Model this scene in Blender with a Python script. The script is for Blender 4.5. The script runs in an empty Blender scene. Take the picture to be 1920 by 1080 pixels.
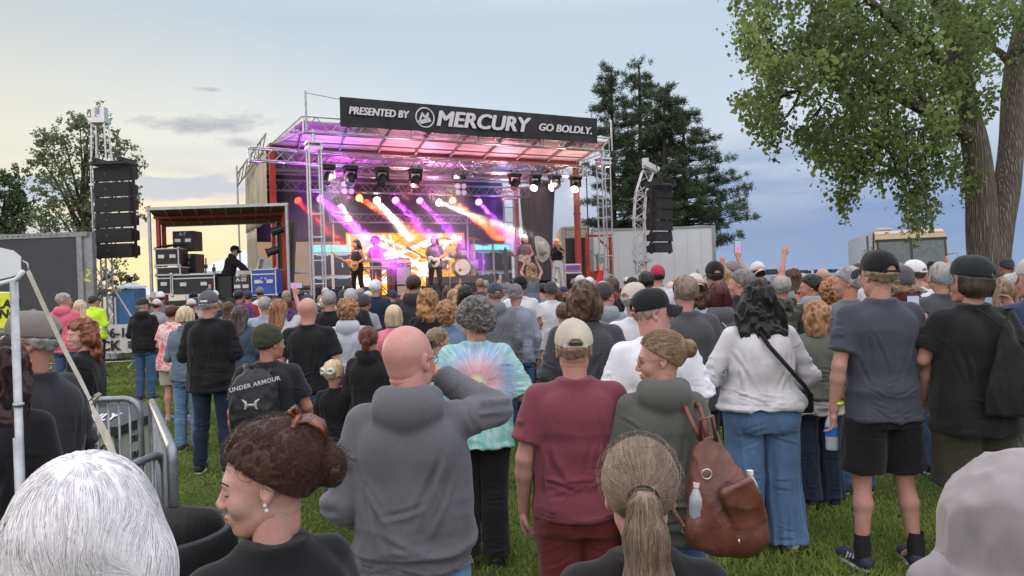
import bpy, math, random
import numpy as np
from mathutils import Vector, Matrix, Euler
R = math.radians
random.seed(7)
C = bpy.context.scene.collection
SC = bpy.context.scene
# ---------------------------------------------------------------- camera
FPX, HOR, ROLL, CAMZ = 1400.0, 530.0, R(1.9), 1.75
PITCH = math.atan((540 - HOR) / FPX)
camd = bpy.data.cameras.new('camera'); cam = bpy.data.objects.new('camera', camd); C.objects.link(cam)
camd.sensor_width = 36; camd.lens = 36 * FPX / 1920; camd.clip_start = 0.05; camd.clip_end = 20000
cam.matrix_world = Matrix.Translation((0, 0, CAMZ)) @ Euler((R(90) - PITCH, 0, 0)).to_matrix().to_4x4() @ Matrix.Rotation(-ROLL, 4, 'Z')
SC.camera = cam
# ---------------------------------------------------------------- sky
def _w(nt, t, **k):
    n = nt.nodes.new(t)
    for a, b in k.items(): setattr(n, a, b)
    return n
W = bpy.data.worlds.new('World'); SC.world = W; W.use_nodes = True
nt = W.node_tree; nt.nodes.clear(); L = nt.links.new
def wmath(op, a, b=None, c=None, clamp=False):
    n = _w(nt, 'ShaderNodeMath', operation=op, use_clamp=clamp)
    for i, v in enumerate((a, b, c)):
        if v is None: continue
        if isinstance(v, (int, float)): n.inputs[i].default_value = v
        else: L(v, n.inputs[i])
    return n.outputs[0]
def wmix(f, a, b):
    n = _w(nt, 'ShaderNodeMix', data_type='RGBA')
    for s, v in ((n.inputs[0], f), (n.inputs[6], a), (n.inputs[7], b)):
        if isinstance(v, (int, float)): s.default_value = v
        elif isinstance(v, tuple): s.default_value = (*v, 1)
        else: L(v, s)
    return n.outputs[2]
def wramp(f, *st):
    n = _w(nt, 'ShaderNodeValToRGB'); cr = n.color_ramp
    while len(cr.elements) < len(st): cr.elements.new(0.5)
    for e, (p, c) in zip(cr.elements, st): e.position = p; e.color = (*c, 1) if isinstance(c, tuple) else (c, c, c, 1)
    L(f, n.inputs[0]); return n.outputs[0]
def s2l(*c): return tuple((v / 255 / 12.92) if v / 255 <= 0.04045 else ((v / 255 + 0.055) / 1.055) ** 2.4 for v in c)
SUN_AZ, SUN_EL = R(-19), R(2.0)
tc = _w(nt, 'ShaderNodeTexCoord'); sep = _w(nt, 'ShaderNodeSeparateXYZ'); L(tc.outputs['Generated'], sep.inputs[0])
dx, dy, dz = sep.outputs
sky = _w(nt, 'ShaderNodeTexSky', sky_type='NISHITA', sun_disc=False, sun_elevation=SUN_EL, sun_rotation=SUN_AZ, altitude=200, dust_density=2.0, ozone_density=2.5)
vm = _w(nt, 'ShaderNodeVectorMath', operation='SCALE'); L(sky.outputs[0], vm.inputs[0]); vm.inputs['Scale'].default_value = 0.10
az = wmath('ARCTAN2', dx, dy)
azn = wmath('ADD', wmath('MULTIPLY', az, 1 / R(76)), 0.5, clamp=True)          # 0 left edge .. 1 right edge
el = wmath('MULTIPLY', dz, 2.2, clamp=True)                                    # 0 horizon .. 1 at 27 deg
lowc = wramp(azn, (0.0, s2l(214, 208, 196)), (0.08, s2l(250, 226, 178)), (0.17, s2l(255, 232, 176)), (0.27, s2l(253, 222, 180)), (0.40, s2l(210, 205, 205)), (0.55, s2l(178, 190, 208)), (0.75, s2l(156, 174, 202)), (1.0, s2l(142, 164, 198)))
midc = wramp(azn, (0.0, s2l(226, 223, 208)), (0.22, s2l(222, 225, 220)), (0.45, s2l(204, 216, 226)), (0.62, s2l(196, 208, 222)), (0.8, s2l(202, 211, 224)), (1.0, s2l(184, 199, 220)))
topc = wramp(azn, (0.0, s2l(184, 196, 204)), (0.3, s2l(176, 193, 209)), (0.6, s2l(184, 201, 216)), (1.0, s2l(178, 198, 220)))
e1 = wramp(el, (0.10, 0.0), (0.36, 1.0)); e2 = wramp(el, (0.42, 0.0), (0.80, 1.0))
veil = wmix(e2, wmix(e1, lowc, midc), topc)
# clouds: streaky banks, projected on a plane overhead-ish (stretched along the horizon)
cb = _w(nt, 'ShaderNodeCombineXYZ'); L(wmath('MULTIPLY', az, 2.6), cb.inputs[0]); L(wmath('MULTIPLY', dz, 13.0), cb.inputs[1])
nz = _w(nt, 'ShaderNodeTexNoise'); nz.inputs['Scale'].default_value = 1.6; nz.inputs['Detail'].default_value = 9; nz.inputs['Roughness'].default_value = 0.55; L(cb.outputs[0], nz.inputs['Vector'])
bank = wramp(nz.outputs[0], (0.46, 0.0), (0.62, 1.0))
bankh = wramp(dz, (0.0, 0.0), (0.03, 0.4), (0.07, 1.0), (0.14, 0.85), (0.19, 0.0))                          # height band of the grey banks
bc = wramp(azn, (0.0, s2l(186, 196, 206)), (0.3, s2l(188, 192, 200)), (0.5, s2l(168, 180, 202)), (0.7, s2l(126, 152, 194)), (1.0, s2l(116, 144, 190)))
veil = wmix(wmath('MULTIPLY', wmath('MULTIPLY', bank, bankh), 0.75), veil, bc)
# darker slate bank low on the right
rb = wmath('MULTIPLY', wramp(azn, (0.46, 0.0), (0.7, 1.0)), wramp(wmath('ADD', dz, wmath('MULTIPLY', nz.outputs[0], 0.06)), (0.035, 0.35), (0.080, 0.75), (0.12, 0.32), (0.17, 0.0)))
veil = wmix(rb, veil, s2l(128, 152, 190))
# small dark scud clouds left of the stage
cb2 = _w(nt, 'ShaderNodeCombineXYZ'); L(wmath('MULTIPLY', az, 9.0), cb2.inputs[0]); L(wmath('MULTIPLY', dz, 24.0), cb2.inputs[1]); cb2.inputs[2].default_value = 3.7
nz2 = _w(nt, 'ShaderNodeTexNoise'); nz2.inputs['Scale'].default_value = 1.0; nz2.inputs['Detail'].default_value = 10; nz2.inputs['Roughness'].default_value = 0.6; L(cb2.outputs[0], nz2.inputs['Vector'])
def blob(a0, z0, ra, rz):
    u = wmath('POWER', wmath('DIVIDE', wmath('SUBTRACT', az, a0), ra), 2.0); v = wmath('POWER', wmath('DIVIDE', wmath('SUBTRACT', dz, z0), rz), 2.0)
    return wmath('SUBTRACT', 1.0, wmath('SQRT', wmath('ADD', u, v)))
def scud(a0, z0, ra, rz, amt, col, lo=0.52, hi=0.66):
    global veil
    m = wramp(wmath('ADD', wmath('MULTIPLY', blob(a0, z0, ra, rz), 0.30), nz2.outputs[0]), (lo, 0.0), (hi, 1.0))
    m = wmath('MULTIPLY', wmath('MULTIPLY', m, wmath('GREATER_THAN', blob(a0, z0, ra * 1.6, rz * 1.6), 0.0)), amt)
    veil = wmix(m, veil, col)
scud(-0.385, 0.205, 0.085, 0.020, 0.85, s2l(160, 166, 178), 0.52, 0.68)
scud(-0.345, 0.185, 0.050, 0.012, 0.75, s2l(164, 170, 182), 0.53, 0.68)
scud(-0.375, 0.245, 0.028, 0.007, 0.7, s2l(168, 174, 184), 0.55, 0.70)
scud(-0.45, 0.128, 0.17, 0.022, 0.75, s2l(176, 190, 208), 0.55, 0.66)
scud(-0.42, 0.092, 0.13, 0.010, 0.6, s2l(196, 196, 204), 0.56, 0.68)
scud(-0.64, 0.118, 0.13, 0.020, 0.7, s2l(182, 196, 212), 0.55, 0.66)
scud(0.24, 0.135, 0.035, 0.005, 0.5, s2l(166, 184, 208), 0.60, 0.72)
# sky boosted out of frame, overhead and behind the viewer, to light the crowd
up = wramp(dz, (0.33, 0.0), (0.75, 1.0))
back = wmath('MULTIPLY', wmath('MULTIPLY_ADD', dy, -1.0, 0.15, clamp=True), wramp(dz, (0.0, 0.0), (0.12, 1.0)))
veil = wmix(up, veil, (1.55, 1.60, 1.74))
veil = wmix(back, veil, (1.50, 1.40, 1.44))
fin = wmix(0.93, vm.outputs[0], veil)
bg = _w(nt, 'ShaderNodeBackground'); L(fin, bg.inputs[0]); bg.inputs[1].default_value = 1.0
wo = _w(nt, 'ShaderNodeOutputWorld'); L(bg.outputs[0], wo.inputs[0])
W.cycles.sampling_method = 'MANUAL'; W.cycles.sample_map_resolution = 512
# ---------------------------------------------------------------- sun (already at the horizon, behind thin cloud)
sd = bpy.data.lights.new('sun', 'SUN'); sd.energy = 0.7; sd.angle = R(12); sd.color = (1.0, 0.72, 0.55)
so = bpy.data.objects.new('sun', sd); C.objects.link(so)
_sdir = Vector((math.sin(SUN_AZ - R(25)) * math.cos(R(9)), math.cos(SUN_AZ - R(25)) * math.cos(R(9)), math.sin(R(9))))
so.rotation_euler = _sdir.to_track_quat('Z', 'Y').to_euler()
# ---------------------------------------------------------------- exposure and render
SC.view_settings.view_transform = 'Standard'; SC.view_settings.look = 'None'; SC.view_settings.exposure = 0.26; SC.view_settings.gamma = 1.0
SC.render.engine = 'CYCLES'; SC.cycles.use_denoising = True
try: SC.cycles.denoiser = 'OPENIMAGEDENOISE'
except Exception: pass
SC.cycles.max_bounces = 6; SC.cycles.diffuse_bounces = 3; SC.cycles.glossy_bounces = 3; SC.cycles.transmission_bounces = 4
SC.cycles.transparent_max_bounces = 12; SC.cycles.volume_bounces = 0; SC.cycles.caustics_reflective = False; SC.cycles.caustics_refractive = False
SC.cycles.sample_clamp_indirect = 6.0
# ================================================================ helpers
def at(px, py, d):
    """world point seen at photo pixel (1920x1080) at forward distance d"""
    u, v = px - 960, 540 - py
    c, s = math.cos(ROLL), math.sin(ROLL)
    x, z = (u * c + v * s) / FPX, (-u * s + v * c) / FPX
    cp, sp = math.cos(PITCH), math.sin(PITCH)
    y, z = cp + z * sp, z * cp - sp
    k = d / y
    return Vector((x * k, d, CAMZ + z * k))
def link(o, parent=None):
    C.objects.link(o)
    if parent is not None: o.parent = parent
    return o
def props(o, label=None, cat=None, group=None, kind=None):
    if label: o['label'] = label
    if cat: o['category'] = cat
    if group: o['group'] = group
    if kind: o['kind'] = kind
    return o
def thing(name, label, cat, loc=(0, 0, 0), rz=0.0, group=None, kind=None):
    o = bpy.data.objects.new(name, None); o.empty_display_size = 0.1
    o.location = loc; o.rotation_euler = (0, 0, rz)
    link(o); return props(o, label, cat, group, kind)
def mesh_np(name, V, F, smooth=True, mats=None, mi=None, attr=None):
    """F: (n,4) or (n,3) int array, or list of such arrays"""
    Fs = F if isinstance(F, list) and not isinstance(F[0], tuple) else [F]
    Fs = [np.asarray(f, np.int32) for f in Fs if len(f)]
    me = bpy.data.meshes.new(name); V = np.asarray(V, np.float32)
    me.vertices.add(len(V)); me.vertices.foreach_set('co', V.ravel())
    nl = sum(f.size for f in Fs); nf = sum(len(f) for f in Fs)
    me.loops.add(nl); me.polygons.add(nf)
    me.loops.foreach_set('vertex_index', np.concatenate([f.ravel() for f in Fs]))
    tot = np.concatenate([np.full(len(f), f.shape[1], np.int32) for f in Fs]); st = np.concatenate([[0], np.cumsum(tot)[:-1]]).astype(np.int32)
    me.polygons.foreach_set('loop_start', st)
    try: me.polygons.foreach_set('loop_total', tot)
    except Exception: pass
    me.polygons.foreach_set('use_smooth', np.full(nf, smooth))
    for m in (mats or []): me.materials.append(m)
    if mi is not None: me.polygons.foreach_set('material_index', np.asarray(mi, np.int32))
    me.update(calc_edges=True)
    if attr is not None:
        a = me.attributes.new('rnd', 'FLOAT', 'POINT'); a.data.foreach_set('value', np.asarray(attr, np.float32))
    return me
def put(name, me, mats=None, parent=None, loc=None, rot=None, scale=None):
    o = bpy.data.objects.new(name, me); link(o, parent)
    if mats is not None:
        mats = mats if isinstance(mats, (list, tuple)) else [mats]
        while len(me.materials) < len(mats): me.materials.append(None)
        for i, m in enumerate(mats):
            o.material_slots[i].link = 'OBJECT'; o.material_slots[i].material = m
    if loc is not None: o.location = loc
    if rot is not None: o.rotation_euler = rot
    if scale is not None: o.scale = scale if hasattr(scale, '__len__') else (scale,) * 3
    return o
# ---- noise
_T = np.random.RandomState(3).rand(64, 64, 64).astype(np.float32) * 2 - 1
def vnoise(P):
    P = np.asarray(P, np.float32); i = np.floor(P).astype(np.int64); f = P - i; f = f * f * (3 - 2 * f); i &= 63; j = (i + 1) & 63
    x, y, z = f[:, 0], f[:, 1], f[:, 2]
    def g(a, b, c): return _T[a, b, c]
    c00 = g(i[:, 0], i[:, 1], i[:, 2]) * (1 - x) + g(j[:, 0], i[:, 1], i[:, 2]) * x
    c10 = g(i[:, 0], j[:, 1], i[:, 2]) * (1 - x) + g(j[:, 0], j[:, 1], i[:, 2]) * x
    c01 = g(i[:, 0], i[:, 1], j[:, 2]) * (1 - x) + g(j[:, 0], i[:, 1], j[:, 2]) * x
    c11 = g(i[:, 0], j[:, 1], j[:, 2]) * (1 - x) + g(j[:, 0], j[:, 1], j[:, 2]) * x
    return (c00 * (1 - y) + c10 * y) * (1 - z) + (c01 * (1 - y) + c11 * y) * z
def fbm(P, o=3):
    s = 0; a = 1.0
    for k in range(o): s = s + a * vnoise(P * 2 ** k + 17.3 * k); a *= 0.5
    return s
# ---- mesh builder for hard things
class MB:
    def __init__(s): s.v = []; s.f = []; s.m = []
    def add(s, vs, fs, mi=0):
        o = len(s.v); s.v += [tuple(v) for v in vs]; s.f += [tuple(i + o for i in f) for f in fs]; s.m += [mi] * len(fs); return s
    def box(s, c, size, rot=None, mi=0, bev=0.0):
        hx, hy, hz = [v / 2 for v in size]
        if bev > 0:
            b = min(bev, hx * .9, hy * .9, hz * .9); vs = []
            idx = {}
            for sx in (-1, 1):
                for sy in (-1, 1):
                    for sz in (-1, 1):
                        for k, (a, bb, c2) in enumerate(((1, 0, 0), (0, 1, 0), (0, 0, 1))):
                            idx[(sx, sy, sz, k)] = len(vs)
                            vs.append((sx * (hx - b * (1 - a)), sy * (hy - b * (1 - bb)), sz * (hz - b * (1 - c2))))
            fs = []
            for sx in (-1, 1): fs.append([idx[(sx, -1, -1, 0)], idx[(sx, 1, -1, 0)], idx[(sx, 1, 1, 0)], idx[(sx, -1, 1, 0)]][::sx])
            for sy in (-1, 1): fs.append([idx[(-1, sy, -1, 1)], idx[(-1, sy, 1, 1)], idx[(1, sy, 1, 1)], idx[(1, sy, -1, 1)]][::sy])
            for sz in (-1, 1): fs.append([idx[(-1, -1, sz, 2)], idx[(1, -1, sz, 2)], idx[(1, 1, sz, 2)], idx[(-1, 1, sz, 2)]][::sz])
            for sx in (-1, 1):
                for sy in (-1, 1): fs.append([idx[(sx, sy, -1, 0)], idx[(sx, sy, -1, 1)], idx[(sx, sy, 1, 1)], idx[(sx, sy, 1, 0)]][::sx * sy])
                for sz in (-1, 1): fs.append([idx[(sx, -1, sz, 2)], idx[(sx, -1, sz, 0)], idx[(sx, 1, sz, 0)], idx[(sx, 1, sz, 2)]][::sx * sz])
            for sy in (-1, 1):
                for sz in (-1, 1): fs.append([idx[(-1, sy, sz, 1)], idx[(-1, sy, sz, 2)], idx[(1, sy, sz, 2)], idx[(1, sy, sz, 1)]][::sy * sz])
            for sx in (-1, 1):
                for sy in (-1, 1):
                    for sz in (-1, 1): fs.append([idx[(sx, sy, sz, 0)], idx[(sx, sy, sz, 1)], idx[(sx, sy, sz, 2)]][::sx * sy * sz])
        else:
            vs = [(x, y, z) for x in (-hx, hx) for y in (-hy, hy) for z in (-hz, hz)]
            fs = [(0, 1, 3, 2), (4, 6, 7, 5), (0, 4, 5, 1), (2, 3, 7, 6), (0, 2, 6, 4), (1, 5, 7, 3)]
        M = rot if rot is not None else Matrix.Identity(3)
        if isinstance(M, (int, float)): M = Matrix.Rotation(M, 3, 'Z')
        c = Vector(c); return s.add([M @ Vector(v) + c for v in vs], fs, mi)
    def tube(s, pts, r, n=8, mi=0, close=False, caps=True):
        pts = [Vector(p) for p in pts]; rs = r if hasattr(r, '__len__') else [r] * len(pts)
        m = len(pts); vs = []; up = None
        for i, p in enumerate(pts):
            if close: t = (pts[(i + 1) % m] - pts[i - 1])
            else: t = (pts[min(i + 1, m - 1)] - pts[max(i - 1, 0)])
            t.normalize()
            if up is None:
                up = t.orthogonal().normalized()
            up = (up - t * up.dot(t))
            up = up.normalized() if up.length > 1e-6 else t.orthogonal().normalized()
            b = t.cross(up)
            for k in range(n):
                a = 2 * math.pi * k / n; vs.append(p + (up * math.cos(a) + b * math.sin(a)) * rs[i])
        fs = []
        for i in range(m if close else m - 1):
            j = (i + 1) % m
            for k in range(n): fs.append((i * n + k, i * n + (k + 1) % n, j * n + (k + 1) % n, j * n + k))
        if caps and not close: fs.append(tuple(range(n - 1, -1, -1))); fs.append(tuple((m - 1) * n + k for k in range(n)))
        return s.add(vs, fs, mi)
    def cyl(s, a, b, r, r2=None, n=16, mi=0): return s.tube([a, b], [r, r if r2 is None else r2], n, mi)
    def lathe(s, prof, c=(0, 0, 0), n=24, mi=0, axis=None):
        M = Vector(axis).to_track_quat('Z', 'Y').to_matrix() if axis else Matrix.Identity(3); c = Vector(c); vs = []
        for r, z in prof:
            for k in range(n): a = 2 * math.pi * k / n; vs.append(M @ Vector((r * math.cos(a), r * math.sin(a), z)) + c)
        fs = [(i * n + k, i * n + (k + 1) % n, (i + 1) * n + (k + 1) % n, (i + 1) * n + k) for i in range(len(prof) - 1) for k in range(n)]
        return s.add(vs, fs, mi)
    def build(s, name, mats, parent=None, smooth=False, loc=None, rot=None):
        me = bpy.data.meshes.new(name); me.from_pydata(s.v, [], s.f)
        mats = mats if isinstance(mats, (list, tuple)) else [mats]
        for m in mats: me.materials.append(m)
        me.polygons.foreach_set('material_index', s.m); me.polygons.foreach_set('use_smooth', [smooth] * len(s.f)); me.update()
        return put(name, me, None, parent, loc, rot)
def one(name, mats, label, cat, mb, group=None, kind=None, smooth=False, loc=None, rot=None):
    o = mb.build(name, mats, None, smooth, loc, rot); return props(o, label, cat, group, kind)
def text_mesh(txt, size=1.0, shear=0.0, ext=0.004, off=0.0, align='LEFT', space=1.0):
    cu = bpy.data.curves.new('t', 'FONT'); cu.body = txt; cu.size = size; cu.shear = shear; cu.extrude = ext; cu.offset = off; cu.align_x = align; cu.space_character = space; cu.resolution_u = 3
    o = bpy.data.objects.new('t', cu); C.objects.link(o); dg = bpy.context.evaluated_depsgraph_get(); dg.update()
    me = bpy.data.meshes.new_from_object(o.evaluated_get(dg)); bpy.data.objects.remove(o); bpy.data.curves.remove(cu); me.name = 'lettering'
    return me
def mbasis(o, origin, xa, ya):
    xa = Vector(xa).normalized(); ya = Vector(ya).normalized(); za = xa.cross(ya)
    M = Matrix((xa, ya, za)).transposed().to_4x4(); M.translation = Vector(origin); return M
# ================================================================ materials
_MC = {}
def nmat(key):
    if key in _MC: return _MC[key], True
    m = bpy.data.materials.new(str(key[0]) if isinstance(key, tuple) else key); m.use_nodes = True; _MC[key] = m; return m, False
class N:
    def __init__(s, m): s.m = m; s.nt = m.node_tree; s.b = s.nt.nodes['Principled BSDF']; s.o = s.nt.nodes['Material Output']
    def n(s, t, **k):
        x = s.nt.nodes.new(t)
        for a, b in k.items():
            if a in x.inputs: x.inputs[a].default_value = b
            else: setattr(x, a, b)
        return x
    def l(s, a, b): s.nt.links.new(a, b)
    def coord(s, scale=(1, 1, 1), kind='Object'):
        t = s.n('ShaderNodeTexCoord'); m = s.n('ShaderNodeMapping'); m.inputs['Scale'].default_value = scale; s.l(t.outputs[kind], m.inputs[0]); return m.outputs[0]
    def noise(s, scale, detail=4, rough=0.5, vec=None, dist=0.0):
        x = s.n('ShaderNodeTexNoise'); x.inputs['Scale'].default_value = scale; x.inputs['Detail'].default_value = detail; x.inputs['Roughness'].default_value = rough; x.inputs['Distortion'].default_value = dist
        if vec is not None: s.l(vec, x.inputs['Vector'])
        return x.outputs[0]
    def ramp(s, f, *st, interp='LINEAR'):
        x = s.n('ShaderNodeValToRGB'); cr = x.color_ramp; cr.interpolation = interp
        while len(cr.elements) < len(st): cr.elements.new(0.5)
        for e, (p, c) in zip(cr.elements, st): e.position = p; e.color = (*c, 1) if isinstance(c, tuple) else (c, c, c, 1)
        s.l(f, x.inputs[0]); return x.outputs[0]
    def mix(s, f, a, b, bt='MIX'):
        x = s.n('ShaderNodeMix', data_type='RGBA'); x.blend_type = bt
        for sk, v in ((x.inputs[0], f), (x.inputs[6], a), (x.inputs[7], b)):
            if isinstance(v, (int, float)): sk.default_value = v
            elif isinstance(v, tuple): sk.default_value = (*v, 1)
            else: s.l(v, sk)
        return x.outputs[2]
    def math(s, op, a, b=None, c=None, clamp=False):
        x = s.n('ShaderNodeMath', operation=op); x.use_clamp = clamp
        for i, v in enumerate((a, b, c)):
            if v is None: continue
            if isinstance(v, (int, float)): x.inputs[i].default_value = v
            else: s.l(v, x.inputs[i])
        return x.outputs[0]
    def bump(s, h, strength=0.3, dist=0.01, nrm=None):
        x = s.n('ShaderNodeBump'); x.inputs['Strength'].default_value = strength; x.inputs['Distance'].default_value = dist; s.l(h, x.inputs['Height'])
        if nrm is not None: s.l(nrm, x.inputs['Normal'])
        return x.outputs[0]
    def set(s, **k):
        for a, v in k.items():
            a = a.replace('_', ' ')
            i = s.b.inputs[a]
            if hasattr(v, 'links') or hasattr(v, 'is_linked'): s.l(v, i)
            else: i.default_value = (*v, 1) if isinstance(v, tuple) and len(v) == 3 and i.type == 'RGBA' else v
def plain(name, col, rough=0.6, metal=0.0, var=0.12, scale=6.0, bump=0.0, spec=0.5, emit=None, es=1.0, alpha=None, trans=0.0):
    m, hit = nmat((name, col, rough, metal, var, emit, es, trans))
    if hit: return m
    n = N(m); c = n.coord()
    f = n.noise(scale, 6, 0.6, c); f2 = n.noise(scale * 9, 3, 0.6, c)
    d = tuple(v * (1 - var * 1.6) for v in col); b = tuple(min(1, v * (1 + var)) for v in col)
    n.set(Base_Color=n.mix(n.ramp(f, (0.3, 0.0), (0.7, 1.0)), d, b), Roughness=n.math('MULTIPLY_ADD', f2, 0.25, rough - 0.12, clamp=True), Metallic=metal, Specular_IOR_Level=spec)
    if bump: n.set(Normal=n.bump(f2, bump, 0.01))
    if emit: n.set(Emission_Color=emit, Emission_Strength=es)
    if trans: n.set(Transmission_Weight=trans)
    return m
def cloth(col, kind='cotton'):
    m, hit = nmat(('cloth', kind, col))
    if hit: return m
    n = N(m); c = n.coord()
    big = n.noise(5, 4, 0.6, c); fine = n.noise(420 if kind != 'fleece' else 160, 3, 0.7, c); mid = n.noise(30, 4, 0.6, c)
    lo = tuple(v * 0.80 for v in col); hi = tuple(min(1, v * 1.12 + 0.002) for v in col)
    base = n.mix(n.ramp(big, (0.3, 0.0), (0.7, 1.0)), lo, hi)
    if kind == 'heather':
        base = n.mix(n.ramp(fine, (0.42, 0.0), (0.60, 1.0)), tuple(v * 0.78 for v in col), tuple(min(1, v * 1.22 + 0.005) for v in col))
        base = n.mix(0.25, base, lo)
    if kind == 'denim':
        cs = n.coord((1, 1, 0.12)); st = n.noise(110, 5, 0.7, cs)
        base = n.mix(n.ramp(st, (0.3, 0.0), (0.75, 1.0)), tuple(v * 0.80 for v in col), tuple(min(1, v * 1.2) for v in col))
        base = n.mix(n.math('MULTIPLY', n.ramp(n.noise(3.2, 3, 0.5, c), (0.5, 0.0), (0.68, 1.0)), 0.5), base, tuple(min(1, v * 1.8 + .01) for v in col))
    if kind == 'camo':
        v1 = n.noise(11, 2, 0.5, c); base = n.mix(n.ramp(v1, (0.47, 0.0), (0.49, 1.0)), (0.05, 0.055, 0.035), (0.12, 0.12, 0.09))
        base = n.mix(n.ramp(n.noise(15, 2, .5, n.coord((1.3, 1, .9))), (0.56, 0.0), (0.58, 1.0)), base, (0.02, 0.02, 0.018))
    if kind == 'tiedyepink':
        v1 = n.noise(9, 4, 0.65, c, 1.5); base = n.mix(n.ramp(v1, (0.44, 0.0), (0.56, 1.0)), (0.75, 0.62, 0.62), (0.72, 0.16, 0.18))
    if kind == 'check':
        cs = n.coord((1, 1, 1)); w = n.n('ShaderNodeTexWave', Scale=26.0, bands_direction='Z'); n.l(cs, w.inputs['Vector']); base = n.mix(n.ramp(w.outputs[1], (0.35, 0.0), (0.65, 1.0)), tuple(v * .7 for v in col), tuple(v * 1.3 for v in col))
    wr = n.coord((1.0, 1.0, 0.40)); wrn = n.noise(8, 2, 0.45, wr, 1.2)
    b1 = n.bump(wrn, 0.35, 0.022); b2 = n.bump(fine, 0.18, 0.0010, b1)
    n.set(Base_Color=base, Roughness=0.9, Specular_IOR_Level=0.2, Normal=b2, Sheen_Weight=0.15, Sheen_Roughness=0.5)
    return m
def skin(t=0):
    cols = [(0.50, 0.305, 0.24), (0.58, 0.37, 0.30), (0.46, 0.25, 0.185), (0.34, 0.19, 0.13), (0.56, 0.33, 0.275), (0.16, 0.08, 0.05)]
    m, hit = nmat(('skin', t))
    if hit: return m
    col = cols[t]; n = N(m); c = n.coord()
    a = n.noise(14, 5, 0.6, c); f = n.noise(180, 3, 0.6, c)
    base = n.mix(n.ramp(a, (0.35, 0.0), (0.68, 1.0)), col, (min(1, col[0] * 1.02), col[1] * 0.72, col[2] * 0.70))
    base = n.mix(n.math('MULTIPLY', n.ramp(f, (0.3, 1.0), (0.5, 0.0)), 0.40), base, tuple(v * 0.68 for v in col))
    n.set(Base_Color=base, Roughness=0.55, Specular_IOR_Level=0.32, Normal=n.bump(f, 0.5, 0.0015), Subsurface_Weight=0.08, Subsurface_Radius=(0.012, 0.005, 0.003), Subsurface_Scale=1.0)
    return m
def hairm(col, rough=0.4):
    m, hit = nmat(('hair', col))
    if hit: return m
    n = N(m); at_ = n.n('ShaderNodeAttribute', attribute_name='rnd'); c = n.coord((1, 1, 0.25))
    st = n.noise(90, 4, 0.7, c)
    v = n.math('ADD', n.math('MULTIPLY', at_.outputs['Fac'], 0.7), n.math('MULTIPLY', st, 0.6))
    base = n.ramp(v, (0.2, tuple(x * (0.45 if max(col) < .5 else .72) for x in col)), (0.6, col), (1.0, tuple(min(1, x * 1.7 + 0.01) for x in col)))
    n.set(Base_Color=base, Roughness=rough, Specular_IOR_Level=0.35, Normal=n.bump(st, 0.5, 0.004), Sheen_Weight=0.1)
    return m
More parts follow.
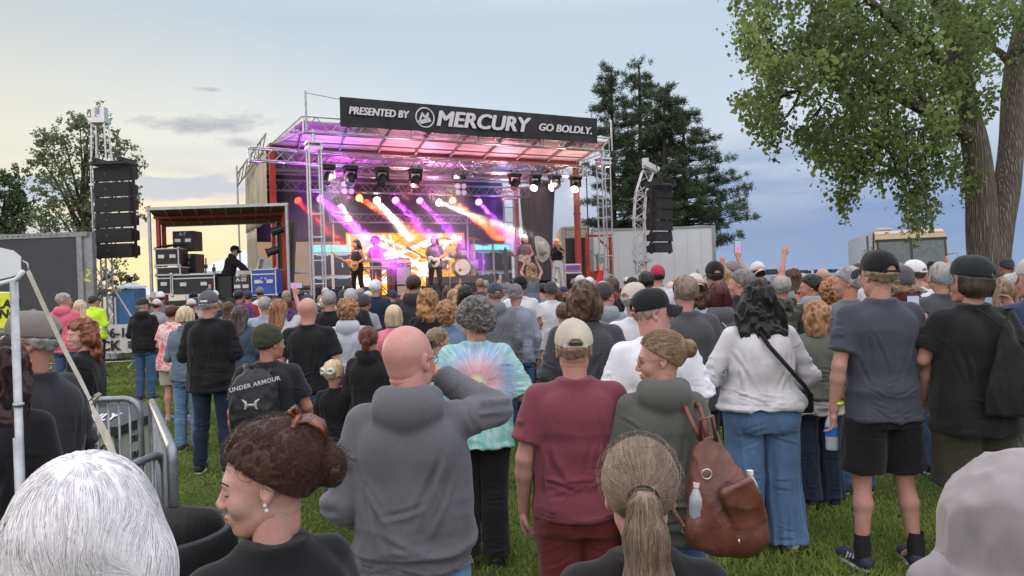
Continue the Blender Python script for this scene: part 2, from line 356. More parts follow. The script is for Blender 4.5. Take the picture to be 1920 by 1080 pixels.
# ================================================================ implicit surfaces for soft shapes (bodies, clothes, hair)
def smin(a, b, k):
    if k <= 0: return np.minimum(a, b)
    h = np.clip(0.5 + 0.5 * (b - a) / k, 0, 1); return b * (1 - h) + a * h - k * h * (1 - h)
class Field:
    def __init__(s, lo, hi, h):
        s.lo = np.array(lo, np.float32); s.h = float(h); s.n = (np.ceil((np.array(hi) - s.lo) / h).astype(int) + 1)
        s.D = np.full(s.n, 0.3, np.float32); s.ax = [(s.lo[i] + h * np.arange(s.n[i])).astype(np.float32) for i in range(3)]
    def _sl(s, lo, hi):
        a = np.clip(np.floor((np.array(lo) - s.lo) / s.h).astype(int), 0, s.n); b = np.clip(np.ceil((np.array(hi) - s.lo) / s.h).astype(int) + 1, 0, s.n)
        return a, b
    def op(s, prim, k=0.0, mode='u'):
        f, lo, hi = prim; m = 0.03 + k
        a, b = s._sl([v - m for v in lo], [v + m for v in hi])
        if np.any(b - a < 1): return s
        X = s.ax[0][a[0]:b[0], None, None]; Y = s.ax[1][None, a[1]:b[1], None]; Z = s.ax[2][None, None, a[2]:b[2]]
        d = f(X, Y, Z).astype(np.float32); sl = (slice(a[0], b[0]), slice(a[1], b[1]), slice(a[2], b[2])); o = s.D[sl]
        s.D[sl] = smin(o, d, k) if mode == 'u' else -smin(-o, d, k)
        return s
    def u(s, prim, k=0.0): return s.op(prim, k)
    def cut(s, prim, k=0.0): return s.op(prim, k, 's')
    def clip(s, fn):
        X = s.ax[0][:, None, None]; Y = s.ax[1][None, :, None]; Z = s.ax[2][None, None, :]
        s.D = np.maximum(s.D, fn(X, Y, Z).astype(np.float32)); return s
    def sample(s, P):
        q = (P - s.lo) / s.h; q = np.clip(q, 0.001, np.array(s.n) - 1.002); i = q.astype(int); f = q - i; D = s.D
        x, y, z = f[:, 0], f[:, 1], f[:, 2]; r = 0
        for a in (0, 1):
            for b in (0, 1):
                for c in (0, 1):
                    r = r + D[i[:, 0] + a, i[:, 1] + b, i[:, 2] + c] * (x if a else 1 - x) * (y if b else 1 - y) * (z if c else 1 - z)
        return r
    def grad(s, P):
        e = s.h * 0.8; g = np.stack([s.sample(P + np.eye(3)[k] * e) - s.sample(P - np.eye(3)[k] * e) for k in range(3)], 1)
        return g / (np.linalg.norm(g, axis=1, keepdims=True) + 1e-9)
    def mesh(s):
        D = np.pad(s.D, 1, constant_values=0.1); lo = s.lo - s.h; S = D < 0
        cnt = np.zeros(tuple(v - 1 for v in D.shape), np.int8)
        nx, ny, nz = cnt.shape
        for a in (0, 1):
            for b in (0, 1):
                for c in (0, 1): cnt += S[a:a + nx, b:b + ny, c:c + nz]
        mix = (cnt > 0) & (cnt < 8); ids = np.argwhere(mix); idx = np.full(cnt.shape, -1, np.int64); idx[mix] = np.arange(len(ids))
        acc = np.zeros((len(ids), 3)); w = np.zeros(len(ids)); cor = [(a, b, c) for a in (0, 1) for b in (0, 1) for c in (0, 1)]
        for A in cor:
            for ax in range(3):
                if A[ax]: continue
                B = list(A); B[ax] = 1
                da = D[ids[:, 0] + A[0], ids[:, 1] + A[1], ids[:, 2] + A[2]]; db = D[ids[:, 0] + B[0], ids[:, 1] + B[1], ids[:, 2] + B[2]]
                cr = (da < 0) != (db < 0); t = np.where(cr, da / np.where(cr, da - db, 1), 0)
                for k in range(3): acc[:, k] += np.where(cr, A[k] + (t if k == ax else 0), 0)
                w += cr
        V = (ids + acc / w[:, None]) * s.h + lo; Q = []
        for ax in range(3):
            u, v = (ax + 1) % 3, (ax + 2) % 3
            s0 = [slice(None)] * 3; s1 = [slice(None)] * 3; s0[ax] = slice(0, -1); s1[ax] = slice(1, None)
            ch = S[tuple(s0)] != S[tuple(s1)]; e = np.argwhere(ch)
            e = e[(e[:, u] > 0) & (e[:, v] > 0) & (e[:, u] < cnt.shape[u]) & (e[:, v] < cnt.shape[v])]
            def g(du, dv): q = e.copy(); q[:, u] -= du; q[:, v] -= dv; return idx[q[:, 0], q[:, 1], q[:, 2]]
            q = np.stack([g(1, 1), g(0, 1), g(0, 0), g(1, 0)], 1); ins = S[e[:, 0], e[:, 1], e[:, 2]]
            q[~ins] = q[~ins][:, ::-1]; Q.append(q)
        return V.astype(np.float32), np.concatenate(Q).astype(np.int32)
def vnorm(V, Q):
    n = np.cross(V[Q[:, 2]] - V[Q[:, 0]], V[Q[:, 3]] - V[Q[:, 1]]); N_ = np.zeros_like(V)
    for k in range(4):
        for a in range(3): N_[:, a] += np.bincount(Q[:, k], n[:, a], len(V)).astype(np.float32)
    return N_ / (np.linalg.norm(N_, axis=1, keepdims=True) + 1e-9)
def v3(p): return np.array(p, np.float32)
def seg(a, b, ra, rb, sq=None, cut=None):
    """tapered capsule a->b; sq=(sx,sy,sz) squashes; cut=t0,t1 flat ends"""
    a, b = v3(a), v3(b); q = v3(sq) if sq else v3((1, 1, 1)); A = a / q; B = (b - a) / q; L2 = float((B * B).sum()) + 1e-9; Ln = math.sqrt(L2); mq = float(q.min())
    def f(X, Y, Z):
        px, py, pz = X / q[0] - A[0], Y / q[1] - A[1], Z / q[2] - A[2]; tr = (px * B[0] + py * B[1] + pz * B[2]) / L2; t = np.clip(tr, 0, 1)
        d = np.sqrt((px - B[0] * t) ** 2 + (py - B[1] * t) ** 2 + (pz - B[2] * t) ** 2) - (ra + (rb - ra) * t)
        if cut is not None:
            if cut[0] is not None: d = np.maximum(d, (cut[0] - tr) * Ln)
            if cut[1] is not None: d = np.maximum(d, (tr - cut[1]) * Ln)
        return d * mq
    r = max(ra, rb) * float(q.max()); return f, np.minimum(a, b) - r, np.maximum(a, b) + r
def chain(F, pts, rs, k=0.01, sq=None):
    for i in range(len(pts) - 1): F.u(seg(pts[i], pts[i + 1], rs[i], rs[i + 1], sq), k)
    return F
def ell(c, r, rot=None):
    c, r = v3(c), v3(r); M = np.array(Euler(rot).to_matrix().transposed(), np.float32) if rot else None
    def f(X, Y, Z):
        x, y, z = X - c[0], Y - c[1], Z - c[2]
        if M is not None: x, y, z = M[0, 0] * x + M[0, 1] * y + M[0, 2] * z, M[1, 0] * x + M[1, 1] * y + M[1, 2] * z, M[2, 0] * x + M[2, 1] * y + M[2, 2] * z
        k0 = np.sqrt((x / r[0]) ** 2 + (y / r[1]) ** 2 + (z / r[2]) ** 2); k1 = np.sqrt((x / r[0] ** 2) ** 2 + (y / r[1] ** 2) ** 2 + (z / r[2] ** 2) ** 2) + 1e-6
        return k0 * (k0 - 1) / k1
    e = float(r.max()) if rot else r; return f, c - e, c + e
def rbox(c, hs, rad, rot=None):
    c, hs = v3(c), v3(hs); M = np.array(Euler(rot).to_matrix().transposed(), np.float32) if rot else None
    def f(X, Y, Z):
        x, y, z = X - c[0], Y - c[1], Z - c[2]
        if M is not None: x, y, z = M[0, 0] * x + M[0, 1] * y + M[0, 2] * z, M[1, 0] * x + M[1, 1] * y + M[1, 2] * z, M[2, 0] * x + M[2, 1] * y + M[2, 2] * z
        qx, qy, qz = np.abs(x) - hs[0] + rad, np.abs(y) - hs[1] + rad, np.abs(z) - hs[2] + rad
        return np.sqrt(np.maximum(qx, 0) ** 2 + np.maximum(qy, 0) ** 2 + np.maximum(qz, 0) ** 2) + np.minimum(np.maximum(np.maximum(qx, qy), qz), 0) - rad
    e = float(np.linalg.norm(hs)) if rot else hs; return f, c - e, c + e
def _cub(z, zs, vs):
    zs = np.array(zs, float); vs = np.array(vs, float); m = np.gradient(vs, zs); i = np.clip(np.searchsorted(zs, z) - 1, 0, len(zs) - 2); h = zs[i + 1] - zs[i]; t = np.clip((z - zs[i]) / h, 0, 1)
    return (2 * t ** 3 - 3 * t ** 2 + 1) * vs[i] + (t ** 3 - 2 * t ** 2 + t) * h * m[i] + (-2 * t ** 3 + 3 * t ** 2) * vs[i + 1] + (t ** 3 - t ** 2) * h * m[i + 1]
def loft(secs, p=2.4, ends=True):
    """secs: (z, rx, ry, cx, cy) ascending z"""
    S_ = sorted([tuple(q) + (0,) * (5 - len(q)) for q in secs]); a = np.array(S_, float); zs = a[:, 0]
    def f(X, Y, Z):
        z = Z.ravel(); g = [_cub(z, zs, a[:, k])[None, None, :] for k in range(1, 5)]; rx, ry = np.maximum(g[0], .004), np.maximum(g[1], .004)
        d = ((np.abs((X - g[2]) / rx) ** p + np.abs((Y - g[3]) / ry) ** p) ** (1 / p) - 1) * np.minimum(rx, ry) * 0.95
        return np.maximum(d, np.maximum(zs[0] - Z, Z - zs[-1])) if ends else d
    mx, my = a[:, 1].max() * 1.05, a[:, 2].max() * 1.05
    return f, v3((a[:, 3].min() - mx, a[:, 4].min() - my, zs[0])), v3((a[:, 3].max() + mx, a[:, 4].max() + my, zs[-1]))
def half(p, n):
    p, n = v3(p), v3(n); n = n / np.linalg.norm(n); return lambda X, Y, Z: (X - p[0]) * n[0] + (Y - p[1]) * n[1] + (Z - p[2]) * n[2]
def creases(V, Nn, segs):
    """segs: (a, b, width, height, side): soft pressed folds along 3D lines"""
    d_ = np.zeros(len(V), np.float32)
    for a, b, w, A, sd in segs:
        a, b = v3(a), v3(b); ab = b - a; L2 = float((ab * ab).sum()) + 1e-9; bend = float(np.sin(a[0] * 90 + b[2] * 50)) * .10
        m = (np.abs(V - (a + b) / 2).max(1) < math.sqrt(L2) * .75 + .08) & ((V[:, 1] * sd) > -.01); P = V[m]; t = ((P - a) @ ab) / L2; tc = np.clip(t, 0, 1)
        c = a + tc[:, None] * ab; perp = np.cross(ab / math.sqrt(L2), v3((0, sd, 0))); pn = np.linalg.norm(perp) + 1e-6; off = ((P - c) @ (perp / pn)) - bend * np.sin(tc * math.pi) * math.sqrt(L2) * .6
        e = np.clip(1 - np.abs(t - .5) * 2, 0, 1) ** .6 * (t > 0) * (t < 1); q = off / w
        d_[m] += A * e * (np.exp(-q * q) - .75 * np.exp(-(q - 1.7) ** 2 / .8) + .35 * np.exp(-(q - 3.2) ** 2))
    return V + Nn * d_[:, None]
def folds(V, Nn, amp, fr, seed=0, mask=None, ridge=True):
    n = fbm(V * v3(fr) + seed * 7.7, 2); 
    if ridge: n = 1 - 2.2 * np.abs(n)
    d = amp * n
    if mask is not None: d = d * mask
    return V + Nn * d[:, None].astype(np.float32)
# ---------------------------------------------------------------- strands that hug a hair surface
def strands(F, roots, flow, n_steps, step, rad, off=0.002, lift=0.004, seed=0, stick=1.0, swirl=0.0, wave=0.0, wfreq=60, grav=None, sides=3, taper=True):
    rs = np.random.RandomState(seed); P = roots.astype(np.float64).copy(); n = len(P); o = off + rs.rand(n) * lift; L_ = [P.copy()]
    ph = rs.rand(n, 3) * 6.28; d = None
    for k in range(n_steps):
        g = F.grad(P); fl = flow(P)
        if swirl: fl = fl / (np.linalg.norm(fl, axis=1, keepdims=True) + 1e-6) + swirl * np.stack([vnoise(P * 17), vnoise(P * 17 + 9), vnoise(P * 17 + 21)], 1)
        fl = fl - g * (fl * g).sum(1, keepdims=True) * stick; fl /= np.linalg.norm(fl, axis=1, keepdims=True) + 1e-9
        d = fl if d is None else d * 0.5 + fl * 0.5
        P = P + d * step
        if wave: P = P + wave * step * np.sin(ph + k * step * wfreq)
        v = F.sample(P); P = P - F.grad(P) * ((v - o) * stick)[:, None]; L_.append(P.copy())
    return tubes_np(np.stack(L_, 1), rad, sides, rs, taper)
def tubes_np(A, rad, sides=3, rs=None, taper=True):
    n, m, _ = A.shape; T = np.gradient(A, axis=1); T /= np.linalg.norm(T, axis=2, keepdims=True) + 1e-9
    up = np.cross(T, np.array([0.31, 0.17, 0.93])); up /= np.linalg.norm(up, axis=2, keepdims=True) + 1e-9; bi = np.cross(T, up)
    r = rad * (np.linspace(1, 0.25, m) ** 0.7 if taper else np.ones(m)); V = []
    for s_ in range(sides):
        a = 2 * math.pi * s_ / sides; V.append(A + (up * math.cos(a) + bi * math.sin(a)) * r[None, :, None])
    V = np.stack(V, 2).reshape(-1, 3)
    i = np.arange(n)[:, None, None] * m * sides; j = np.arange(m - 1)[None, :, None] * sides; k = np.arange(sides)[None, None, :]; k2 = (k + 1) % sides
    Q = np.stack([(i + j + k), (i + j + k2), (i + j + sides + k2), (i + j + sides + k)], -1).reshape(-1, 4)
    rnd = np.repeat((rs or np.random).rand(n), m * sides); return V, Q, rnd
def join_np(parts):
    V, Q, A, o = [], [], [], 0
    for v, q, a in parts: V.append(v); Q.append(np.asarray(q) + o); A.append(np.full(len(v), a) if np.isscalar(a) else a); o += len(v)
    return np.concatenate(V), np.concatenate(Q), np.concatenate(A)
# ================================================================ the human figure, 1.75 m tall in its own units, facing +Y
POSES = {   # elbow, wrist, hand direction, palm normal  (for the +x side)
    'down': ((.232, -.035, 1.140), (.240, .035, .890), (0.0, .25, -1), (-1, 0, 0)),
    'front': ((.235, -.020, 1.150), (.105, .200, 1.120), (-.8, .5, .2), (0, -.4, 1)),
    'low': ((.250, -.045, 1.145), (.145, .150, .960), (-.6, .6, -.4), (0, -1, 0)),
    'pocket': ((.265, -.070, 1.150), (.195, .050, .930), (-.1, .3, -1), (-1, 0, 0)),
    'phone': ((.235, .150, 1.240), (.105, .300, 1.440), (-.2, .25, 1), (-.3, 1, 0)),
    'high': ((.250, .140, 1.560), (.150, .220, 1.800), (-.1, .1, 1), (0, 1, 0)),
    'clap': ((.240, .120, 1.280), (.060, .300, 1.400), (-.2, .3, 1), (-1, 0, 0)),
    'point': ((.300, .060, 1.580), (.360, .120, 1.830), (.2, .1, 1), (0, 1, 0)),
    'out': ((.420, .060, 1.400), (.640, .150, 1.420), (1, .2, .1), (0, 0, -1)),
}
SHO = v3((.163, -.005, 1.412))
def arm_pts(pose, side, sx=1.0):
    e, w, hd, pn = POSES[pose] if isinstance(pose, str) else pose
    m = v3((side, 1, 1)); g = v3((sx, 1, 1)); return SHO * m * g, v3(e) * m * g, v3(w) * m * g, v3(hd) * m, v3(pn) * m
def hand(F, w, hd, pn, side, fine=True, curl=0.5, hs=1.0):
    hd = hd / np.linalg.norm(hd); pn = pn - hd * (pn @ hd); pn /= np.linalg.norm(pn); sd = np.cross(hd, pn) * side   # towards the thumb or away
    sd = -sd; c = w + hd * .05 * hs
    F.u(seg(w, w + hd * .02 * hs, .024 * hs, .026 * hs), .012)
    F.u(seg(c + sd * .016 * hs, c + hd * .035 * hs + sd * .016 * hs, .020 * hs, .018 * hs), .012); F.u(seg(c - sd * .018 * hs, c + hd * .035 * hs - sd * .018 * hs, .018 * hs, .016 * hs), .012); F.u(seg(c, c + hd * .035 * hs, .019 * hs, .017 * hs), .01)
    for i, (o, l) in enumerate(((.030, .060), (.010, .070), (-.010, .066), (-.029, .052))):
        b = c + (hd * .042 + sd * o) * hs; a1 = curl * 0.9; a2 = curl * 2.1
        k1 = b + (hd * math.cos(a1) + pn * math.sin(a1)) * l * .5 * hs; k2 = k1 + (hd * math.cos(a2) + pn * math.sin(a2)) * l * .5 * hs
        F.u(seg(b, k1, .0095 * hs, .0085 * hs), .004); F.u(seg(k1, k2, .0085 * hs, .0070 * hs), .002)
    t0 = c - hd * .020 * hs + sd * .026 * hs; t1 = t0 + (hd * .025 + sd * .022 + pn * .012) * hs; t2 = t1 + (hd * .028 + sd * .004 + pn * .010) * hs
    F.u(seg(t0, t1, .014 * hs, .011 * hs), .008); F.u(seg(t1, t2, .011 * hs, .008 * hs), .003)
HC = v3((0, .004, 1.630))
def head_prims(F, H, f=1.0, fem=False, face=True, sc=1.0, jaw=1.0):
    """head field; H = 4x4 head matrix (local head frame -> body frame) handled by building in the head frame"""
    F.u(ell((0, -.016, .030), (.0765, .096, .088))); F.u(ell((0, .028, -.018), (.063, .064, .086)), .03)
    F.u(ell((0, .024, -.072), (.051 * jaw, .054, .042)), .025); F.u(ell((0, .071, -.100), (.020 if not fem else .017, .020, .018)), .02)
    for s in (-1, 1):
        F.u(ell((s * .036, .058, -.034), (.026, .026, .028)), .02)
        F.u(seg((s * .044, -.002, -.060), (s * .020, .055, -.098), .016, .014), .025)
    if face:
        F.u(seg((-.034, .078, .014), (.034, .078, .014), .013, .013), .018)
        for s in (-1, 1): F.cut(ell((s * .032, .102, -.006), (.019, .022, .012)), .012)
        for s in (-1, 1): F.u(ell((s * .0315, .0765, -.006), (.0140, .0125, .0115)), .003)
        F.u(seg((0, .087, .006), (0, .105, -.033), .0075, .0115), .010); F.u(ell((0, .1065, -.035), (.0110, .0110, .0098)), .006)
        for s in (-1, 1): F.u(ell((s * .0125, .100, -.040), (.0075, .0105, .0080)), .006)
        F.u(ell((0, .081, -.070), (.027, .014, .019)), .014)
        F.u(ell((0, .0935, -.0665), (.021, .0085, .0050)), .005); F.u(ell((0, .0918, -.0770), (.018, .0085, .0058)), .005)
        F.cut(seg((-.024, .0985, -.0715), (.024, .0985, -.0715), .0016, .0016), .003)
    for s in (-1, 1):
        F.u(ell((s * .078, -.012, -.004), (.008, .018, .030), (0.15, 0, s * -.35)), .004)
        F.cut(ell((s * .088, -.006, -.002), (.009, .010, .019)), .005)
        F.u(ell((s * .077, -.004, -.032), (.006, .009, .009)), .005)
def rotz(a): return np.array([[math.cos(a), -math.sin(a), 0], [math.sin(a), math.cos(a), 0], [0, 0, 1]])
def head_matrix(turn=0.0, nod=0.0, tilt=0.0, hs=1.0, dy=0.0, dz=0.0, dx=0.0):
    return Matrix.Translation((dx, .004 + dy, 1.630 + dz)) @ Euler((-nod, tilt, turn)).to_matrix().to_4x4() @ Matrix.Scale(hs, 4)
# ---------------------------------------------------------------- body, clothes
def legs_pts(st, s):
    sp, br = st.get('spread', .0), st.get('bend', 0.0)
    if st.get('sit'): return v3((s * .085, 0, .90)), v3((s * .12, .36, .90)), v3((s * .12, .34, .50))
    fw = st.get('step', 0.0) * s
    return v3((s * .088, 0, .90)), v3((s * (.094 + sp * .5), .012 + br + fw * .4, .485)), v3((s * (.098 + sp), -.022 + fw, .085))
def body_mesh(sp, h):
    g = sp.get('g', 1.0); sx = sp.get('sx', .9 if sp.get('fem') else 1.0); ag = sp.get('ag', .5 + .5 * g) * (.86 if sp.get('fem') else 1.0); st = sp.get('stance', {})
    poses = sp.get('arms', ('down', 'down')); P = [arm_pts(poses[0], -1, sx), arm_pts(poses[1], 1, sx)]
    allp = np.array([q for p in P for q in p[:3]]); lo = np.minimum(allp.min(0) - .2, (-.30, -.20, 0.0)); hi = np.maximum(allp.max(0) + .2, (.30, .26, 1.5)); hi[2] = max(hi[2], 1.55)
    F = Field(lo, hi, h)
    F.u(loft([(.82, .14 * g, .095 * g), (.95, .145 * g, .10 * g), (1.08, .125 * g, .09 * g), (1.28, .15 * sx, .095 * g), (1.40, .135 * sx, .08), (1.46, .07, .06, 0, -.01)]))
    F.u(seg((0, -.020, 1.40), (0, -.016, 1.585), .052 * (.88 if sp.get('fem') else 1) * sp.get('neck', 1), .051 * (.85 if sp.get('fem') else 1) * sp.get('neck', 1)), .03)
    for s, (a, e, w, hd, pn) in zip((-1, 1), P):
        F.u(seg((s * .03, -.015, 1.445), a - v3((s * .02, 0, .01)), .036, .044 * ag), .03)
        F.u(seg(a, e, .047 * ag, .037 * ag), .02); m = e + (w - e) * .3
        F.u(seg(e, m, .037 * ag, .039 * ag), .015); F.u(seg(m, w, .038 * ag, .026 * (.6 + .4 * ag)), .015)
        if h < .0125: hand(F, w, hd, pn, s, True, sp.get('curl', .5), sp.get('hand', 1.0))
        else: F.u(seg(w, w + hd / np.linalg.norm(hd) * .09, .032, .030), .01); F.u(seg(w, w + hd / np.linalg.norm(hd) * .05 + v3((-s * .03, .02, 0)), .02, .013), .01)
    for s in (-1, 1):
        a, k, n = legs_pts(st, s); lg = sp.get('lg', .55 + .45 * g)
        F.u(seg(a, k, .072 * lg, .049 * lg), .02); c = k + (n - k) * .30 + v3((0, -.016, 0))
        F.u(seg(k, c, .045 * lg, .050 * lg), .02); F.u(seg(c, n, .048 * lg, .031 * (.5 + .5 * lg)), .02); F.u(seg(n, n + v3((0, .10, -.05)), .034, .026), .02)
    return F.mesh()
def head_mesh(sp, h):
    F = Field((-.11, -.16, -.24), (.11, .15, .14), h); head_prims(F, None, fem=sp.get('fem'), face=h < .010, jaw=sp.get('jaw', 1.0) * (.92 if sp.get('fem') else 1.0))
    nk = .88 if sp.get('fem') else 1.0; nk *= sp.get('neck', 1.0)
    F.u(seg((0, -.026, -.040), (0, -.018, -.105), .052 * nk, .050 * nk), .03)
    V, Q = F.mesh()
    if h < .008:
        n = vnorm(V, Q); b = (V[:, 1] < -.02) & (V[:, 2] < -.03); nf = sp.get('nf', .0009)
        for z_ in (-.062, -.083): V = V - n * (nf * np.exp(-((V[:, 2] - z_ - 1.5 * V[:, 0] ** 2) / .0045) ** 2) * b)[:, None]
        V = (V + n * (.0006 * fbm(V * 42, 2))[:, None]).astype(np.float32)
    return V, Q
def rotm(sp): return head_matrix(sp.get('turn', 0), sp.get('nod', 0), sp.get('tilt', 0), sp.get('hs', 1.0), sp.get('hdy', 0), sp.get('hdz', 0), sp.get('hdx', 0))
def tf(V, M): A = np.array(M); return (V @ A[:3, :3].T + A[:3, 3]).astype(np.float32)
def top_mesh(sp, h):
    t = sp['top']; k = t.get('kind', 'tee'); g = sp.get('g', 1.0); fem = sp.get('fem'); sx = sp.get('sx', .9 if fem else 1.0); be = sp.get('belly', 0.0); ag = sp.get('ag', .5 + .5 * g) * (.88 if fem else 1.0)
    loose = t.get('loose', {'tee': .018, 'long': .014, 'hoodie': .034, 'jacket': .028, 'tank': .006, 'dress': .015}.get(k, .018)); hem = t.get('hem', .84); fl = t.get('flare', 0.0)
    poses = sp.get('arms', ('down', 'down')); P = [arm_pts(poses[0], -1, sx), arm_pts(poses[1], 1, sx)]
    allp = np.array([q for p in P for q in p[:3]]); lo = np.minimum(allp.min(0) - .12, (-.34 * max(1, g), -.27 * max(1, g), hem - .02)); hi = np.maximum(allp.max(0) + .12, (.34 * max(1, g), .27 * max(1, g) + be, 1.60))
    F = Field(lo, hi, h); w = .80 if fem else .95; hp = 1.06 if fem else 1.0; L_ = loose
    F.u(loft([(hem, (.166 * hp * g + L_ + fl), (.128 * g + L_ + fl * .7), 0, be * .3 - .010), (max(.96, hem + .05), .163 * hp * g + L_ + fl * .5, .122 * g + L_ + fl * .3, 0, be * .5 - .006), (1.09, (.152 * w + .012) * g + L_, .108 * g + L_, 0, be * .5), (1.22, .166 * (.94 if fem else 1) * (.4 + .6 * g) + L_ * .9, .112 * g + L_ * .7, 0, be * .2), (1.33, .166 * sx + L_ * .7, .112 * (.5 + .5 * g) + L_ * .6, 0, -.002), (1.405, .140 * sx + L_ * .4, .090 + L_ * .4, 0, -.012), (1.450, .088, .072 + L_ * .3, 0, -.022), (1.500, .066 + L_ * .4, .060 + L_ * .4, 0, -.026)], 2.5))
    for s in (-1, 1):
        F.u(seg((s * .040, -.022, 1.462), (s * .145 * sx, -.008, 1.418), .038 + L_ * .3, .046 + L_ * .3), .03)
        if fem and k != 'tank' or fem: F.u(ell((s * .075, .085 * (.6 + .4 * g), 1.26), (.075, .065, .070)), .04)
        F.u(ell((s * .08, -.066 * g, 1.34), (.080, .040 + L_, .10)), .05)   # shoulder blades
    if be: F.u(ell((0, .06 + be * .4, 1.06), (.15 * g, .10 + be * .6, .14)), .06)
    if t.get('sleeve', 1) != 0 and k != 'tank':
        sl = {'tee': .72, 'long': 2.0, 'hoodie': 2.0, 'jacket': 2.0, 'dress': .5}.get(k, .72); sl = t.get('sleeve', sl)
        for s, (a, e, wr, hd, pn) in zip((-1, 1), P):
            r0, r1 = .049 * ag + .006 + L_ * .35, .042 * ag + .006 + L_ * (.9 if k == 'tee' else .42)
            if sl <= 1.0: F.u(seg(a, e, r0, r0 + (r1 - r0) + .010, None, (None, sl)), .025)
            else:
                F.u(seg(a, e, r0, r1), .022); q = min(1.0, sl - 1.0)
                F.u(seg(e, wr, r1, .034 * (.6 + .4 * ag) + .004 + L_ * .35, None, (None, q)), .018)
                if k in ('hoodie',) and q > .9: c = e + (wr - e) * .93; F.u(seg(c, e + (wr - e) * 1.06, .036, .036, None, (0, 1)), .004)
    if k == 'tank':
        for s, (a, e, wr, hd, pn) in zip((-1, 1), P): F.cut(seg(a + v3((s * .03, 0, -.10)), a + v3((s * .03, 0, .12)), .062, .055), .01)
    if k == 'hoodie' and t.get('hood', 1):
        u = t.get('hood', 1)
        F.u(ell((0, -.090, 1.470), (.125 * u, .070 * u, .085 * u)), .02); F.u(seg((-.085, -.055, 1.500), (-.055, .055, 1.480), .036, .028), .02); F.u(seg((.085, -.055, 1.500), (.055, .055, 1.480), .036, .028), .02); F.u(seg((-.075, -.070, 1.515), (.075, -.070, 1.515), .034, .034), .02)
        F.cut(seg((0, -.020, 1.52), (0, .0, 1.62), .052, .09), .015); F.cut(ell((0, -.075, 1.575), (.06, .045, .035)), .012)
        F.cut(seg((-.10, -.165, 1.42), (.10, -.165, 1.42), .008, .008), .012)
    if k == 'jacket': F.u(seg((-.05, -.045, 1.50), (.05, -.045, 1.50), .032, .032), .01); F.u(seg((-.06, -.03, 1.495), (-.03, .06, 1.45), .026, .02), .01); F.u(seg((.06, -.03, 1.495), (.03, .06, 1.45), .026, .02), .01)
    # neck opening
    F.cut(seg((0, -.018, 1.492), (0, .010, 1.60), .040, .10), .010)
    if t.get('vneck'): F.cut(seg((0, .12, 1.36), (0, .06, 1.52), .02, .10), .02)
    V, Q = F.mesh(); n = vnorm(V, Q)
    # folds
    z = V[:, 2]; ax = np.abs(V[:, 0]); am = t.get('folds', 1.0) * (.6 if h > .012 else 1.0)
    low = np.clip((1.30 - z) / .35, 0, 1); torso = (ax < .20 * g + .03)
    nearhem = np.exp(-((z - hem) / .10) ** 2) if k in ('hoodie', 'jacket', 'long') else 0
    V = folds(V, n, .0085 * am, (9, 9, 1.8), sp.get('seed', 1), low * torso)
    V = folds(V, n, .0080 * am, (3, 3, 9), sp.get('seed', 1) + 3, (.35 + .65 * low) * np.clip((1.40 - z) / .1, 0, 1))
    V = folds(V, n, .0055 * am, (7, 7, 22), sp.get('seed', 1) + 5, (~torso) * 1.0 + nearhem * .8)
    if h < .0125:
        rs = np.random.RandomState(sp.get('seed', 1) * 13 + 5); S_ = []; gw = .15 * g
        for sd in (-1, 1):
            for s in (-1, 1):
                for _ in range(4): x0, z0 = s * rs.uniform(.55, 1.05) * gw, rs.uniform(1.20, 1.36); ln = rs.uniform(.16, .34); S_.append(((x0, 0, z0), (x0 - s * rs.uniform(-.02, .12), 0, z0 - ln), rs.uniform(.008, .015), rs.uniform(.006, .011), sd))
                for _ in range(5): x0, z0 = s * rs.uniform(.2, 1.1) * gw, rs.uniform(hem + .04, hem + .26); S_.append(((x0, 0, z0), (x0 - s * rs.uniform(.06, .16), 0, z0 - rs.uniform(-.03, .08)), rs.uniform(.006, .011), rs.uniform(.005, .010), sd))
        for s, (a, e, wr, hd, pn) in zip((-1, 1), P):
            for (p, q, nn_) in ((a, e, 3), (e, wr, 4 if k != 'tee' and k != 'tank' else 0)):
                for _ in range(nn_):
                    u = rs.uniform(.15, .95); c = p + (q - p) * u; dr = (q - p) / np.linalg.norm(q - p); x_ = np.cross(dr, (0, 1, 0)); x_ = x_ / (np.linalg.norm(x_) + 1e-6) * .045 + dr * rs.uniform(-.03, .03); S_.append((tuple(c - x_), tuple(c + x_), rs.uniform(.006, .010), rs.uniform(.003, .006), rs.choice([-1, 1])))
        V = creases(V, n, S_)
    if k in ('hoodie',) or t.get('band'):   # ribbed waistband
        m = np.clip((hem + .065 - z) / .012, 0, 1) * (z > hem + .0) * torso; c = 1 - .085 * m; V[:, 0] *= c; V[:, 1] = V[:, 1] * c
        V = folds(V, n, .0015, (60, 60, .1), 9, m)
    hm = (z < hem + .03) & (z > hem - .02) & torso
    V[hm, 2] += .010 * vnoise(V[hm] * v3((7, 7, 0)) + 3) + t.get('hemback', 0) * (V[hm, 1] < 0)
    return V, Q
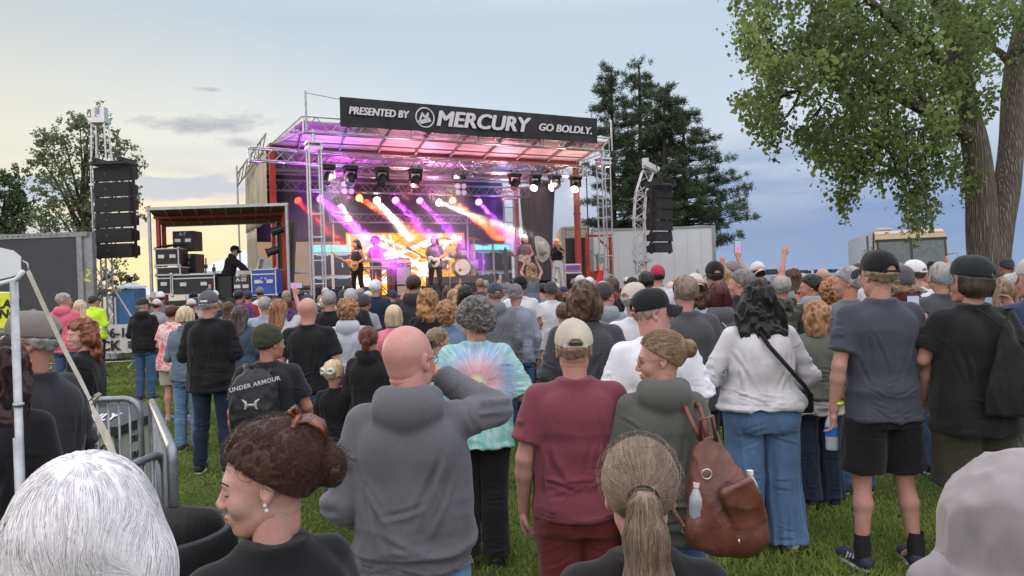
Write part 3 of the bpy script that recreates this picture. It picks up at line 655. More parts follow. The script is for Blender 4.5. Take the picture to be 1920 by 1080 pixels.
def bottom_mesh(sp, h):
    b = sp['bottom']; k = b.get('kind', 'jeans'); g = sp.get('bg', sp.get('g', 1.0)); fem = sp.get('fem'); st = sp.get('stance', {}); lg = .55 + .45 * g; lo_ = b.get('loose', {'jeans': .008, 'slim': .003, 'wide': .02, 'shorts': .02, 'trousers': .015, 'skirt': .02, 'leggings': .001}.get(k, .01))
    X_ = .36 * max(1, g); F = Field((-X_, -.27 * max(1, g), .02), (X_, .30 * max(1, g), 1.06), h)
    F.u(loft([(.80, .150 * g + lo_, .108 * g + lo_), (.90, .163 * g * (1.05 if fem else 1) + lo_, .115 * g + lo_, 0, -.006), (.98, .152 * g + lo_, .105 * g + lo_), (1.04, .140 * g + lo_, .098 * g + lo_)]))
    for s in (-1, 1):
        a, kn, an = legs_pts(st, s); a = a * v3((g, 1, 1)); lo2 = lo_
        F.u(ell((s * .072 * g, -.050 * g, .865), (.080 * g, .075 * g, .090)), .03)
        if k == 'skirt': continue
        if k == 'shorts': F.u(seg(a, a + (kn - a) * b.get('len', .82), .090 * lg + lo2, .078 * lg + lo2 + .012, None, (None, 1.0)), .02)
        elif k == 'wide': F.u(seg(a, kn, .094 * lg + lo2, .086 * lg + lo2), .02); F.u(seg(kn, an - v3((0, 0, .02)), .086 * lg + lo2, .100 * lg + lo2, None, (None, 1.0)), .03)
        else:
            F.u(seg(a, kn, .090 * lg + lo2, .062 * lg + lo2), .02); c = kn + (an - kn) * .32 + v3((0, -.012, 0)); F.u(seg(kn, c, .060 * lg + lo2, .062 * lg + lo2), .02); F.u(seg(c, an + v3((0, 0, b.get('crop', -.012))), .062 * lg + lo2, .050 * lg + lo2 * 1.6, None, (None, 1.0)), .02)
    if k == 'skirt': F.u(loft([(b.get('len', .55), .25 * g, .20 * g), (.70, .21 * g, .165 * g), (.90, .165 * g, .12 * g), (1.0, .145 * g, .10 * g)], 2.1))
    hm = (sp.get('top') or {}).get('hem', .84)
    if not b.get('tuck'): F.clip(lambda X, Y, Z: Z - (hm + .018) + 0 * X)
    V, Q = F.mesh(); n = vnorm(V, Q); z = V[:, 2]; am = 1.0 if h < .012 else .7
    kneez = np.exp(-((z - .47) / .10) ** 2) + 1.2 * np.exp(-((z - .12) / .09) ** 2) + .7 * np.exp(-((z - .80) / .06) ** 2)
    if k == 'skirt' or k == 'wide': V = folds(V, n, .011 * am, (14, 14, 1.2), 4, np.clip((.95 - z) / .3, 0, 1))
    else:
        V = folds(V, n, .0055 * am, (7, 7, 26), sp.get('seed', 1), np.clip(kneez, 0, 1.2)); V = folds(V, n, .004 * am, (12, 12, 5), sp.get('seed', 1) + 2, .8)
    if h < .0125 and k != 'skirt':
        rs = np.random.RandomState(sp.get('seed', 1) * 7 + 2); S_ = []
        for s in (-1, 1):
            for sd in (-1, 1):
                for _ in range(4): z0 = rs.uniform(.70, .84); S_.append(((s * .02, 0, z0 + .02), (s * rs.uniform(.10, .17) * g, 0, z0 - rs.uniform(.0, .07)), rs.uniform(.007, .012), rs.uniform(.003, .007), sd))
                if k != 'shorts':
                    for zc in (.50, .46, .42, .20, .15, .11): z0 = zc + rs.uniform(-.02, .02); S_.append(((s * .04, 0, z0), (s * .16, 0, z0 + rs.uniform(-.03, .03)), rs.uniform(.007, .011), rs.uniform(.004, .007), sd))
        V = creases(V, n, S_)
    if k in ('jeans', 'slim', 'wide', 'trousers'):   # waist seam, side seams and back pocket edges as real relief
        for s in (-1, 1):
            px, pz = s * .082 * g, .90; u = np.abs(V[:, 0] - px) / .062; v = np.abs(z - pz) / .068; m = np.maximum(u, v); back = V[:, 1] < -.02
            V += n * (np.clip(1 - np.abs(m - 1) / .10, 0, 1) * .0022 * back)[:, None]
    return V, Q
def shoe_mesh(h, boot=False):
    F = Field((-.06, -.12, -.01), (.06, .22, .16), h)
    F.u(seg((0, -.045, .045), (0, .135, .040), .040, .036), 0); F.u(ell((0, .145, .038), (.046, .058, .034)), .015); F.u(seg((0, -.035, .05), (0, -.02, .105), .038, .034, None, (None, 1.0)), .02)
    F.clip(lambda X, Y, Z: .022 - Z); a = F.mesh()
    G = Field((-.07, -.12, -.01), (.07, .23, .05), h); G.u(loft([(0.001, .043, .128, 0, .055), (.014, .045, .130, 0, .055), (.024, .043, .127, 0, .055)], 2.6)); b = G.mesh()
    return a, b
# ---------------------------------------------------------------- hair in the head frame
def flow_to(T): 
    T = v3(T); return lambda P: (T - P) / (np.linalg.norm(T - P, axis=1, keepdims=True) + 1e-6)
def flow_down(crown=(0, -.05, .11), w=1.0, back=0.0):
    c = v3(crown)
    def f(P): d = P - c; d[:, 2] *= .3; d = d / (np.linalg.norm(d, axis=1, keepdims=True) + 1e-6); d[:, 2] -= w; d[:, 1] -= back; return d
    return f
def hair_mesh(style, h, dense=0, sp={}):
    lw = sp.get('len', .28); rs = np.random.RandomState(abs(hash(style)) % 1000 if False else len(style) * 7 + 3); vol = sp.get('vol', 1.0)
    F = Field((-.17 * max(1, vol), -.22 * max(1, vol), -.42 if style in ('long', 'wavy', 'pony') else -.20), (.17 * max(1, vol), .13, .19), h)
    line = half((0, .070, .062), (0, .82, -1.0)); T = None; am, fr = .006, (30, 30, 12)
    def scalp(r=1.0, off=0.0): return ell((0, -.018 - off, .034), (.0815 * r + .003, .1030 * r + .003, .0935 * r + .002))
    if style in ('short', 'buzz', 'crop'):
        F.u(scalp(1.03 if style == 'short' else 1.0 if style == 'crop' else .985)); F.clip(line)
        if style == 'buzz': F.clip(half((0, .0, .085), (0, .3, 1)) if sp.get('thin') else half((0, .05, .2), (0, 0, 1)))
    elif style == 'fringe':   # horseshoe of hair round a bald crown
        F.u(scalp(1.02)); F.clip(line); F.cut(ell((0, .0, .115), (.072, .105, .055)), .01)
    elif style in ('curly', 'messy'):
        v = 1.16 * vol; F.u(ell((0, -.028, .040), (.090 * v, .108 * v, .096 * v))); F.u(ell((0, -.075, -.02), (.075 * v, .050 * v, .065 * v)), .03); F.clip(half((0, .080, .060), (0, .9, -1.0))); am, fr = .020, (34, 34, 34)
    elif style == 'afro':
        F.u(ell((0, -.03, .05), (.135, .14, .13))); F.clip(half((0, .08, .055), (0, .9, -1.0))); am, fr = .016, (45, 45, 45)
    elif style in ('bob', 'wavybob'):
        F.u(scalp(1.07)); F.u(loft([(-lw * .55, .088 * vol, .060, 0, -.040), (-.06, .102 * vol, .082, 0, -.030), (0, .098 * vol, .090, 0, -.025), (.05, .085, .085, 0, -.02)], 2.2), .02)
        F.cut(ell((0, .095, -.05), (.066, .075, .125)), .012); F.clip(lambda X, Y, Z: np.where(Z < .055, Y - .045 + 0 * Z, -1)); am, fr = (.014 if style == 'wavybob' else .0025), (26, 26, 9) if style == 'wavybob' else (60, 60, 5)
    elif style in ('long', 'wavy'):
        wv = style == 'wavy'
        F.u(scalp(1.07)); F.u(loft([(-lw - .10, .055 * vol, .020, 0, -.095), (-lw + .04, .100 * vol, .036, 0, -.092), (-.14, .108 * vol, .050, 0, -.070), (-.05, .104 * vol, .075, 0, -.040), (.02, .096, .088, 0, -.026), (.06, .08, .08, 0, -.02)], 2.3), .02)
        F.cut(ell((0, .095, -.05), (.064, .080, .125)), .012); F.clip(lambda X, Y, Z: np.where(Z < .055, Y - .035 + 0 * Z, -1)); F.cut(seg((0, .03, -.05), (0, -.01, -.30), .05, .075), .02); am, fr = (.020 if wv else .009), ((20, 20, 12) if wv else (38, 38, 5))
    elif style == 'pony':
        F.u(scalp(1.035)); F.clip(line); T = v3((0, -.128, .012)); F.u(seg((0, -.112, .015), T, .026, .018), .015)
        p = [T, (0, -.160, .000), (0, -.172, -.06), (.004, -.165, -.16), (.004, -.150, -.27), (0, -.14, -.36)]; chain(F, p, [.018, .026, .040, .046, .040, .012], .02, (1, .75, 1)); am, fr = .004, (60, 60, 8)
    elif style == 'shortpony':
        F.u(scalp(1.03)); F.clip(line); T = v3((0, -.122, .005)); F.u(seg((0, -.11, .01), T, .022, .015), .012)
        chain(F, [T, (0, -.150, -.01), (0, -.150, -.06), (0, -.135, -.10)], [.018, .030, .028, .010], .015); am, fr = .006, (40, 40, 14)
    elif style == 'bun':
        bz = sp.get('bz', .030); F.u(scalp(sp.get('puff', 1.04))); 
        if sp.get('puff'): F.u(ell((0, -.055, .045), (.078, .080, .080)), .03)
        F.clip(half((0, .058, .066), (0, .80, -1.0))); T = v3((0, -.115, bz)); F.u(seg((0, -.10, bz), T, .026, .022), .015); br_ = sp.get('bunr', 1.0); F.u(ell((0, -.118 - .022 * br_, bz), (.034 * br_, .028 * br_, .038 * br_)), .008); am, fr = .004 + (.003 if sp.get('puff') else 0), (40, 40, 22)
    if sp.get('hat'): F.clip(half((0, .06, .036), (0, -.15, 1.0))) if not sp.get('hat') == 2 else F.clip(half((0, .06, .020), (0, .10, 1.0)))
    V, Q = F.mesh(); n = vnorm(V, Q)
    V2 = folds(V, n, am, fr, sp.get('seed', 2), None, True); parts = [(V2, Q, fbm(V * v3(fr) * 1.2, 2) * .25 + .45)]
    if dense:
        sel = rs.choice(len(V), dense); roots = V[sel]
        if sp.get('hat') and style in ('long', 'wavy', 'curly', 'bob', 'wavybob'): roots = roots[roots[:, 2] < .0]
        if sp.get('hat'): roots = roots[roots[:, 2] < -.012]
        if len(roots) < 4: return join_np(parts)
        if style in ('pony', 'shortpony', 'bun'):
            up = V[:, 1] > T[1] + .012; ix = np.where(up)[0]; roots = V[rs.choice(ix, dense)]; S = max(4, 12)
            parts.append(strands(F, roots, flow_to(T), 14, .013, sp.get('rad', .0011), .0005, .004, 1, wave=sp.get('wv', .05), wfreq=90, swirl=sp.get('sw', .12)))
            if style != 'bun':
                ix = np.where((V[:, 1] < T[1] + .004) & (V[:, 2] < T[2] + .02))[0]; roots = V[rs.choice(ix, dense // 2)]
                parts.append(strands(F, roots, lambda P: np.tile(v3((0, -.05, -1)), (len(P), 1)), 14, .012, sp.get('rad', .0011), .0005, .004, 2, wave=.10))
            else:
                ix = np.where(V[:, 1] < -.122)[0]
                if len(ix): roots = V[rs.choice(ix, dense // 3)]; parts.append(strands(F, roots, lambda P: np.cross(P - v3((0, -.14, T[2])), v3((.8, .5, .3))), 12, .009, sp.get('rad', .0011), .001, .004, 3, wave=.3))
            if sp.get('frizz'):
                ix = np.where(V[:, 2] > 0)[0]; roots = V[rs.choice(ix, dense // sp.get('fly', 30))]
                parts.append(strands(F, roots, lambda P: flow_to(T)(P) + rs.randn(len(P), 3) * .9 + n[0] * 0, 9, .007, .0005, .004, .016, 4, wave=.8))
        elif style in ('curly', 'messy', 'afro'):
            parts.append(strands(F, roots, lambda P: np.stack([vnoise(P * 28), vnoise(P * 28 + 9), vnoise(P * 28 + 20) - .3], 1), 9, .009, sp.get('rad', .0016), .001, .012, 1, wave=.7, wfreq=120))
        else:
            parts.append(strands(F, roots, flow_down(w=.35 if style in ('short', 'crop', 'fringe', 'buzz') else 1.0), 5 if style in ('short', 'crop', 'fringe', 'buzz') else 16, .007 if style in ('short', 'crop', 'fringe') else .013, sp.get('rad', .0012), -.001, .004, 1, wave=sp.get('wv', {'wavy': .4, 'wavybob': .3}.get(style, .08)), wfreq=55, swirl=sp.get('sw', {'wavy': .7, 'wavybob': .6}.get(style, .15))))
    return join_np(parts)
# ---------------------------------------------------------------- hats in the head frame
def cap_mesh(h, back=False, fit=1.0, opening=True):
    F = Field((-.14, -.16, -.02), (.14, .16, .17), h); F.u(ell((0, -.016, .036), (.0890 * fit, .1105 * fit, .103 * fit))); F.u(ell((0, .030, .062), (.064, .060, .074)), .02)
    F.clip(half((0, .07, .034), (0, .13, -1.0)))
    if opening: F.cut(seg((0, -.08, .014), (0, -.15, .014), .036, .036), .003); F.u(seg((-.05, -.111 * fit, .016), (.05, -.111 * fit, .016), .008, .008, (1, .6, 1)), .004); 
    F.u(seg((0, -.016, .132), (0, -.016, .140), .009, .008), .002)
    V, Q = F.mesh(); n = vnorm(V, Q); a = np.arctan2(V[:, 0], V[:, 1] + .016); m = np.abs(((a + math.pi / 6 * 0) / (math.pi / 3)) - np.round(a / (math.pi / 3))); V = V - n * (np.exp(-(m / .035) ** 2) * .0018 * (V[:, 2] > .05))[:, None]
    G = Field((-.11, .04, -.03), (.11, .20, .09), h * .8)
    def vis(X, Y, Z):
        zc = .048 - .9 * X * X / .09 - .20 * (Y - .08); d = np.abs(Z - zc) - .0035; e = np.sqrt((X / .084) ** 2 + ((Y - .085) / .088) ** 2) - 1; return np.maximum(np.maximum(d, e * .08), .062 - Y + 0 * X)
    G.u((vis, v3((-.1, .05, -.02)), v3((.1, .19, .09))))
    V2, Q2 = G.mesh()
    if back:
        for A in (V, V2): A[:, 0] *= -1; A[:, 1] *= -1
    return (V.astype(np.float32), Q), (V2, Q2)
def beanie_mesh(h):
    F = Field((-.13, -.16, -.06), (.13, .13, .17), h); F.u(ell((0, -.022, .040), (.094, .112, .108))); F.u(ell((0, -.05, .085), (.07, .075, .055)), .02); F.clip(half((0, .08, .045), (0, .35, -1.0)))
    F.u(loft([(-.02, .090, .106, 0, -.022), (.0, .094, .112, 0, -.022), (.035, .096, .114, 0, -.022), (.05, .092, .108, 0, -.022)], 2.0), .006); F.clip(half((0, .08, .030), (0, .35, -1.0)))
    V, Q = F.mesh(); n = vnorm(V, Q); a = np.arctan2(V[:, 0], V[:, 1]); V = V + n * (.0015 * np.sin(a * 46))[:, None]; V = folds(V, n, .003, (14, 14, 25), 3); return V.astype(np.float32), Q
def glasses(parent, M, mat, y=.098, lens=None):
    m = MB()
    for s in (-1, 1):
        m.tube([(s * .033 + .023 * math.cos(a), y + .004 - abs(math.cos(a)) * .0 - .006 * (s * math.cos(a) > .5), -.008 + .018 * math.sin(a)) for a in np.linspace(0, 6.283, 17)[:-1]], .0013, 5, close=True)
        m.tube([(s * .056, y - .004, 0), (s * .076, y - .03, .002), (s * .084, .0, .004), (s * .082, -.018, -.008)], .0014, 5)
    m.tube([(-.010, y + .004, -.004), (0, y + .008, .0), (.010, y + .004, -.004)], .0013, 5)
    o = m.build('glasses', mat, parent, True); o.matrix_local = M
    if lens:
        q = MB()
        for s in (-1, 1): q.add([(s * .033 + .021 * math.cos(a), y + .003, -.008 + .016 * math.sin(a)) for a in np.linspace(0, 6.283, 17)[:-1]], [tuple(range(16))])
        l = q.build('lens', lens, o)
    return o
# ---------------------------------------------------------------- assembling a person
_ME = {}
def cached(key, fn, nm):
    if key not in _ME:
        r = fn()
        _ME[key] = mesh_np(nm, r[0], r[1], attr=r[2] if len(r) > 2 else None)
    return _ME[key]
def K(sp, *ks): return repr([(k, sp.get(k)) for k in ks])
NP_ = [0]
HAIRC = {'black': (.010, .009, .009), 'dark': (.030, .018, .012), 'brown': (.075, .040, .022), 'light': (.23, .155, .10), 'blonde': (.42, .27, .13), 'pale': (.58, .46, .30), 'grey': (.30, .29, .28), 'white': (.72, .70, .70), 'red': (.20, .045, .020), 'auburn': (.13, .035, .020), 'straw': (.34, .18, .09), 'darkred': (.07, .015, .012), 'salt': (.16, .15, .14)}
def person(label, px, py, d, sp, group=None, lod=None, H=None, rz=0.0, loc=None, hat_dz=.0):
    """head top at photo pixel (px,py), standing at distance d on the grass (or explicit loc + H)"""
    sp = dict(sp); NP_[0] += 1
    if loc is None:
        p = at(px, py, d); H = p.z; loc = (p.x, p.y, 0)
        H -= .018 if sp.get('hat') else .008
    s = H / 1.75
    if lod is None: lod = .0075 if d < 5.5 else .010 if d < 9 else .014 if d < 13 else .018
    root = thing('person', label, 'person', loc, rz, group); root.scale = (s, s, s)
    if sp.get('lean'): root.rotation_euler = (sp['lean'], sp.get('leanx', 0), rz)
    hh = min(lod, .006) if d < 5.5 else lod * .8
    bk = ('body', K(sp, 'fem', 'g', 'sx', 'ag', 'lg', 'arms', 'stance', 'neck', 'curl', 'hand', 'turn', 'nod', 'tilt', 'hs', 'hdy', 'hdz', 'hdx', 'jaw'), lod)
    M = rotm(sp)
    def mk():
        a = body_mesh(sp, lod); b = head_mesh(sp, sp.get('headh', hh)); o = len(a[0]); return np.concatenate([a[0], tf(b[0], M)]), np.concatenate([a[1], b[1] + o])
    ME = cached(bk, mk, 'body'); put('body', ME, sp.get('skinmat') or skin(sp.get('skin', 0)), root)
    if sp.get('top'):
        t = sp['top']; me = cached(('top', repr(sorted((k, v) for k, v in t.items() if k not in ('col', 'cl', 'mat'))), K(sp, 'fem', 'g', 'sx', 'ag', 'arms', 'belly', 'seed'), lod), lambda: top_mesh(sp, lod), 'top')
        nm = {'tee': 't_shirt', 'long': 'long_sleeved_shirt', 'hoodie': 'hoodie', 'jacket': 'jacket', 'tank': 'tank_top', 'dress': 'dress'}.get(t.get('kind', 'tee'), 'shirt')
        to = put(nm, me, t.get('mat') or cloth(t['col'], t.get('cl', 'cotton')), root); sp['_top'] = to
    if sp.get('bottom'):
        b = sp['bottom']; me = cached(('bot', (sp.get('top') or {}).get('hem', .84), repr(sorted((k, v) for k, v in b.items() if k not in ('col', 'cl', 'mat'))), K(sp, 'fem', 'g', 'bg', 'stance', 'seed' if lod < .012 else 'fem'), lod), lambda: bottom_mesh(sp, lod), 'trousers')
        nm = {'jeans': 'jeans', 'slim': 'jeans', 'wide': 'jeans', 'shorts': 'shorts', 'skirt': 'skirt', 'leggings': 'leggings'}.get(b.get('kind', 'jeans'), 'trousers')
        put(nm, me, cloth(b['col'], b.get('cl', 'denim' if nm == 'jeans' else 'cotton')), root)
    if sp.get('shoes', 1) and lod < .018:
        sc = sp.get('shoes') if isinstance(sp.get('shoes'), tuple) else (.03, .03, .035); so_ = sp.get('sole', (.55, .55, .53))
        a = cached(('shoe', lod), lambda: shoe_mesh(min(lod, .009))[0], 'shoe'); b = cached(('sole', lod), lambda: shoe_mesh(min(lod, .009))[1], 'sole')
        for q in (-1, 1):
            an = legs_pts(sp.get('stance', {}), q)[2]; o = put('shoe', a, plain('shoe_fabric', sc, .7), root, (an[0] * (sp.get('bg', sp.get('g', 1)) * .3 + .7), an[1] + .01, .001), (0, 0, -q * .18)); put('sole', b, plain('shoe_sole', so_, .6), o)
    if sp.get('hair'):
        st, col = sp['hair'][:2]; hp = dict(sp['hair'][2]) if len(sp['hair']) > 2 else {}
        if sp.get('hat'): hp['hat'] = 2 if sp['hat'][0] == 'back' else 1
        dn = hp.get('dense', 1500 if d < 4 else 700 if d < 6.5 else 260 if d < 11 else 0)
        if dn and d > 4: hp = dict(hp); hp.setdefault('rad', .0016 if d < 8 else .0026)
        me = cached(('hair', st, repr(sorted(hp.items())), lod, dn), lambda: hair_mesh(st, hp.get('h', max(hh * .9, .0055)), dn, hp), 'hair')
        o = put('hair', me, hairm(HAIRC[col] if isinstance(col, str) else col), root); o.matrix_local = M; sp['_hair'] = o
    if sp.get('hat'):
        kd, col = sp['hat'][:2]; c2 = sp['hat'][2] if len(sp['hat']) > 2 else col
        if kd == 'beanie': me = cached(('beanie', lod), lambda: beanie_mesh(hh), 'knit_cap'); o = put('knit_cap', me, cloth(col, 'fleece'), root); o.matrix_local = M
        else:
            q = {}
            def mk2(i): 
                if 'r' not in q: q['r'] = cap_mesh(max(hh, .006), kd == 'back', 1.0, lod < .012)
                return q['r'][i]
            me = cached(('cap', kd, lod), lambda: mk2(0), 'cap'); me2 = cached(('visor', kd, lod), lambda: mk2(1), 'visor')
            o = put('cap', me, cloth(col), root); o.matrix_local = M @ Matrix.Translation((0, 0, .004)); put('visor', me2, cloth(c2), o)
        sp['_hat'] = o
    if sp.get('glasses'): glasses(root, M, plain('spectacle_frame', sp['glasses'] if isinstance(sp['glasses'], tuple) else (.02, .02, .02), .4), lens=plain('dark_lens', (.01, .01, .012), .1) if sp.get('shades') else None)
    sp['_root'] = root; sp['_M'] = M; sp['_s'] = s
    return sp

def face_detail(sp, brow, lip=(.42, .16, .14), eye='open'):
    r, M = sp['_root'], sp['_M']; bm_ = plain('eyebrow_hair', brow, .8); dk = plain('lash_line', (.02, .012, .01), .6); up = MB()
    for s in (-1, 1):
        m = MB(); m.tube([(s * .014, .0935, .016), (s * .030, .0925, .0205), (s * .044, .0835, .0195), (s * .053, .0735, .014)], [.0028, .0036, .0030, .0012], 6); o = m.build('eyebrow', bm_, r, True); o.matrix_local = M
        z = -.0085 if eye == 'low' else -.0025; m = MB(); m.tube([(s * .0195, .0855, z - .001), (s * .0275, .0893, z + (.0008 if eye == 'open' else -.003)), (s * .037, .0880, z + (.0008 if eye == 'open' else -.003)), (s * .0455, .0815, z - .001), (s * .050, .077, z + .001)], [.0008, .0014, .0015, .0015, .0007], 5); o = m.build('eyelashes', dk, r, True); o.matrix_local = M
        if eye == 'open': m = MB(); m.lathe([(0, .0012), (.0045, .0006), (.0058, -.001)], (s * .0315, .0886, -.0062), 14, axis=(s * .1, 1, 0)); o = m.build('iris', plain('dark_iris', (.03, .018, .012), .15), r, True); o.matrix_local = M
    F = Field((-.035, .07, -.10), (.035, .115, -.05), .0017); F.u(ell((0, .0940, -.0665), (.0212, .0088, .0052))); F.u(ell((0, .0923, -.0772), (.0182, .0088, .0060)), .002); F.cut(seg((-.024, .1005, -.0716), (.024, .1005, -.0716), .0014, .0014), .002); F.clip(lambda X, Y, Z: .085 - Y + 0 * X)
    V, Q = F.mesh(); o = put('lips', mesh_np('lips', V, Q, True, [plain('lip_skin', lip, .4, 0, .06)]), None, r); o.matrix_local = M
# ================================================================ setting: ground, lake
def sheet(name, x0, x1, y0, y1, z, mat, n=1):
    xs = np.linspace(x0, x1, n + 1); ys = np.linspace(y0, y1, n + 1); V = [(x, y, z) for x in xs for y in ys]
    i = np.arange(n)[:, None] * (n + 1); j = np.arange(n)[None, :]; a = (i + j).ravel()
    return props(put(name, mesh_np(name, V, np.stack([a, a + n + 1, a + n + 2, a + 1], 1), False, [mat])), kind='structure')
gm, _ = nmat('lawn_soil'); n = N(gm); c = n.coord(); a_ = n.noise(.35, 5, .6, c); b_ = n.noise(9, 6, .7, c)
n.set(Base_Color=n.mix(n.ramp(b_, (.35, 0.), (.68, 1.)), n.mix(n.ramp(a_, (.4, 0.), (.6, 1.)), (.040, .070, .018), (.062, .095, .026)), (.09, .125, .038)), Roughness=.95, Specular_IOR_Level=.1, Normal=n.bump(n.noise(60, 4, .7, c), .8, .03))
sheet('ground', -120, 120, -30, 75, 0.0, gm)
lk, _ = nmat('lake_water'); n = N(lk); c = n.coord((.2, 1, 1)); n.set(Base_Color=(.03, .05, .07), Roughness=.18, Normal=n.bump(n.noise(1.2, 4, .6, c), .3, .1))
sheet('lake', -3000, 3000, 75, 6000, -.35, lk)
# far shore
m = MB(); 
for i in range(60):
    x = -1500 + i * 50; m.box((x, 2500 + random.uniform(-30, 30), random.uniform(4, 9) - .3), (54, 30, random.uniform(9, 20)))
props(m.build('far_shore_hills', plain('far_shore', (.035, .055, .07), .9)), kind='structure')
# ================================================================ stage
ALU = plain('brushed_aluminium', (.62, .62, .64), .38, .85, .08, 20); STEEL = plain('galvanised_steel', (.42, .44, .46), .42, .75, .18, 14, .1)
REDP = plain('red_painted_steel', (.46, .045, .022), .5, 0, .2, 5); BLK = plain('black_cloth', (.010, .010, .011), .9); BLKP = plain('black_plastic', (.016, .016, .017), .5, 0, .15); DECK = plain('deck_board', (.03, .03, .032), .7)
CASE = plain('case_laminate', (.022, .022, .024), .45, 0, .2, 8); WHT = plain('white_paint', (.72, .73, .72), .45, 0, .05)
S0, SU, SV = Vector((-5.3, 19.8, 0)), Vector((.888, .459, 0)).normalized(), Vector((-.459, .888, 0)).normalized(); SYAW = math.atan2(.459, .888); DZ = 1.4
def ST(a, b, z=0.0): return S0 + SU * a + SV * b + Vector((0, 0, z))
def truss(m, a, b, w=.30, r=.021, h=None, step=None, up=(0, 0, 1), mi=0, flat=False):
    a, b = Vector(a), Vector(b); t = (b - a); Ln = t.length; t.normalize(); u = Vector(up); u = (u - t * u.dot(t)).normalized(); s_ = t.cross(u); h = h or w; step = step or w
    cs = [u * (h / 2) + s_ * (w / 2), u * (h / 2) - s_ * (w / 2), -u * (h / 2) - s_ * (w / 2), -u * (h / 2) + s_ * (w / 2)]
    if flat: cs = [u * (h / 2), -u * (h / 2)]
    for c in cs: m.cyl(a + c, b + c, r, n=6, mi=mi)
    k = max(1, round(Ln / step)); fs = [(0, 1)] if flat else [(0, 1), (1, 2), (2, 3), (3, 0)]
    for f, (p, q) in enumerate(fs):
        for i in range(k):
            p0, p1 = a + t * (Ln * i / k), a + t * (Ln * (i + 1) / k); A, B = (cs[p], cs[q]) if i % 2 else (cs[q], cs[p]); m.cyl(p0 + A, p1 + B, r * .55, n=5, mi=mi)
        for e in (a + t * .02, b - t * .02): m.cyl(e + cs[p], e + cs[q], r * .8, n=5, mi=mi)
    return m
def ladder(m, a, b, w, r=.024, step=1.0, side=SU):
    a, b = Vector(a), Vector(b); d = Vector(side) * w / 2; k = round((b - a).length / step)
    m.cyl(a - d, b - d, r, n=6); m.cyl(a + d, b + d, r, n=6)
    for i in range(k + 1): p = a + (b - a) * (i / k); m.cyl(p - d, p + d, r * .55, n=5)
stage = thing('concert_stage', 'mobile concert stage with red posts, silver trusses and a pink lit canopy', 'stage', S0, SYAW)
def sl(a, b, z=0.0): return Vector((a, b, z))      # stage-local coordinates (children live here)
MB().box(sl(4.7, 3.6, DZ - .06), (10.6, 7.2, .12)).build('deck', DECK, stage)
# wavy skirt along the front edge
V = []; nn = 160
for i in range(nn + 1):
    x = -.6 + 10.6 * i / nn
    for z in (DZ - .13, .02): V.append((x, -.02 + .03 * math.sin(i * 1.1) * (1 if z < 1 else .5), z))
put('skirt', mesh_np('skirt', V, [(2 * i, 2 * i + 1, 2 * i + 3, 2 * i + 2) for i in range(nn)], True, [BLK]), None, stage)
# roof canopy: front flap rising to the fascia truss and the main roof behind
cm, _ = nmat('canopy_vinyl'); n = N(cm); c = n.coord(); n.set(Base_Color=n.mix(n.ramp(n.noise(2, 4, .6, c), (.3, 0.), (.7, 1.)), (.50, .47, .46), (.62, .60, .59)), Roughness=.5, Transmission_Weight=0.0)
RZ0, RZ1, RZ2 = 6.42, 5.98, 6.25
def roofsheet(nm, pts, thick, mat):
    b = MB(); P = [Vector(p) for p in pts]; u = Vector((0, 0, thick)); b.add(P + [p + u for p in P], [(3, 2, 1, 0), (4, 5, 6, 7), (0, 1, 5, 4), (1, 2, 6, 5), (2, 3, 7, 6), (3, 0, 4, 7)]); return b.build(nm, mat, stage)
roofsheet('front_canopy', [sl(-.1, .05, 6.20), sl(9.7, .05, 6.20), sl(9.9, 2.3, 5.95), sl(-.5, 2.3, 5.95)], .03, cm)
roofsheet('main_canopy', [sl(-.5, 2.32, 5.95), sl(9.9, 2.32, 5.95), sl(9.9, 7.1, 6.02), sl(-.5, 7.1, 6.02)], .03, cm)
m = MB()
for k in range(9): a = .1 + k * 1.2; m.box(sl(a, 1.18, 6.02), (.05, 2.3, .07), Euler((R(-6.2), 0, R(-8))).to_matrix()); m.box(sl(a, 4.7, 5.92), (.05, 4.8, .08))
for b in (.7, 1.5): m.box(sl(4.7, b, 6.10 - b * .11), (10, .04, .04))
m.build('canopy_ribs', plain('rib_grey', (.30, .28, .28), .6), stage)
m = MB(); m.box(sl(4.7, 2.32, 5.90), (10.5, .12, .12)); m.box(sl(-.5, 4.7, 5.93), (.14, 4.9, .16)); m.box(sl(9.9, 4.7, 5.93), (.14, 4.9, .16)); m.build('roof_beam', plain('dull_red_steel', (.20, .045, .035), .6, 0, .2, 5), stage)
m = MB()
truss(m, sl(-.1, 0, 6.12), sl(9.7, 0, 6.12), .10, .028, .42, .36, flat=True); m.build('fascia_truss', ALU, stage)
m = MB()
for e in (-.1, 9.7):
    s_ = -1 if e < 0 else 1
    m.cyl(sl(e, 0, 6.33), sl(e + s_ * .4, 2.3, 6.0), .026, n=6); m.cyl(sl(e, 0, 5.92), sl(e + s_ * .4, 2.3, 5.97), .026, n=6)
    for q in (.25, .5, .75): m.cyl(sl(e + s_ * .4 * q, 2.3 * q, 5.92 + .05 * q), sl(e + s_ * .4 * q, 2.3 * q, 6.33 - .33 * q), .018, n=5)
m.build('side_truss', ALU, stage)
for (a, b, z0, z1) in ((-.5, 2.4, 0, 5.95), (9.9, 2.4, 0, 5.95), (-.5, 7.0, 0, 6.0), (9.9, 7.0, 0, 6.0)):
    m = MB().box(sl(a, b, (z0 + z1) / 2), (.17, .17, z1 - z0), bev=.01); m.box(sl(a, b, 4.1), (.20, .20, .06)); m.box(sl(a, b, .04), (.5, .5, .08)); m.build('post', REDP, stage)
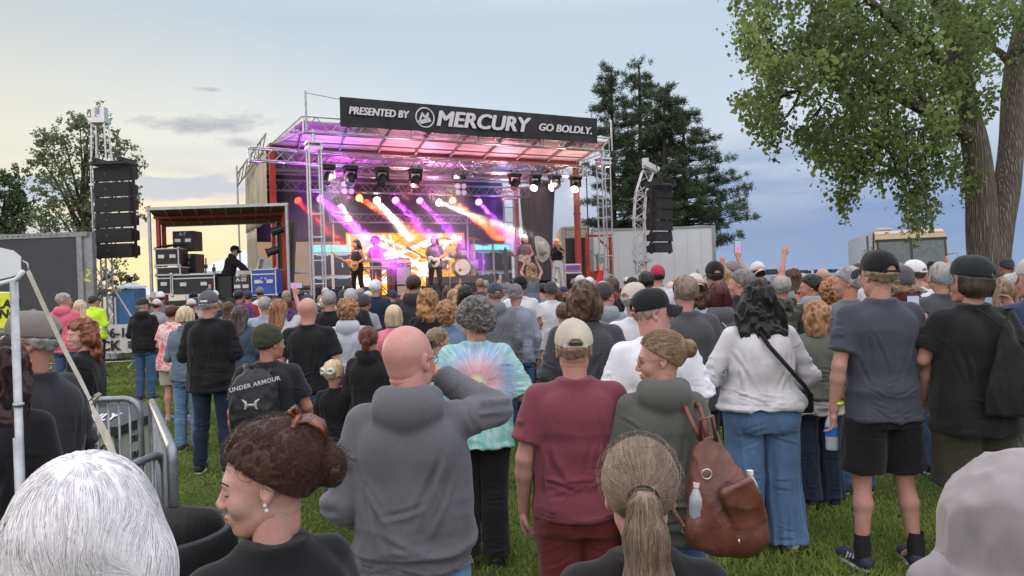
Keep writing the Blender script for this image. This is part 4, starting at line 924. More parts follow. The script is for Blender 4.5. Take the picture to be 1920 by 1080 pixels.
# rear and inner trusses
for nm, A, B, w, h in (('lighting_truss', sl(-1.35, .95, 5.42), sl(9.35, .95, 5.36), .28, .34), ('mid_truss', sl(-.4, 3.2, 5.62), sl(9.8, 3.2, 5.60), .24, .5), ('rear_truss', sl(-.3, 5.6, 5.25), sl(9.7, 5.6, 5.25), .26, .34), ('ceiling_truss', sl(-.4, 5.0, 5.75), sl(9.8, 5.0, 5.75), .2, .42)):
    m = MB(); truss(m, A, B, w, .022, h, .32 if h < .4 else .45); m.build(nm, ALU, stage)
m = MB(); truss(m, sl(2.1, 6.35, 4.25), sl(7.5, 6.35, 4.25), .24, .02, .30, .30); m.cyl(sl(2.2, 6.35, DZ), sl(2.2, 6.35, 4.2), .03); m.cyl(sl(7.4, 6.35, DZ), sl(7.4, 6.35, 4.2), .03); m.build('floor_truss', ALU, stage)
for a in (.18, 9.45):
    m = MB(); z1 = 5.62
    for b in (-.12, .18): ladder(m, sl(a, b, .02), sl(a, b, z1), .32, .026, .62, (1, 0, 0))
    for q in range(6): z = .4 + q * 1.0; m.cyl(sl(a - .16, -.12, z), sl(a - .16, .18, z), .014, n=5); m.cyl(sl(a + .16, -.12, z), sl(a + .16, .18, z), .014, n=5)
    m.box(sl(a, .03, z1 - .12), (.40, .36, .08)); m.box(sl(a, .03, z1 + .02), (.42, .40, .05)); m.cyl(sl(a, .03, z1), sl(a, .03, 6.0), .05, n=8); m.box(sl(a, .03, .03), (.7, .7, .05)); m.build('support_tower', ALU, stage)
m = MB(); ladder(m, sl(9.5, 6.9, 0), sl(9.5, 6.9, 5.4), .42, .03, .62, (1, 0, 0)); truss(m, sl(9.2, 6.9, 5.3), sl(9.8, 6.9, 5.3), .3, .02); m.build('support_tower', ALU, stage)
# flag pipe that carries the banner
m = MB(); m.cyl(sl(-.02, -.1, 5.92), sl(-.02, -.1, 6.98), .03, n=7); m.cyl(sl(-.02, -.1, 6.93), sl(.95, -.1, 6.83), .012, n=5); m.cyl(sl(9.72, -.1, 5.9), sl(9.72, -.1, 6.9), .03, n=7)
for a in (2.9, 5.0, 7.2): m.cyl(sl(a, -.06, 5.9), sl(a, -.06, 6.9), .022, n=6)
m.build('banner_pipes', STEEL, stage)
# backdrops
def drape(nm, a0, a1, b0, b1, z0, z1, mat, amp=.05, waves=12, nx=90, nz=10, par=stage, gather=0.0):
    V = []
    d = Vector((a1 - a0, b1 - b0, 0)); nr = Vector((-d.y, d.x, 0)).normalized()
    for i in range(nx + 1):
        t = i / nx
        for j in range(nz + 1):
            q = j / nz; tt = .5 + (t - .5) * (1 - gather * math.sin(q * math.pi) ** 2); p = Vector((a0, b0, 0)) + d * tt; o = amp * (math.sin(t * waves * 6.283 + 1.3 * math.sin(q * 2 + t * 5)) + .4 * math.sin(t * waves * 15 + q * 3)) * (.4 + .6 * q)
            V.append(p + nr * o + Vector((0, 0, z1 + (z0 - z1) * q)))
    F = [(i * (nz + 1) + j, i * (nz + 1) + j + 1, (i + 1) * (nz + 1) + j + 1, (i + 1) * (nz + 1) + j) for i in range(nx) for j in range(nz)]
    o = put(nm, mesh_np(nm, [tuple(v) for v in V], F, True, [mat]), None, par); md = o.modifiers.new('thick', 'SOLIDIFY'); md.thickness = .006; return o
scr, _ = nmat('mesh_scrim'); n = N(scr); n.set(Base_Color=(.035, .032, .040), Roughness=.9); tr = n.n('ShaderNodeBsdfTransparent'); tr.inputs[0].default_value = (.93, .9, .88, 1); mx = n.n('ShaderNodeMixShader'); mx.inputs[0].default_value = .38; n.l(tr.outputs[0], mx.inputs[1]); n.l(n.b.outputs[0], mx.inputs[2]); n.l(mx.outputs[0], n.o.inputs[0])
DRP = plain('dark_drape', (.035, .030, .040), .85, 0, .2)
TARP = plain('cream_tarpaulin', (.42, .37, .27), .6, 0, .12, 1.5)
drape('backdrop', -.4, 9.3, 7.02, 7.02, 3.45, 5.95, DRP, .03, 20)
drape('backdrop', 2.6, 9.3, 7.02, 7.02, .1, 3.45, DRP, .02, 16)
sc_ = MB().box(sl(1.1, 7.05, 2.55), (3.0, .006, 1.85)); sc_.build('scrim', scr, stage); MB().box(sl(1.1, 7.05, .9), (3.0, .02, 1.4)).build('lower_wall', plain('plywood_brown', (.16, .09, .05), .7, 0, .25, 2), stage)
drape('side_tarpaulin', -.62, -.62, 2.5, 7.0, 3.75, 5.9, TARP, .03, 5); drape('side_tarpaulin', -.62, -.62, 4.8, 7.05, .4, 3.75, TARP, .04, 6)
drape('side_curtain', 9.92, 9.92, 3.9, 6.75, .3, 5.55, plain('black_drape', (.011, .010, .011), .8, 0, .3), .055, 7, 120, 14, gather=.16)
m = MB(); m.cyl(sl(-.85, 7.2, .1), sl(-.85, 7.2, 6.1), .03, n=6); m.cyl(sl(-.85, 7.2, 5.8), sl(-.6, 2.6, 6.35), .03, n=6); m.cyl(sl(-.85, 7.2, 5.4), sl(-.6, 2.6, 5.95), .03, n=6)
for q in range(7): m.cyl(sl(-.85 + .25 * q / 7, 7.2 - 4.6 * q / 7, 5.4 + .55 * q / 7), sl(-.85 + .25 * (q + 1) / 7, 7.2 - 4.6 * (q + 1) / 7, 5.8 + .55 * (q + 1) / 7), .018, n=5)
m.build('wall_frame', STEEL, stage)
# ---- banner
ban = thing('banner', 'black sponsor banner with white lettering across the top of the stage roof', 'banner', ST(.86, -.20, 6.08), SYAW)
BW, BH = 8.25, .80; nx, nz = 120, 10; V = []
for i in range(nx + 1):
    for j in range(nz + 1):
        x, z = i / nx, j / nz; o = .018 * math.sin(x * 40) * (1 - z) + .02 * math.sin(x * 13 + z * 3) * (1 - z) + .006 * math.sin(x * 90 + z * 7)
        V.append((x * BW, o, z * BH + .02 * math.sin(x * 9.4) * (1 - z)))
bm_ = plain('banner_vinyl', (.012, .012, .016), .55, 0, .3, 1.5); o = put('fabric', mesh_np('fabric', V, [(i * (nz + 1) + j, (i + 1) * (nz + 1) + j, (i + 1) * (nz + 1) + j + 1, i * (nz + 1) + j + 1) for i in range(nx) for j in range(nz)], True, [bm_]), None, ban)
LET = plain('white_vinyl_print', (.70, .68, .70), .6, 0, .04)
for txt, x, z, w, hh in (('PRESENTED BY', .22, .34, 1.72, .21), ('MERCURY', 2.74, .19, 3.08, .45), ('GO BOLDLY.', 6.08, .27, 1.92, .23)):
    me = text_mesh(txt, 1, .22, .006, .0); co = np.zeros(len(me.vertices) * 3, np.float32); me.vertices.foreach_get('co', co); co = co.reshape(-1, 3); mn, mxx = co.min(0), co.max(0)
    co[:, 0] = (co[:, 0] - mn[0]) / (mxx[0] - mn[0]) * (w - .06 * hh * 2); co[:, 1] = (co[:, 1] - mn[1]) / (mxx[1] - mn[1]) * (hh - .05 * hh)
    fc = [tuple(p.vertices) for p in me.polygons]; vs = []; fs = []; o_ = 0
    for q in range(5): dx_, dy_ = ((0, 0), (.06, 0), (.12, .0), (.03, .05), (.09, .05))[q]; vs += [(v[0] + dx_ * hh, v[1] + dy_ * hh, v[2] + q * .0006) for v in co]; fs += [tuple(i + o_ for i in f) for f in fc]; o_ += len(co)
    me = bpy.data.meshes.new('lettering'); me.from_pydata(vs, [], fs); put('lettering', me, LET, ban, (x, -.052, z), (R(90), 0, 0))
m = MB(); m.tube([(2.40 + .27 * math.cos(t), -.045, .40 + .27 * math.sin(t)) for t in np.linspace(0, 6.283, 33)[:-1]], .020, 6, close=True)
lm = [(-.17, -.08), (-.10, .14), (-.02, .14), (.01, .02), (.08, .14), (.17, .14), (.11, -.02), (.19, .02), (.05, -.14), (-.06, -.10), (-.22, -.13)]
for (p, q) in (((-.16, -.10), (-.08, .12)), ((-.08, .12), (0, 0)), ((0, 0), (.10, .13)), ((.10, .13), (.04, -.10)), ((-.20, -.12), (.14, -.02)), ((-.14, -.16), (.16, -.08))):
    d = Vector((q[0] - p[0], 0, q[1] - p[1])); m.box((2.40 + (p[0] + q[0]) / 2, -.045, .40 + (p[1] + q[1]) / 2), (d.length + .03, .010, .052), Euler((0, -math.atan2(d.z, d.x), 0)).to_matrix())
m.build('logo', LET, ban)
# ---- smoke that shows the beams
m = MB().box(sl(4.7, 3.95, 3.85), (10.1, 5.9, 4.1)); sm = m.build('stage_smoke', [], None, loc=S0, rot=(0, 0, SYAW)); props(sm, kind='stuff')
vmt = bpy.data.materials.new('smoke'); vmt.use_nodes = True; vt = vmt.node_tree; vt.nodes.clear(); pv = vt.nodes.new('ShaderNodeVolumePrincipled'); pv.inputs['Density'].default_value = .042; pv.inputs['Color'].default_value = (.9, .9, .95, 1); ov = vt.nodes.new('ShaderNodeOutputMaterial'); vt.links.new(pv.outputs[0], ov.inputs['Volume']); sm.data.materials.append(vmt)
# ---- lights
def emis(name, col, st):
    m, hit = nmat(('em', name, col, st))
    if hit: return m
    n = N(m); n.set(Base_Color=(.02, .02, .02), Emission_Color=col, Emission_Strength=st); return m
def lamp(kind, loc, col, en, size=.1, aim=None, cone=None, blend=.3, parent=None, world=True):
    ld = bpy.data.lights.new('lamp_light', kind); ld.energy = en; ld.color = col
    if kind == 'SPOT': ld.spot_size = cone; ld.spot_blend = blend; ld.shadow_soft_size = size
    elif kind == 'POINT': ld.shadow_soft_size = size
    else:
        ld.size = size
        if cone: ld.shape = 'DISK'; ld.spread = cone
    o = bpy.data.objects.new('lamp_light', ld); C.objects.link(o); o.location = loc
    if aim is not None: o.rotation_euler = (Vector(aim) - Vector(loc)).to_track_quat('-Z', 'Y').to_euler()
    return o
PUR, MAG, REDC, ORG, WH, PNK = (.35, .05, 1), (.9, .05, 1), (1, .03, .02), (1, .18, .04), (1, .96, .85), (1, .25, .55)
def moving_head(label, P, aim, col, lit, beam=None, cone=2.6, hang=True, group=None, bright=40, white=False):
    """yoke fixture; hangs under a truss; P world position of the head centre"""
    P = Vector(P); t = thing('moving_head_light', label, 'stage light', (P.x, P.y, P.z), SYAW, group); s_ = 1 if hang else -1
    MB().box((0, 0, s_ * .30), (.40, .30, .14), bev=.03).build('base', BLKP, t)
    m = MB(); m.box((-.17, 0, s_ * .12), (.04, .12, .28), bev=.01); m.box((.17, 0, s_ * .12), (.04, .12, .28), bev=.01); m.box((0, 0, s_ * .235), (.36, .14, .04), bev=.01); m.cyl((-.1, 0, s_ * .36), (-.1, 0, s_ * .46), .02, n=6); m.cyl((.1, 0, s_ * .36), (.1, 0, s_ * .46), .02, n=6); m.build('yoke', BLKP, t)
    M = Matrix.Rotation(-SYAW, 3, 'Z'); dr = M @ (Vector(aim) - P).normalized(); q = dr
    h = MB().lathe([(.0, -.17), (.09, -.16), (.125, -.10), (.135, .02), (.12, .13), (.125, .15), (.125, .17), (.105, .17), (.105, .155)], n=20, axis=q).build('head', BLKP, t, True)
    MB().lathe([(0, .158), (.104 if not lit else .122, .172 if lit else .158)], n=20, axis=q).build('lens', emis('lens', col, bright) if lit else plain('lens_glass', (.12, .12, .13), .15), h)  # lit lenses are built wider so their glow reads like bloom
    if lit and beam:
        w = (Vector(aim) - P).normalized(); lamp('AREA', P + w * .20, col, beam, .19, aim, R(cone))
    return t
NMS = ['first', 'second', 'third', 'fourth', 'fifth', 'sixth', 'seventh', 'eighth', 'ninth', 'tenth', 'eleventh']
# dark fixtures on the front lighting truss
fr = [(622, 303), (665, 303), (724, 309), (786, 310), (972, 320), (1010, 322), (1047, 326), (1086, 320)]
lab = ['black moving head light beside the left tower, pale lit casing, head turned down', 'black moving head light on the front truss, second from the left tower', 'black moving head light with a pale round lens on the front truss, left of centre', 'black moving head light hanging above the middle of the LED wall, head straight down', 'black moving head light above the right speaker stack, lens dark', 'moving head light with a small white lens above the black side curtain', 'moving head light with its white lens turned left, in front of the red right post', 'moving head light with a bright white lens beside the black pole on the right']
def on_line(px, b, z): # stage-local a where plane b is seen at px
    best = min((abs((lambda q: q.x / q.y * FPX + 960)(ST(a / 50, b)) - px), a / 50) for a in range(-100, 600)); return best[1]
for i, ((px, py), lb) in enumerate(zip(fr, lab)):
    a = on_line(px, .95, 0); P = ST(a, .95, 4.86); lit = i in (5, 6, 7)
    moving_head(lb, P, P + Vector((-.5 if i != 6 else -2, -1.2, -2.4 if i < 5 else -1.0)), (.95, 1, .9), lit, None, group='moving head lights on the front truss', bright=6 if i != 7 else 16)
t = thing('strobe_light', 'flat black strobe light on the front truss between the moving heads', 'stage light', ST(on_line(868, .95, 0), .95, 5.02), SYAW); MB().box((0, 0, 0), (.42, .2, .12), bev=.02).build('housing', BLKP, t); m = MB(); m.tube([(-.15, 0, .06), (-.17, 0, .25), (.17, 0, .25), (.15, 0, .06)], .012, 6); m.build('bracket', BLKP, t)
# lit fixtures at the back; aim points are on the stage
bk = [(555, 372, (1, .02, .01), 5.2, (652, 470), 2.2, 30, 'red beam from the far left corner of the stage, low and narrow'), (597, 369, (.85, .04, 1), 4.6, (690, 450), 9, 60, 'violet light beside the left tower throwing a wide purple cone'), (631, 374, (1, .62, 1), 4.5, (672, 435), 3.2, 80, 'white pink beam light left of the LED wall striking its left edge'), (670, 369, (1, .14, .03), 4.7, (740, 412), 6, 50, 'orange red light left of centre on the back row'), (705, 374, (.95, 1, .8), 4.6, (738, 412), 3.6, 80, 'short white beam light over the left part of the LED wall'), (739, 373, (.80, .06, 1), 4.6, (790, 425), 6.5, 60, 'violet light with a pale core, left of the middle on the back row'), (784, 373, (.70, .05, 1), 4.6, (850, 440), 6.5, 55, 'violet light throwing a purple cone down over the middle of the LED wall'), (818, 378, (1, .96, .72), 4.55, (930, 420), 2.6, 80, 'cream white beam light sweeping low to the right'), (846, 374, (1, .14, .03), 4.7, (895, 412), 5, 50, 'orange red light above the drum kit'), (879, 240, (.95, .30, 1), 4.55, (1040, 410), 2.2, 60, 'pink beam light sweeping right across the side curtain'), (895, 376, (.60, .08, 1), 4.6, (945, 432), 6, 60, 'violet light at the right end of the back row')]
for i, (px, py, col, b, aimp, cone, br, lb) in enumerate(bk):
    a = on_line(px, b + 1.5, 0); d = ST(a, b + 1.5).y; P = at(px, py, d); aim = at(aimp[0], aimp[1], d - 2.6 if i not in (2,) else ST(on_line(aimp[0], 6.9, 0), 6.9).y)
    En = {2.2: 45, 2.6: 45, 3.2: 95, 3.6: 60, 9: 170}.get(cone, 62)
    aim = P + (aim - P) * 1.0
    moving_head(lb, P, aim, col, True, En, cone, group='lit moving head lights at the back of the stage', bright=br * .35, hang=True)
# four-cell blinders and a camera-side corner fixture
for (px, py, lb) in ((652, 352, 'four lamp blinder hung on the rear truss on the left, pale pink'), (864, 355, 'four lamp blinder hung on the rear truss on the right, pale pink')):
    d = ST(on_line(px, 5.35, 0), 5.35).y; P = at(px, py, d); t = thing('blinder_light', lb, 'stage light', P, SYAW, 'blinders on the rear truss'); MB().box((0, .07, 0), (.50, .12, .50), bev=.02).build('housing', BLKP, t)
    for sx in (-.12, .12):
        for sz in (-.12, .12): MB().lathe([(0, .0), (.085, .01), (.1, .03)], (sx, 0, sz), 16, axis=(0, -1, 0)).build('lamp_cell', emis('cell', (.8, .55, .75), .7), t)
# washes that colour canopy and stage
for a, b, col, e, tgt in ((1.0, 1.6, (.6, .3, 1), 260, (1.0, .8, 6.1)), (.2, 1.2, (.7, .1, 1), 160, (-.2, .4, 6.2)), (3.2, 1.4, (1, .30, .38), 220, (3.2, .9, 6.1)), (4.6, 3.0, (.95, .32, .55), 220, (4.4, 1.6, 6.0)), (6.6, 1.6, (1, .36, .42), 240, (6.6, .9, 6.1)), (5.4, 4.4, (.9, .3, .75), 240, (5.4, 4.0, 5.9)), (7.8, 3.5, (1, .38, .5), 170, (7.8, 2.2, 6.0)), (8.6, 5.0, (.12, .35, 1), 160, (8.2, 4.8, 5.9)), (2.2, 4.6, (.85, .08, .8), 240, (2.2, 4.2, 5.9)), (9.2, 1.5, (1, .55, .5), 200, (9.2, .7, 6.2))):
    lamp('SPOT', ST(a, b, 4.3 if b < 3 else 4.6), col, e, .15, ST(*tgt), R(125), .9)
for a, b, col, e in ((1.6, 5.6, PUR, 120), (4.4, 5.8, MAG, 90), (8.3, 5.6, PUR, 130), (6.6, 5.8, (.8, .1, 1), 60)): lamp('SPOT', ST(a, b, 4.9), col, e, .2, ST(a, 7.0, 4.2), R(140), .9)
# ---- LED wall
LA0, LA1 = on_line(652, 6.75, 0), on_line(873, 6.75, 0)
led = thing('led_wall', 'orange and yellow LED wall with crossing white stripes behind the band', 'screen', ST(LA0, 6.75, DZ), SYAW); lw, lh = LA1 - LA0, 2.30
nx = 5; m = MB(); m.box((lw / 2, .06, lh / 2 + .05), (lw + .1, .10, lh + .12)); m.build('frame', BLKP, led)
om, _ = nmat('led_orange'); n = N(om); c = n.coord((1, 1, 1)); f = n.noise(1.1, 3, .5, c); n.set(Base_Color=(.02, .01, .0), Emission_Color=n.ramp(f, (.35, (1.0, .16, .01)), (.5, (1.0, .27, .005)), (.62, (1, .44, .01)), (.75, (1, .30, .02))), Emission_Strength=1.7)
MB().box((lw / 2, .0, lh / 2 + .05), (lw, .02, lh)).build('panel', om, led)
rs = random.Random(5); m = MB(); m2 = MB()
def strip(M_, p, q, w, y):
    d = Vector((q[0] - p[0], 0, q[1] - p[1])); nn_ = Vector((-d.z, 0, d.x)).normalized() * w / 2; P, Q = Vector((p[0], y, p[1])), Vector((q[0], y, q[1])); M_.add([P - nn_, Q - nn_, Q + nn_, P + nn_], [(0, 1, 2, 3)])
u_ = lambda x, y: (x * lw, .05 + y * lh)
for i, (x0, y0, x1, y1, w) in enumerate(((.12, .98, .72, .35, .14), (.22, .98, .85, .42, .09), (.05, .55, .98, .92, .12), (.15, .42, .80, .98, .12), (.10, .30, .95, .62, .08), (.02, .50, .30, .95, .09), (.45, .05, .92, .97, .13), (.30, .05, .60, .60, .08), (.02, .25, .45, .22, .20), (.04, .12, .50, .38, .16), (.50, .40, .98, .10, .07), (.35, .98, .45, .35, .06), (.02, .97, .05, .02, .07), (.30, .98, .34, .70, .07), (.60, .30, .98, .70, .08), (.55, .55, .70, .03, .09))): strip(m, u_(x0, y0), u_(x1, y1), w, -.014 - i * .0003)
m.build('white_stripes', emis('led_white', (1, .95, .88), 1.6), led)
for i, (x0, y0, x1, y1, w) in enumerate(((.23, .02, .24, .98, .05), (.02, .35, .50, .98, .035), (.40, .98, .98, .40, .035), (.60, .98, .98, .25, .03), (.52, .02, .98, .55, .03), (.20, .70, .98, .80, .025), (.50, .25, .98, .33, .025), (.05, .80, .60, .05, .03), (.985, .02, .985, .98, .05), (.02, .985, .98, .985, .03))): strip(m2, u_(x0, y0), u_(x1, y1), w, -.020 - i * .0003)
m2.build('red_lines', emis('led_red', (.85, .04, .015), .8), led)
# ---- speaker cabinet stacks
CYG = emis('cab_glow', (.05, .55, .85), 1.3); TOL = plain('white_tolex', (.62, .60, .58), .6, 0, .06); GRL = plain('black_grille', (.012, .014, .02), .8)
def cab_stack(label, px0, px1, pyt, b, ncol, glow):
    a0 = on_line(px0, b, 0); a1 = on_line(px1, b, 0); w = (a1 - a0) / ncol; d = ST(a0, b).y; zt = at(px0, pyt, d).z
    t = thing('guitar_stack', label, 'amplifier', ST(a0, b, DZ), SYAW, 'white framed guitar stacks'); H_ = zt - DZ; hh = .27; ch = (H_ - hh) / 2
    for i in range(ncol):
        x = w * (i + .5)
        for r in range(2):
            z0 = r * ch + .002; m = MB(); e = .045
            m.box((x, .2, z0 + ch / 2), (w - .01, .36, ch - .012), bev=.012); c_ = m.build('cabinet', TOL, t)
            MB().box((x, .008, z0 + ch / 2), (w - .01 - 2 * e, .03, ch - .012 - 2 * e), bev=.004).build('grille', GRL, c_)
            g_ = MB(); g_.box((x, -.011, z0 + ch - e - .03), (w * .62, .006, .018)); g_.build('glow_strip', CYG, c_)
            q = MB(); q.tube([(x + .02, -.012, z0 + ch * .38), (x - .02, -.012, z0 + ch * .46), (x + .015, -.012, z0 + ch * .50), (x - .015, -.012, z0 + ch * .56)], .012, 5); q.build('badge', emis('badge', (.55, .8, .95), 1.2), c_)
        z0 = 2 * ch + .004; hd_ = MB().box((x, .2, z0 + hh / 2), (w - .012, .30, hh - .01), bev=.02).build('amplifier_head', TOL, t)
        MB().box((x, .047, z0 + hh / 2), (w * .86, .02, hh * .66), bev=.004).build('lit_panel', emis('headglow', (.10, .66, .90), 1.5), hd_)
        me = text_mesh('Marshall', .11, .2, .002); put('lettering', me, emis('script', (.7, .9, .95), 1.0), hd_, (x - .2, .033, z0 + .10), (R(90), 0, 0))
    for i in range(ncol): lamp('AREA', ST(a0, b, DZ) + SU * (w * (i + .5)) - SV * .10 + Vector((0, 0, 2 * ch - .10)), (.05, .5, 1), 1.2, .3, ST(a0, b, DZ) + SU * (w * (i + .5)) + SV * .0 + Vector((0, 0, 0)))
cab_stack('white framed guitar stack with blue lit amp heads beside the left tower', 588, 662, 459, 3.6, 2, True)
cab_stack('white framed guitar stack with blue lit amp heads right of the drum kit', 892, 962, 457, 5.3, 2, True)
# silver bass rig, pink rig beside it
def gear(px, b, dz=DZ): a = on_line(px, b, 0); return ST(a, b, dz)
t = thing('bass_rig', 'silver grilled bass cabinet with a lit amplifier on top, behind the keyboard', 'amplifier', gear(758, 4.8), SYAW)
c_ = MB().box((0, .2, .55), (.58, .4, 1.08), bev=.02).build('cabinet', BLKP, t); m = MB(); m.box((0, -.006, .72), (.50, .02, .60)); m.box((0, -.006, .20), (.50, .02, .32)); m.build('grille', plain('silver_grille', (.45, .43, .42), .6, .3), c_)
h_ = MB().box((0, .2, 1.22), (.56, .34, .22), bev=.02).build('amplifier_head', BLKP, t); MB().box((0, .02, 1.22), (.50, .01, .12)).build('lit_panel', emis('tube_glow', (1, .35, .15), 1.2), h_)
t = thing('speaker_cabinet', 'tall red tinted cabinet between keyboard and silver bass rig', 'amplifier', gear(741, 4.9), SYAW); c_ = MB().box((-.05, .2, .5), (.22, .4, .98), bev=.02).build('cabinet', plain('red_tolex', (.35, .08, .07), .6), t); MB().box((-.05, -.004, .5), (.16, .012, .86)).build('grille', plain('dark_red_grille', (.18, .04, .04), .8), c_)
# right side amp
t = thing('combo_amplifier', 'small white guitar amplifier on its cabinet at the right edge of the stage', 'amplifier', gear(1077, 2.0), SYAW); c_ = MB().box((0, .2, .33), (.72, .36, .64), bev=.02).build('cabinet', TOL, t); MB().box((0, .008, .33), (.62, .03, .52)).build('grille', GRL, c_); h_ = MB().box((0, .2, .80), (.66, .30, .27), bev=.02).build('amplifier_head', TOL, t); MB().box((0, .042, .80), (.56, .02, .16)).build('panel', emis('violet_panel', (.25, .05, .35), .5), h_)
# wedges
for px, b, lb in ((640, .8, 'black floor monitor wedge at the left front of the deck'), (800, .6, 'black floor monitor wedge at the middle front of the deck'), (955, .5, 'black floor monitor wedge at the right front of the deck')):
    t = thing('floor_monitor', lb, 'speaker', gear(px, b), SYAW + math.pi, 'floor monitors along the deck front'); m = MB(); m.add([(-.3, -.2, 0), (.3, -.2, 0), (.3, .22, 0), (-.3, .22, 0), (-.3, -.2, .34), (.3, -.2, .34), (.3, .05, .34), (-.3, .05, .34)], [(3, 2, 1, 0), (0, 1, 5, 4), (1, 2, 6, 5), (2, 3, 7, 6), (3, 0, 4, 7), (4, 5, 6, 7)]); m.build('cabinet', BLKP, t); m = MB(); m.add([(-.26, .212, .02), (.26, .212, .02), (.26, .06, .32), (-.26, .06, .32)], [(0, 1, 2, 3)]); m.build('grille', GRL, t)
# drum kit
dk = thing('drum_kit', 'silver shell drum kit with a white bass drum head on a black riser', 'drum kit', gear(866, 4.6, DZ + .44), SYAW - .15)
MB().box((0, .3, -.12), (2.1, 1.8, .64)).build('riser', DECK, dk); SHL = plain('silver_shell', (.45, .42, .40), .3, .5); HDW = plain('drum_head', (.75, .72, .68), .5); GLD = plain('cymbal_brass', (.55, .38, .14), .3, .9)
b_ = MB().lathe([(.30, -.22), (.31, -.20), (.30, -.18), (.30, .18), (.31, .20), (.30, .22)], (.0, 0, .52), 28, axis=(0, -1, 0)).build('bass_drum', SHL, dk, True); MB().lathe([(0, .215), (.285, .215)], (0, 0, .52), 28, axis=(0, -1, 0)).build('drum_head', HDW, b_); MB().lathe([(0, .222), (.06, .222)], (-.10, 0, .42), 18, axis=(0, -1, 0)).build('port', plain('red_port', (.35, .03, .02), .6), b_)
for x, y, z, r, h, ax in ((-.28, .1, .98, .15, .18, (0, -.3, 1)), (.10, .1, 1.0, .16, .2, (0, -.3, 1)), (.52, .35, .62, .22, .34, (0, 0, 1)), (-.62, .45, .62, .20, .32, (0, 0, 1)), (-.45, .55, .72, .17, .14, (0, 0, 1))): d_ = MB().lathe([(0, -h / 2), (r, -h / 2), (r, h / 2), (0, h / 2)], (x, y, z), 20, axis=ax).build('tom', SHL, dk, True); MB().lathe([(0, h / 2 + .004), (r * .95, h / 2 + .004)], (x, y, z), 20, axis=ax).build('drum_head', HDW, d_)
for x, y, z, r in ((-.85, .3, 1.30, .22), (.55, .15, 1.55, .24), (.95, .4, 1.35, .23), (-.45, .1, 1.55, .2)):
    s_ = MB(); s_.cyl((x, y, .21), (x, y, z), .014, n=6)
    for k in range(3): a = k * 2.1; s_.cyl((x, y, .55), (x + .22 * math.cos(a), y + .22 * math.sin(a), .21), .01, n=5)
    so_ = s_.build('cymbal_stand', ALU, dk); MB().lathe([(0, .03), (.04, .02), (r, 0), (r, -.004), (.04, .012)], (x, y, z), 24, axis=(.1, -.25, 1)).build('cymbal', GLD, so_, True)
# keyboard rig
t = thing('keyboard_rig', 'two tier keyboard stand with two keyboards left of the silver bass rig', 'keyboard', gear(712, 3.9), SYAW); m = MB()
for s_ in (-1, 1): m.cyl((-.45 * s_, 0, .0), (.45 * s_, 0, .95), .018, n=6); m.cyl((-.42 * s_, .3, .0), (.42 * s_, .3, .95), .018, n=6)
m.cyl((-.45, 0, 0), (-.45, .3, 0), .018, n=6); m.cyl((.45, 0, 0), (.45, .3, 0), .018, n=6); m.cyl((.5, .3, .2), (.5, .3, 1.3), .02, n=6); m.cyl((-.5, .3, .2), (-.5, .3, 1.3), .02, n=6); m.build('stand', BLKP, t)
for z in (.98, 1.22): k_ = MB().box((0, .14, z), (1.15, .32, .09), bev=.01).build('keyboard', plain('keyboard_case', (.25, .22, .24), .5), t); MB().box((0, .0, z + .047), (1.0, .12, .01)).build('keys', plain('white_keys', (.75, .73, .7), .4), k_)
# microphone stands
for px, b, lb in ((844, 1.6, 'straight microphone stand in front of the bass player'), (762, 3.1, 'boom microphone stand by the keyboards'), (700, 1.2, 'microphone stand beside the long haired guitarist')):
    t = thing('microphone_stand', lb, 'microphone stand', gear(px, b), SYAW, 'microphone stands on the stage'); MB().lathe([(0, 0), (.15, 0), (.15, .02), (.02, .03), (0, .03)], n=20).build('base', BLKP, t); m = MB(); m.cyl((0, 0, .02), (0, 0, 1.45), .012, n=6); m.cyl((0, 0, 1.45), (.12, .18, 1.60), .009, n=6); m.build('stand', ALU, t); MB().lathe([(0, -.1), (.014, -.1), (.018, .0), (.028, .02), (.028, .05), (0, .07)], (.13, .2, 1.62), 12, axis=(.5, .8, .3)).build('microphone', BLKP, t, True)
m = MB(); truss(m, Vector((0, 0, 0)), Vector((0, 0, 4.95)), .10, .02); mm = m.build('support_pole', BLKP, None, loc=at(1105, 500, 25.5) * Vector((1, 1, 0))); mm.scale = (1, 1, 1.06); props(mm, 'tall black lifting pole standing by the open truck right of the stage', 'pole')
# red folded leg frame on the right, with junction box
t = thing('red_outrigger_frame', 'red steel outrigger frame standing right of the stage by the open truck', 'frame', ST(10.0, 1.2), SYAW); m = MB(); m.box((.45, 0, 1.65), (.10, .10, 3.3), bev=.01); m.box((0, 0, 3.25), (1.0, .10, .08), bev=.01); m.box((-.5, 0, 1.6), (.12, .12, 3.1), bev=.01); m.box((.2, 0, 2.95), (.62, .05, .05), Euler((0, R(38), 0)).to_matrix()); m.box((-.2, 0, 1.9), (.5, .12, .3), bev=.02); m.build('frame', REDP, t); MB().box((-.05, -.1, 2.35), (.28, .2, .6), bev=.03).build('junction_box', plain('grey_box', (.35, .35, .36), .5), t)
m = MB()
for k in range(9): m.tube([(-.4 + .08 * k, -.2, DZ + .9 - .1 * k), (-.3 + .1 * k, -.35, DZ + .3), (-.5 + .13 * k, -.3, DZ + .05)], .02, 6)
one('cable_bundle', BLKP, 'heap of black cables hanging at the left corner of the stage', 'cables', m, loc=ST(-.3, 1.4, 0), rot=(0, 0, SYAW), smooth=True)

for a, b, e in ((1.0, -.2, 700), (4.6, -.2, 700), (8.0, -.2, 300)): lamp('SPOT', ST(a, b + .9, 5.0), (1, .74, .66), e, .15, ST(a + .1, 3.4, DZ + 1.0), R(80), .6)
